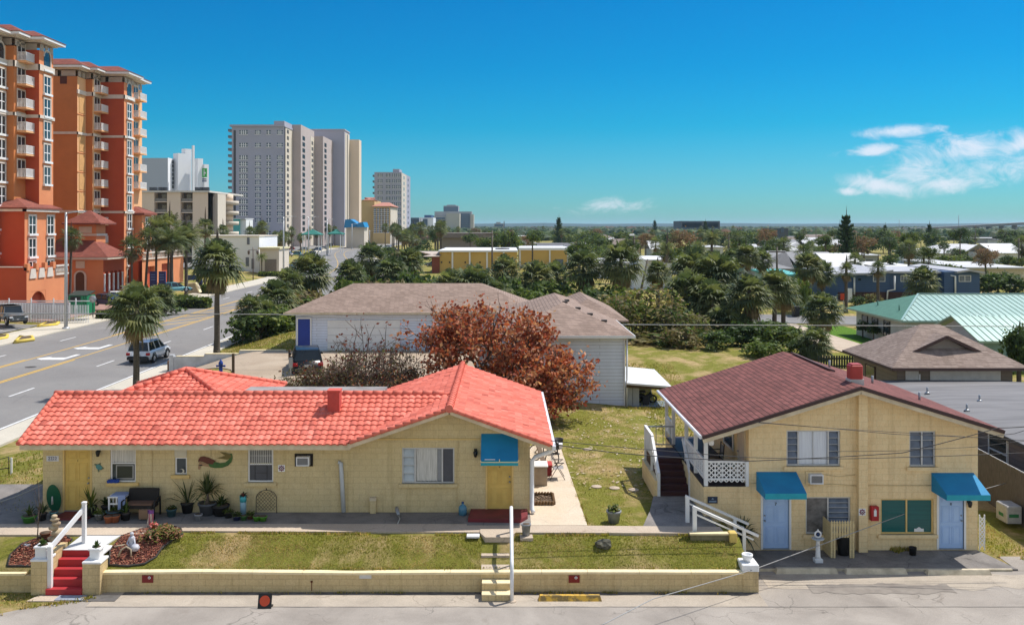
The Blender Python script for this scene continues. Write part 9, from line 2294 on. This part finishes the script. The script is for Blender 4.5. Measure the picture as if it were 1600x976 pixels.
def lamp_post(u,vb,vt,arm,Y,label,r_=.16,m=GALV):
 x=ax(u,Y);z=H(x,Y);zt=az(vt,Y);t=thing('street_lamp',label,'street lamp',(x,Y,z))
 mb=MB();mb.tube([(x,Y,z),(x,Y,(z+zt)/2),(x,Y,zt)],[r_,r_*.8,r_*.6],m,10);mb.lathe([(r_*2,0),(r_*1.9,.25),(r_*1.2,.3)],(x,Y,z),m,10);mb.build('pole',t)
 for s_ in(arm if isinstance(arm,(list,tuple))else[arm]):
  mb=MB();mb.tube([(x,Y,zt-.1),(x+s_*.5,Y,zt+.05),(x+s_,Y,zt+.1)],[.07,.06,.05],m,7);mb.build('arm',t)
  mb=MB();mb.cbox((x+s_*1.18,Y,zt+.08),(abs(s_)*.42,.28,.12),GREYM,ch=.04);mb.build('lamp_head',t)
 return t
lamp_post(103,500,332,1.4,93,'tall grey street lamp at the left beside the parked off-road vehicle',.19)
lamp_post(443,427,339,1.8,186,'street lamp in line with the left edge of the tall grey tower',.2);lamp_post(482,400,339,(2.0,-1.6),250,'double armed street lamp before the tall grey tower',.22);lamp_post(511,388,343,2.2,330,'street lamp farther down the beach road',.25);lamp_post(550,380,350,2.2,430,'street lamp before the azure roofed pavilion',.25)
lamp_post(577.5,382,360,10,480,'traffic signal mast with a long arm over the far road',.3)
x,Y=ax(395.5,178),178;z=H(x,Y);t=thing('double_lantern','brown lamp post with two hanging lanterns before the white block','street lamp',(x,Y,z));mb=MB();mb.tube([(x,Y,z),(x,Y,az(386,Y))],.10,mat('brown_lamp_metal',(.12,.09,.08),.5),8);mb.build('pole',t)
for s_ in(-1,1):
 mb=MB();mb.tube([(x,Y,az(390.5,Y)),(x+s_*.85,Y,az(390.5,Y))],.05,mat('brown_lamp_metal',()),6);mb.build('arm',t);mb=MB();mb.lathe([(.08,0),(.26,-.25),(.2,-.75),(.08,-.9)],(x+s_*.85,Y,az(390.5,Y)),mat('brown_lamp_metal',()),8);mb.build('lantern',t)
for u,vt,vb,Y,lab in((769,360,418,150,'dark wooden utility pole before the yellow storage building'),(991,367,408,150,'wooden utility pole with a white lamp, left of the barrel tent'),(1008,405,425,130,'short leaning pole beside the barrel tent'),(1214,386,430,120,'utility pole left of the turquoise house'),(1592,372,412,180,'utility pole at the right edge among the far roofs'),(1275,353,372,420,'thin far pole right of the small dark block'),(1524,352,380,330,'far pole standing before the bridge'),(1139,367,390,220,'pole above the dark row of palms'),(1295,354,372,420,'far pole left of the tallest Norfolk pine')):
 x=ax(u,Y);z=H(x,Y);t=thing('utility_pole',lab,'utility pole',(x,Y,z));ln=.9 if u==1008 else 0
 mb=MB();mb.tube([(x-ln*.8,Y,z),(x+ln*.4,Y,az(vt,Y))],[.17,.12],WOOD,8);mb.build('pole',t)
 if u not in(1008,):mb=MB();mb.box(x-1.0,x+1.0,Y-.2,Y-.13,az(vt,Y)-.7,az(vt,Y)-.55,WOOD);mb.build('crossarm',t)
 if u==991:mb=MB();mb.cbox((x-.4,Y,az(367,Y)),(.8,.4,.3),WHITE,ch=.08);mb.build('lamp_head',t)
t=thing('pool_fence','white picket pool fence behind the parked off-road vehicle','fence',(-58,98,1.2));Y=98.6
mb=MB();x0,x1=ax(-20,Y),ax(140,Y);x_=x0
while x_<x1:z_=H(x_,Y)+.05;mb.box(x_,x_+.05,Y,Y+.04,z_,z_+2.0,WHITEM);x_+=.17
mb.build('pickets',t)
mb=MB();mb.box(x0,x1,Y-.05,Y-.003,1.45,1.55,WHITEM);mb.box(x0,x1,Y-.05,Y-.003,2.85,2.95,WHITEM);mb.build('rail',t)
k=0
while x0+2.4*k<x1:mb=MB();mb.box(x0+2.4*k-.05,x0+2.4*k+.05,Y-.16,Y-.06,.9,3.2,WHITEM);mb.build('post',t);k+=1
t=thing('pool_wall','pale low wall behind the white pool fence','wall',(-58,100,1.2));mb=MB();mb.box(ax(-20,100),ax(108,100),100,100.3,.8,2.6,mat('pale_lilac_wall',(.48,.44,.46),.85));mb.build('wall_face',t)
Y=101;x0,x1=ax(107,Y),ax(136,Y);t=thing('green_dumpster','green waste container with a dark lid beside the pool fence','dumpster',((x0+x1)/2,Y,1.2));DG=mat('dumpster_green',(.02,.20,.09),.5)
mb=MB();mb.box(x0,x1,Y,Y+2,1.3,3.3,DG);mb.build('container',t);mb=MB();mb.slab([(x0-.05,Y-.1,3.34),(x1+.05,Y-.1,3.34),(x1+.05,Y+2,3.7),(x0-.05,Y+2,3.7)],.06,mat('dumpster_lid',(.03,.05,.04),.5));mb.build('lid',t)
mb=MB();mb.box(x0+.2,x1-.7,Y-.02,Y-.003,2.6,3.2,BLACK);mb.build('opening',t)
for k in range(2):mb=MB();mb.box(x1-.5+.22*k,x1-.4+.22*k,Y-.08,Y-.003,1.3,3.3,DG);mb.build('rib',t)
t=thing('stop_sign','round backed grey sign on a dark post at the hotel driveway','sign',(ax(144,100),100,1.1));x=ax(145,100);mb=MB();mb.box(x-.04,x+.04,100,100.06,1.0,3.2,BLACK);mb.build('post',t);mb=MB();mb.lathe([(.42,0),(.42,-.03)],(x,99.97,3.0),GREYM,8,axis='y');mb.build('sign_board',t)
NV=mat('navy_board',(.012,.02,.10),.5)
for u,lab in((239,'left of two navy hotel boards with white discs between the palms'),(253,'right of two navy hotel boards with white discs between the palms'),(311,'navy hotel board with a white disc near the far kerb')):
 Y=126 if u<300 else 150;x=ax(u,Y);z=H(x,Y);zt=az(424 if u<300 else 422,Y);t=thing('hotel_board',lab,'sign',(x,Y,z));w=5.2*Y/F if u<300 else 4.5*Y/F
 mb=MB();mb.box(x-w,x+w,Y,Y+.3,z,zt,NV);mb.build('sign_board',t)
 mb=MB();mb.lathe([(w*.5,0),(w*.5,-.04)],(x,Y-.003,lerp(z,zt,.38 if u<300 else .8)),mat('pale_disc',(.55,.57,.62),.5),14,axis='y');mb.build('disc',t)
 mb=MB()
 for j in range(3):mb.box(x-w*.7,x+w*.7,Y-.03,Y-.003,lerp(z,zt,.72+.08*j),lerp(z,zt,.75+.08*j),mat('sign_pale_blue',(.10,.14,.30),.5))if u<300 else None
 if u<300:mb.build('sign_lettering',t)
t=thing('blue_hoarding','low blue sloping hoarding beside the navy board','hoarding',(ax(300,150),150,1.5));Y=150;mb=MB();mb.prism([(ax(293,Y),az(438,Y)),(ax(313,Y),az(437,Y)),(ax(313,Y),az(429,Y)),(ax(293,Y),az(430,Y))],Y,Y+.2,mat('mid_blue',(.02,.06,.22),.5),'y');mb.build('panel',t)
t=thing('stone_sign_wall','curved beige stone wall beside the hedge at the hotel entrance','wall',(ax(306,138),138,1.5));Y=138;mb=MB();mb.prism([(ax(294,Y),az(458,Y)),(ax(311,Y),az(458,Y)),(ax(310,Y),az(448,Y)),(ax(305,Y),az(442.5,Y)),(ax(294,Y),az(443.5,Y))],Y,Y+.8,mat('entrance_stone',(.42,.35,.25),.9,(.30,.25,.17),3),'y');mb.build('wall_face',t);mb=MB();mb.bar((ax(293,Y),Y+.4,az(443.2,Y)),(ax(305,Y),Y+.4,az(442,Y)),1.0,.15,CREAM);mb.bar((ax(305,Y),Y+.4,az(442,Y)),(ax(311.5,Y),Y+.4,az(457,Y)),1.0,.18,CREAM);mb.build('coping',t)
for u0,u1,v,lab in((105,150,488,0),):
 pass
for pts,lab in(([(60,508),(88,505),(92,502),(72,502)],'yellow kerbed island beside the street lamp'),([(24,531),(52,527),(50,523),(32,523)],'yellow kerbed island with a bush stump on the near side of the lot'),([(-20,530),(10,525),(12,521),(-20,523)],'yellow kerbed island cut by the left photo edge')):
 P=[]
 for u,v in pts:y=gy(v,.75);P.append((ax(u,y),y))
 zz=max(H(a,b_)for a,b_ in P)+.08;t=thing('kerb_island',lab,'kerb',(P[0][0],P[0][1],zz))
 mb=MB();mb.slab([(a,b_,zz+.14)for a,b_ in P],.3,SOIL);mb.build('soil',t)
 mb=MB();mb.tube([(a,b_,zz+.08)for a,b_ in P+P[:1]],.17,KERBY,6);mb.build('kerb_stones',t)
mk2=MB()
for u,v in((18,516),(-6,520)):
 y=gy(v,.8);x=ax(u,y);mk2.bar((x-3.0,y-2.6,.93),(x+1.2,y+1.2,.93),.14,.01,LINEW)
struct(mk2,'lot_markings')
WIRE=mat('wire_black',(.03,.03,.035),.6);WIRG=mat('wire_grey',(.33,.33,.33),.6)
def wire(pts,r_,m,label,sag=.0):
 P=[Vector((ax(u,y),y,az(v,y)))for u,v,y in pts];Q=[]
 for i in range(len(P)-1):
  for k in range(10):
   f_=k/10;p=P[i].lerp(P[i+1],f_);p.z-=sag*4*f_*(1-f_);Q.append(p)
 Q.append(P[-1]);mb=MB();mb.tube(Q,r_,m,5);tag(mb.build('overhead_wire'),label,'wire','wires hung over the yards')
wire([(860,688,29.2),(1165,714,29.2),(1330,716,29.2),(1620,706,29.2)],.011,WIRE,'dark wire across the lawn that rises again past the pilaster',.02)
wire([(866,694,29.0),(985,709,29.0),(1165,720,29.0),(1410,707,29.0),(1560,668,29.0),(1620,664,29.0)],.014,WIRE,'thickest dark wire looping from the motel gutter past the upper windows',.02)
wire([(1185,660,29.3),(1290,668,29.3),(1420,676,29.3),(1540,684,29.3),(1640,690,29.3)],.008,WIRE,'thin dark wire just under the gable windows')
wire([(1172,658,29.5),(1290,668,29.1),(1400,678,29.1),(1530,683,29.1),(1585,677,29.1),(1640,660,29.1)],.010,WIRE,'dark wire dipping from the porch roof edge to the right edge')
wire([(1300,705,29.4),(1400,704,29.4),(1520,698,29.4),(1640,684,29.4)],.008,WIRE,'thin wire across the small upper window')
wire([(-30,489,58),(430,491,58),(660,501,58),(990,507,58),(1640,510,58)],.028,WIRG,'long pale wire crossing the whole scene before the taupe roofs',.0)
wire([(940,976,22),(1020,935,25),(1175,890,27.3),(1455,787,31.5),(1640,735,36)],.013,WIRG,'pale service wire slanting from the parking lot to the far right',.0)
gt=MB();r=random.Random(61);gm=[leafmat('grass_blade',(.24,.25,.05),.1,.8),leafmat('grass_blade_pale',(.38,.34,.09),.1,.8),leafmat('grass_blade_dry',(.55,.41,.21),.1,.9)]
def tufts(n,x0,x1,y0,y1,s=.05,skip=None,dry=.3):
 for i in range(n):
  x,y=r.uniform(x0,x1),r.uniform(y0,y1)
  if skip and skip(x,y):continue
  z=H(x,y);d_=noise.noise(Vector((x*.55,y*.55,3)))+.25*noise.noise(Vector((x*2.2,y*2.2,1)))
  m_=gm[2]if d_>r.uniform(-.1,.5)-(dry-.3)else(gm[0]if r.random()<.6 else gm[1])
  a=r.uniform(0,6.28);l=s*r.uniform(.6,1.5);dx_,dy_=math.cos(a)*l*.35,math.sin(a)*l*.35
  gt.add([(x-dx_,y-dy_,z-.01),(x+dx_,y+dy_,z-.01),(x+r.uniform(-.6,.6)*l,y+r.uniform(-.6,.6)*l,z+l)],[(0,1,2)],m_)
inbed=lambda x,y:(x<-10.0 and y>27.4 and(x>-16.2))and(noise.noise(Vector((0,0,0)))>9 or(-13.4<x<-9.9 and 27.4<y<29.3 and(x-(-12.0))<(y-27.4)*1.2+.7))
tufts(22000,-10.8,7.2,27.48,28.9,.035,lambda x,y:MX0-.05<x<MX1+.05)
tufts(14000,2.6,6.4,29.75,50,.035,lambda x,y:(y<33 and x>4.4)or(x<2.75 and y<40.6))
tufts(7000,7.5,11,42,60,.07);tufts(5000,-22,-16.3,31,45,.07);tufts(2500,-19,-13.6,25.3,27.2,.05,lambda x,y:y<26.3 and x>-14.8,.4);tufts(2500,16.2,17.6,30.4,36,.05);tufts(4000,-24,-15,66,80,.10)
def edge_tufts(n,P,w,s):
 for i in range(n):
  k=r.randrange(len(P)-1);a,b_=Vector(P[k]),Vector(P[k+1]);p=a.lerp(b_,r.random())
  x,y,z=p.x+r.gauss(0,w*.3),p.y-abs(r.gauss(0,w)),p.z
  if noise.noise(Vector((x*1.3,y*1.3,7)))<-.05:continue
  m_=r.choice(gm);a_=r.uniform(0,6.28);l=s*r.uniform(.6,1.7);dx_,dy_=math.cos(a_)*l*.3,math.sin(a_)*l*.3
  gt.add([(x-dx_,y-dy_,z-.03),(x+dx_,y+dy_,z-.03),(x+r.uniform(-.5,.5)*l,y+r.uniform(-.7,.3)*l,z+l)],[(0,1,2)],m_)
edge_tufts(2600,[(-10.4,29.2,1.14),(-1.5,29.0,1.14),(7.0,28.98,1.14)],.06,.07)
edge_tufts(2200,[(-9.8,27.56,.60),(7.0,27.56,.60)],.03,.06)
edge_tufts(1500,[(2.75,29.8,1.13),(2.6,35,1.12),(2.5,40,1.1)],.05,.08);edge_tufts(900,[(-18,24.98,.0),(-15.2,25.15,.0),(-13.7,26.2,.0),(-12.4,26.75,.0),(-11.6,27.3,0)],.12,.07)
edge_tufts(700,[(-11.4,27.27,.0),(-5,27.27,0),(-2,27.27,0)],.05,.05);edge_tufts(700,[(.5,27.27,.0),(7,27.27,0)],.06,.06)
edge_tufts(500,[(13,30.7,.07),(14.4,30.7,.07)],.12,.10);edge_tufts(900,[(16.3,30.3,.02),(24,30.4,.02)],.15,.09);edge_tufts(900,[(6.7,49.9,1.0),(9.3,49.9,1.0)],.15,.09)
o=gt.build('grass',loc=(0,0,0));o['kind']='stuff';o['label']='short patchy grass of the lawns'
fl_=MB()
for i in range(500):
 x,y=r.uniform(2.6,8),r.uniform(34,50);q=Matrix.Rotation(r.uniform(0,6.28),3,'Z')@Matrix.Rotation(r.uniform(-.5,.5),3,'X');p=Vector((x,y,H(x,y)+.05));l=r.uniform(.04,.10)
 if x>6.5 and y<50 and y>49:continue
 fl_.add([p+q@Vector((-l*.5,0,0)),p+q@Vector((0,-l,0)),p+q@Vector((l*.5,0,0)),p+q@Vector((0,l,0))],[(0,1,2,3)],r.choice([mat('fallen_leaf',(.42,.30,.18),.8),mat('fallen_leaf_pale',(.58,.48,.36),.8)]))
o=fl_.build('fallen_leaves',loc=(0,0,0));o['kind']='stuff';o['label']='dry leaves fallen on the lawn'
# ------------ air
HZ=True
if HZ:
 m=bpy.data.materials.new('haze_air');m.use_nodes=True;nt=m.node_tree;nt.nodes.clear()
 oo=nt.nodes.new('ShaderNodeOutputMaterial');pv=nt.nodes.new('ShaderNodeVolumePrincipled');pv.inputs['Density'].default_value=.00008;pv.inputs['Color'].default_value=(.60,.82,1.0,1);pv.inputs['Anisotropy'].default_value=.2
 nt.links.new(pv.outputs[0],oo.inputs['Volume'])
 mb=MB();mb.box(-9500,9500,-80,12500,-1.5,70,m);o=mb.build('haze',loc=(0,0,0));o['kind']='stuff'
 S.cycles.volume_step_rate=10;S.cycles.volume_max_steps=64
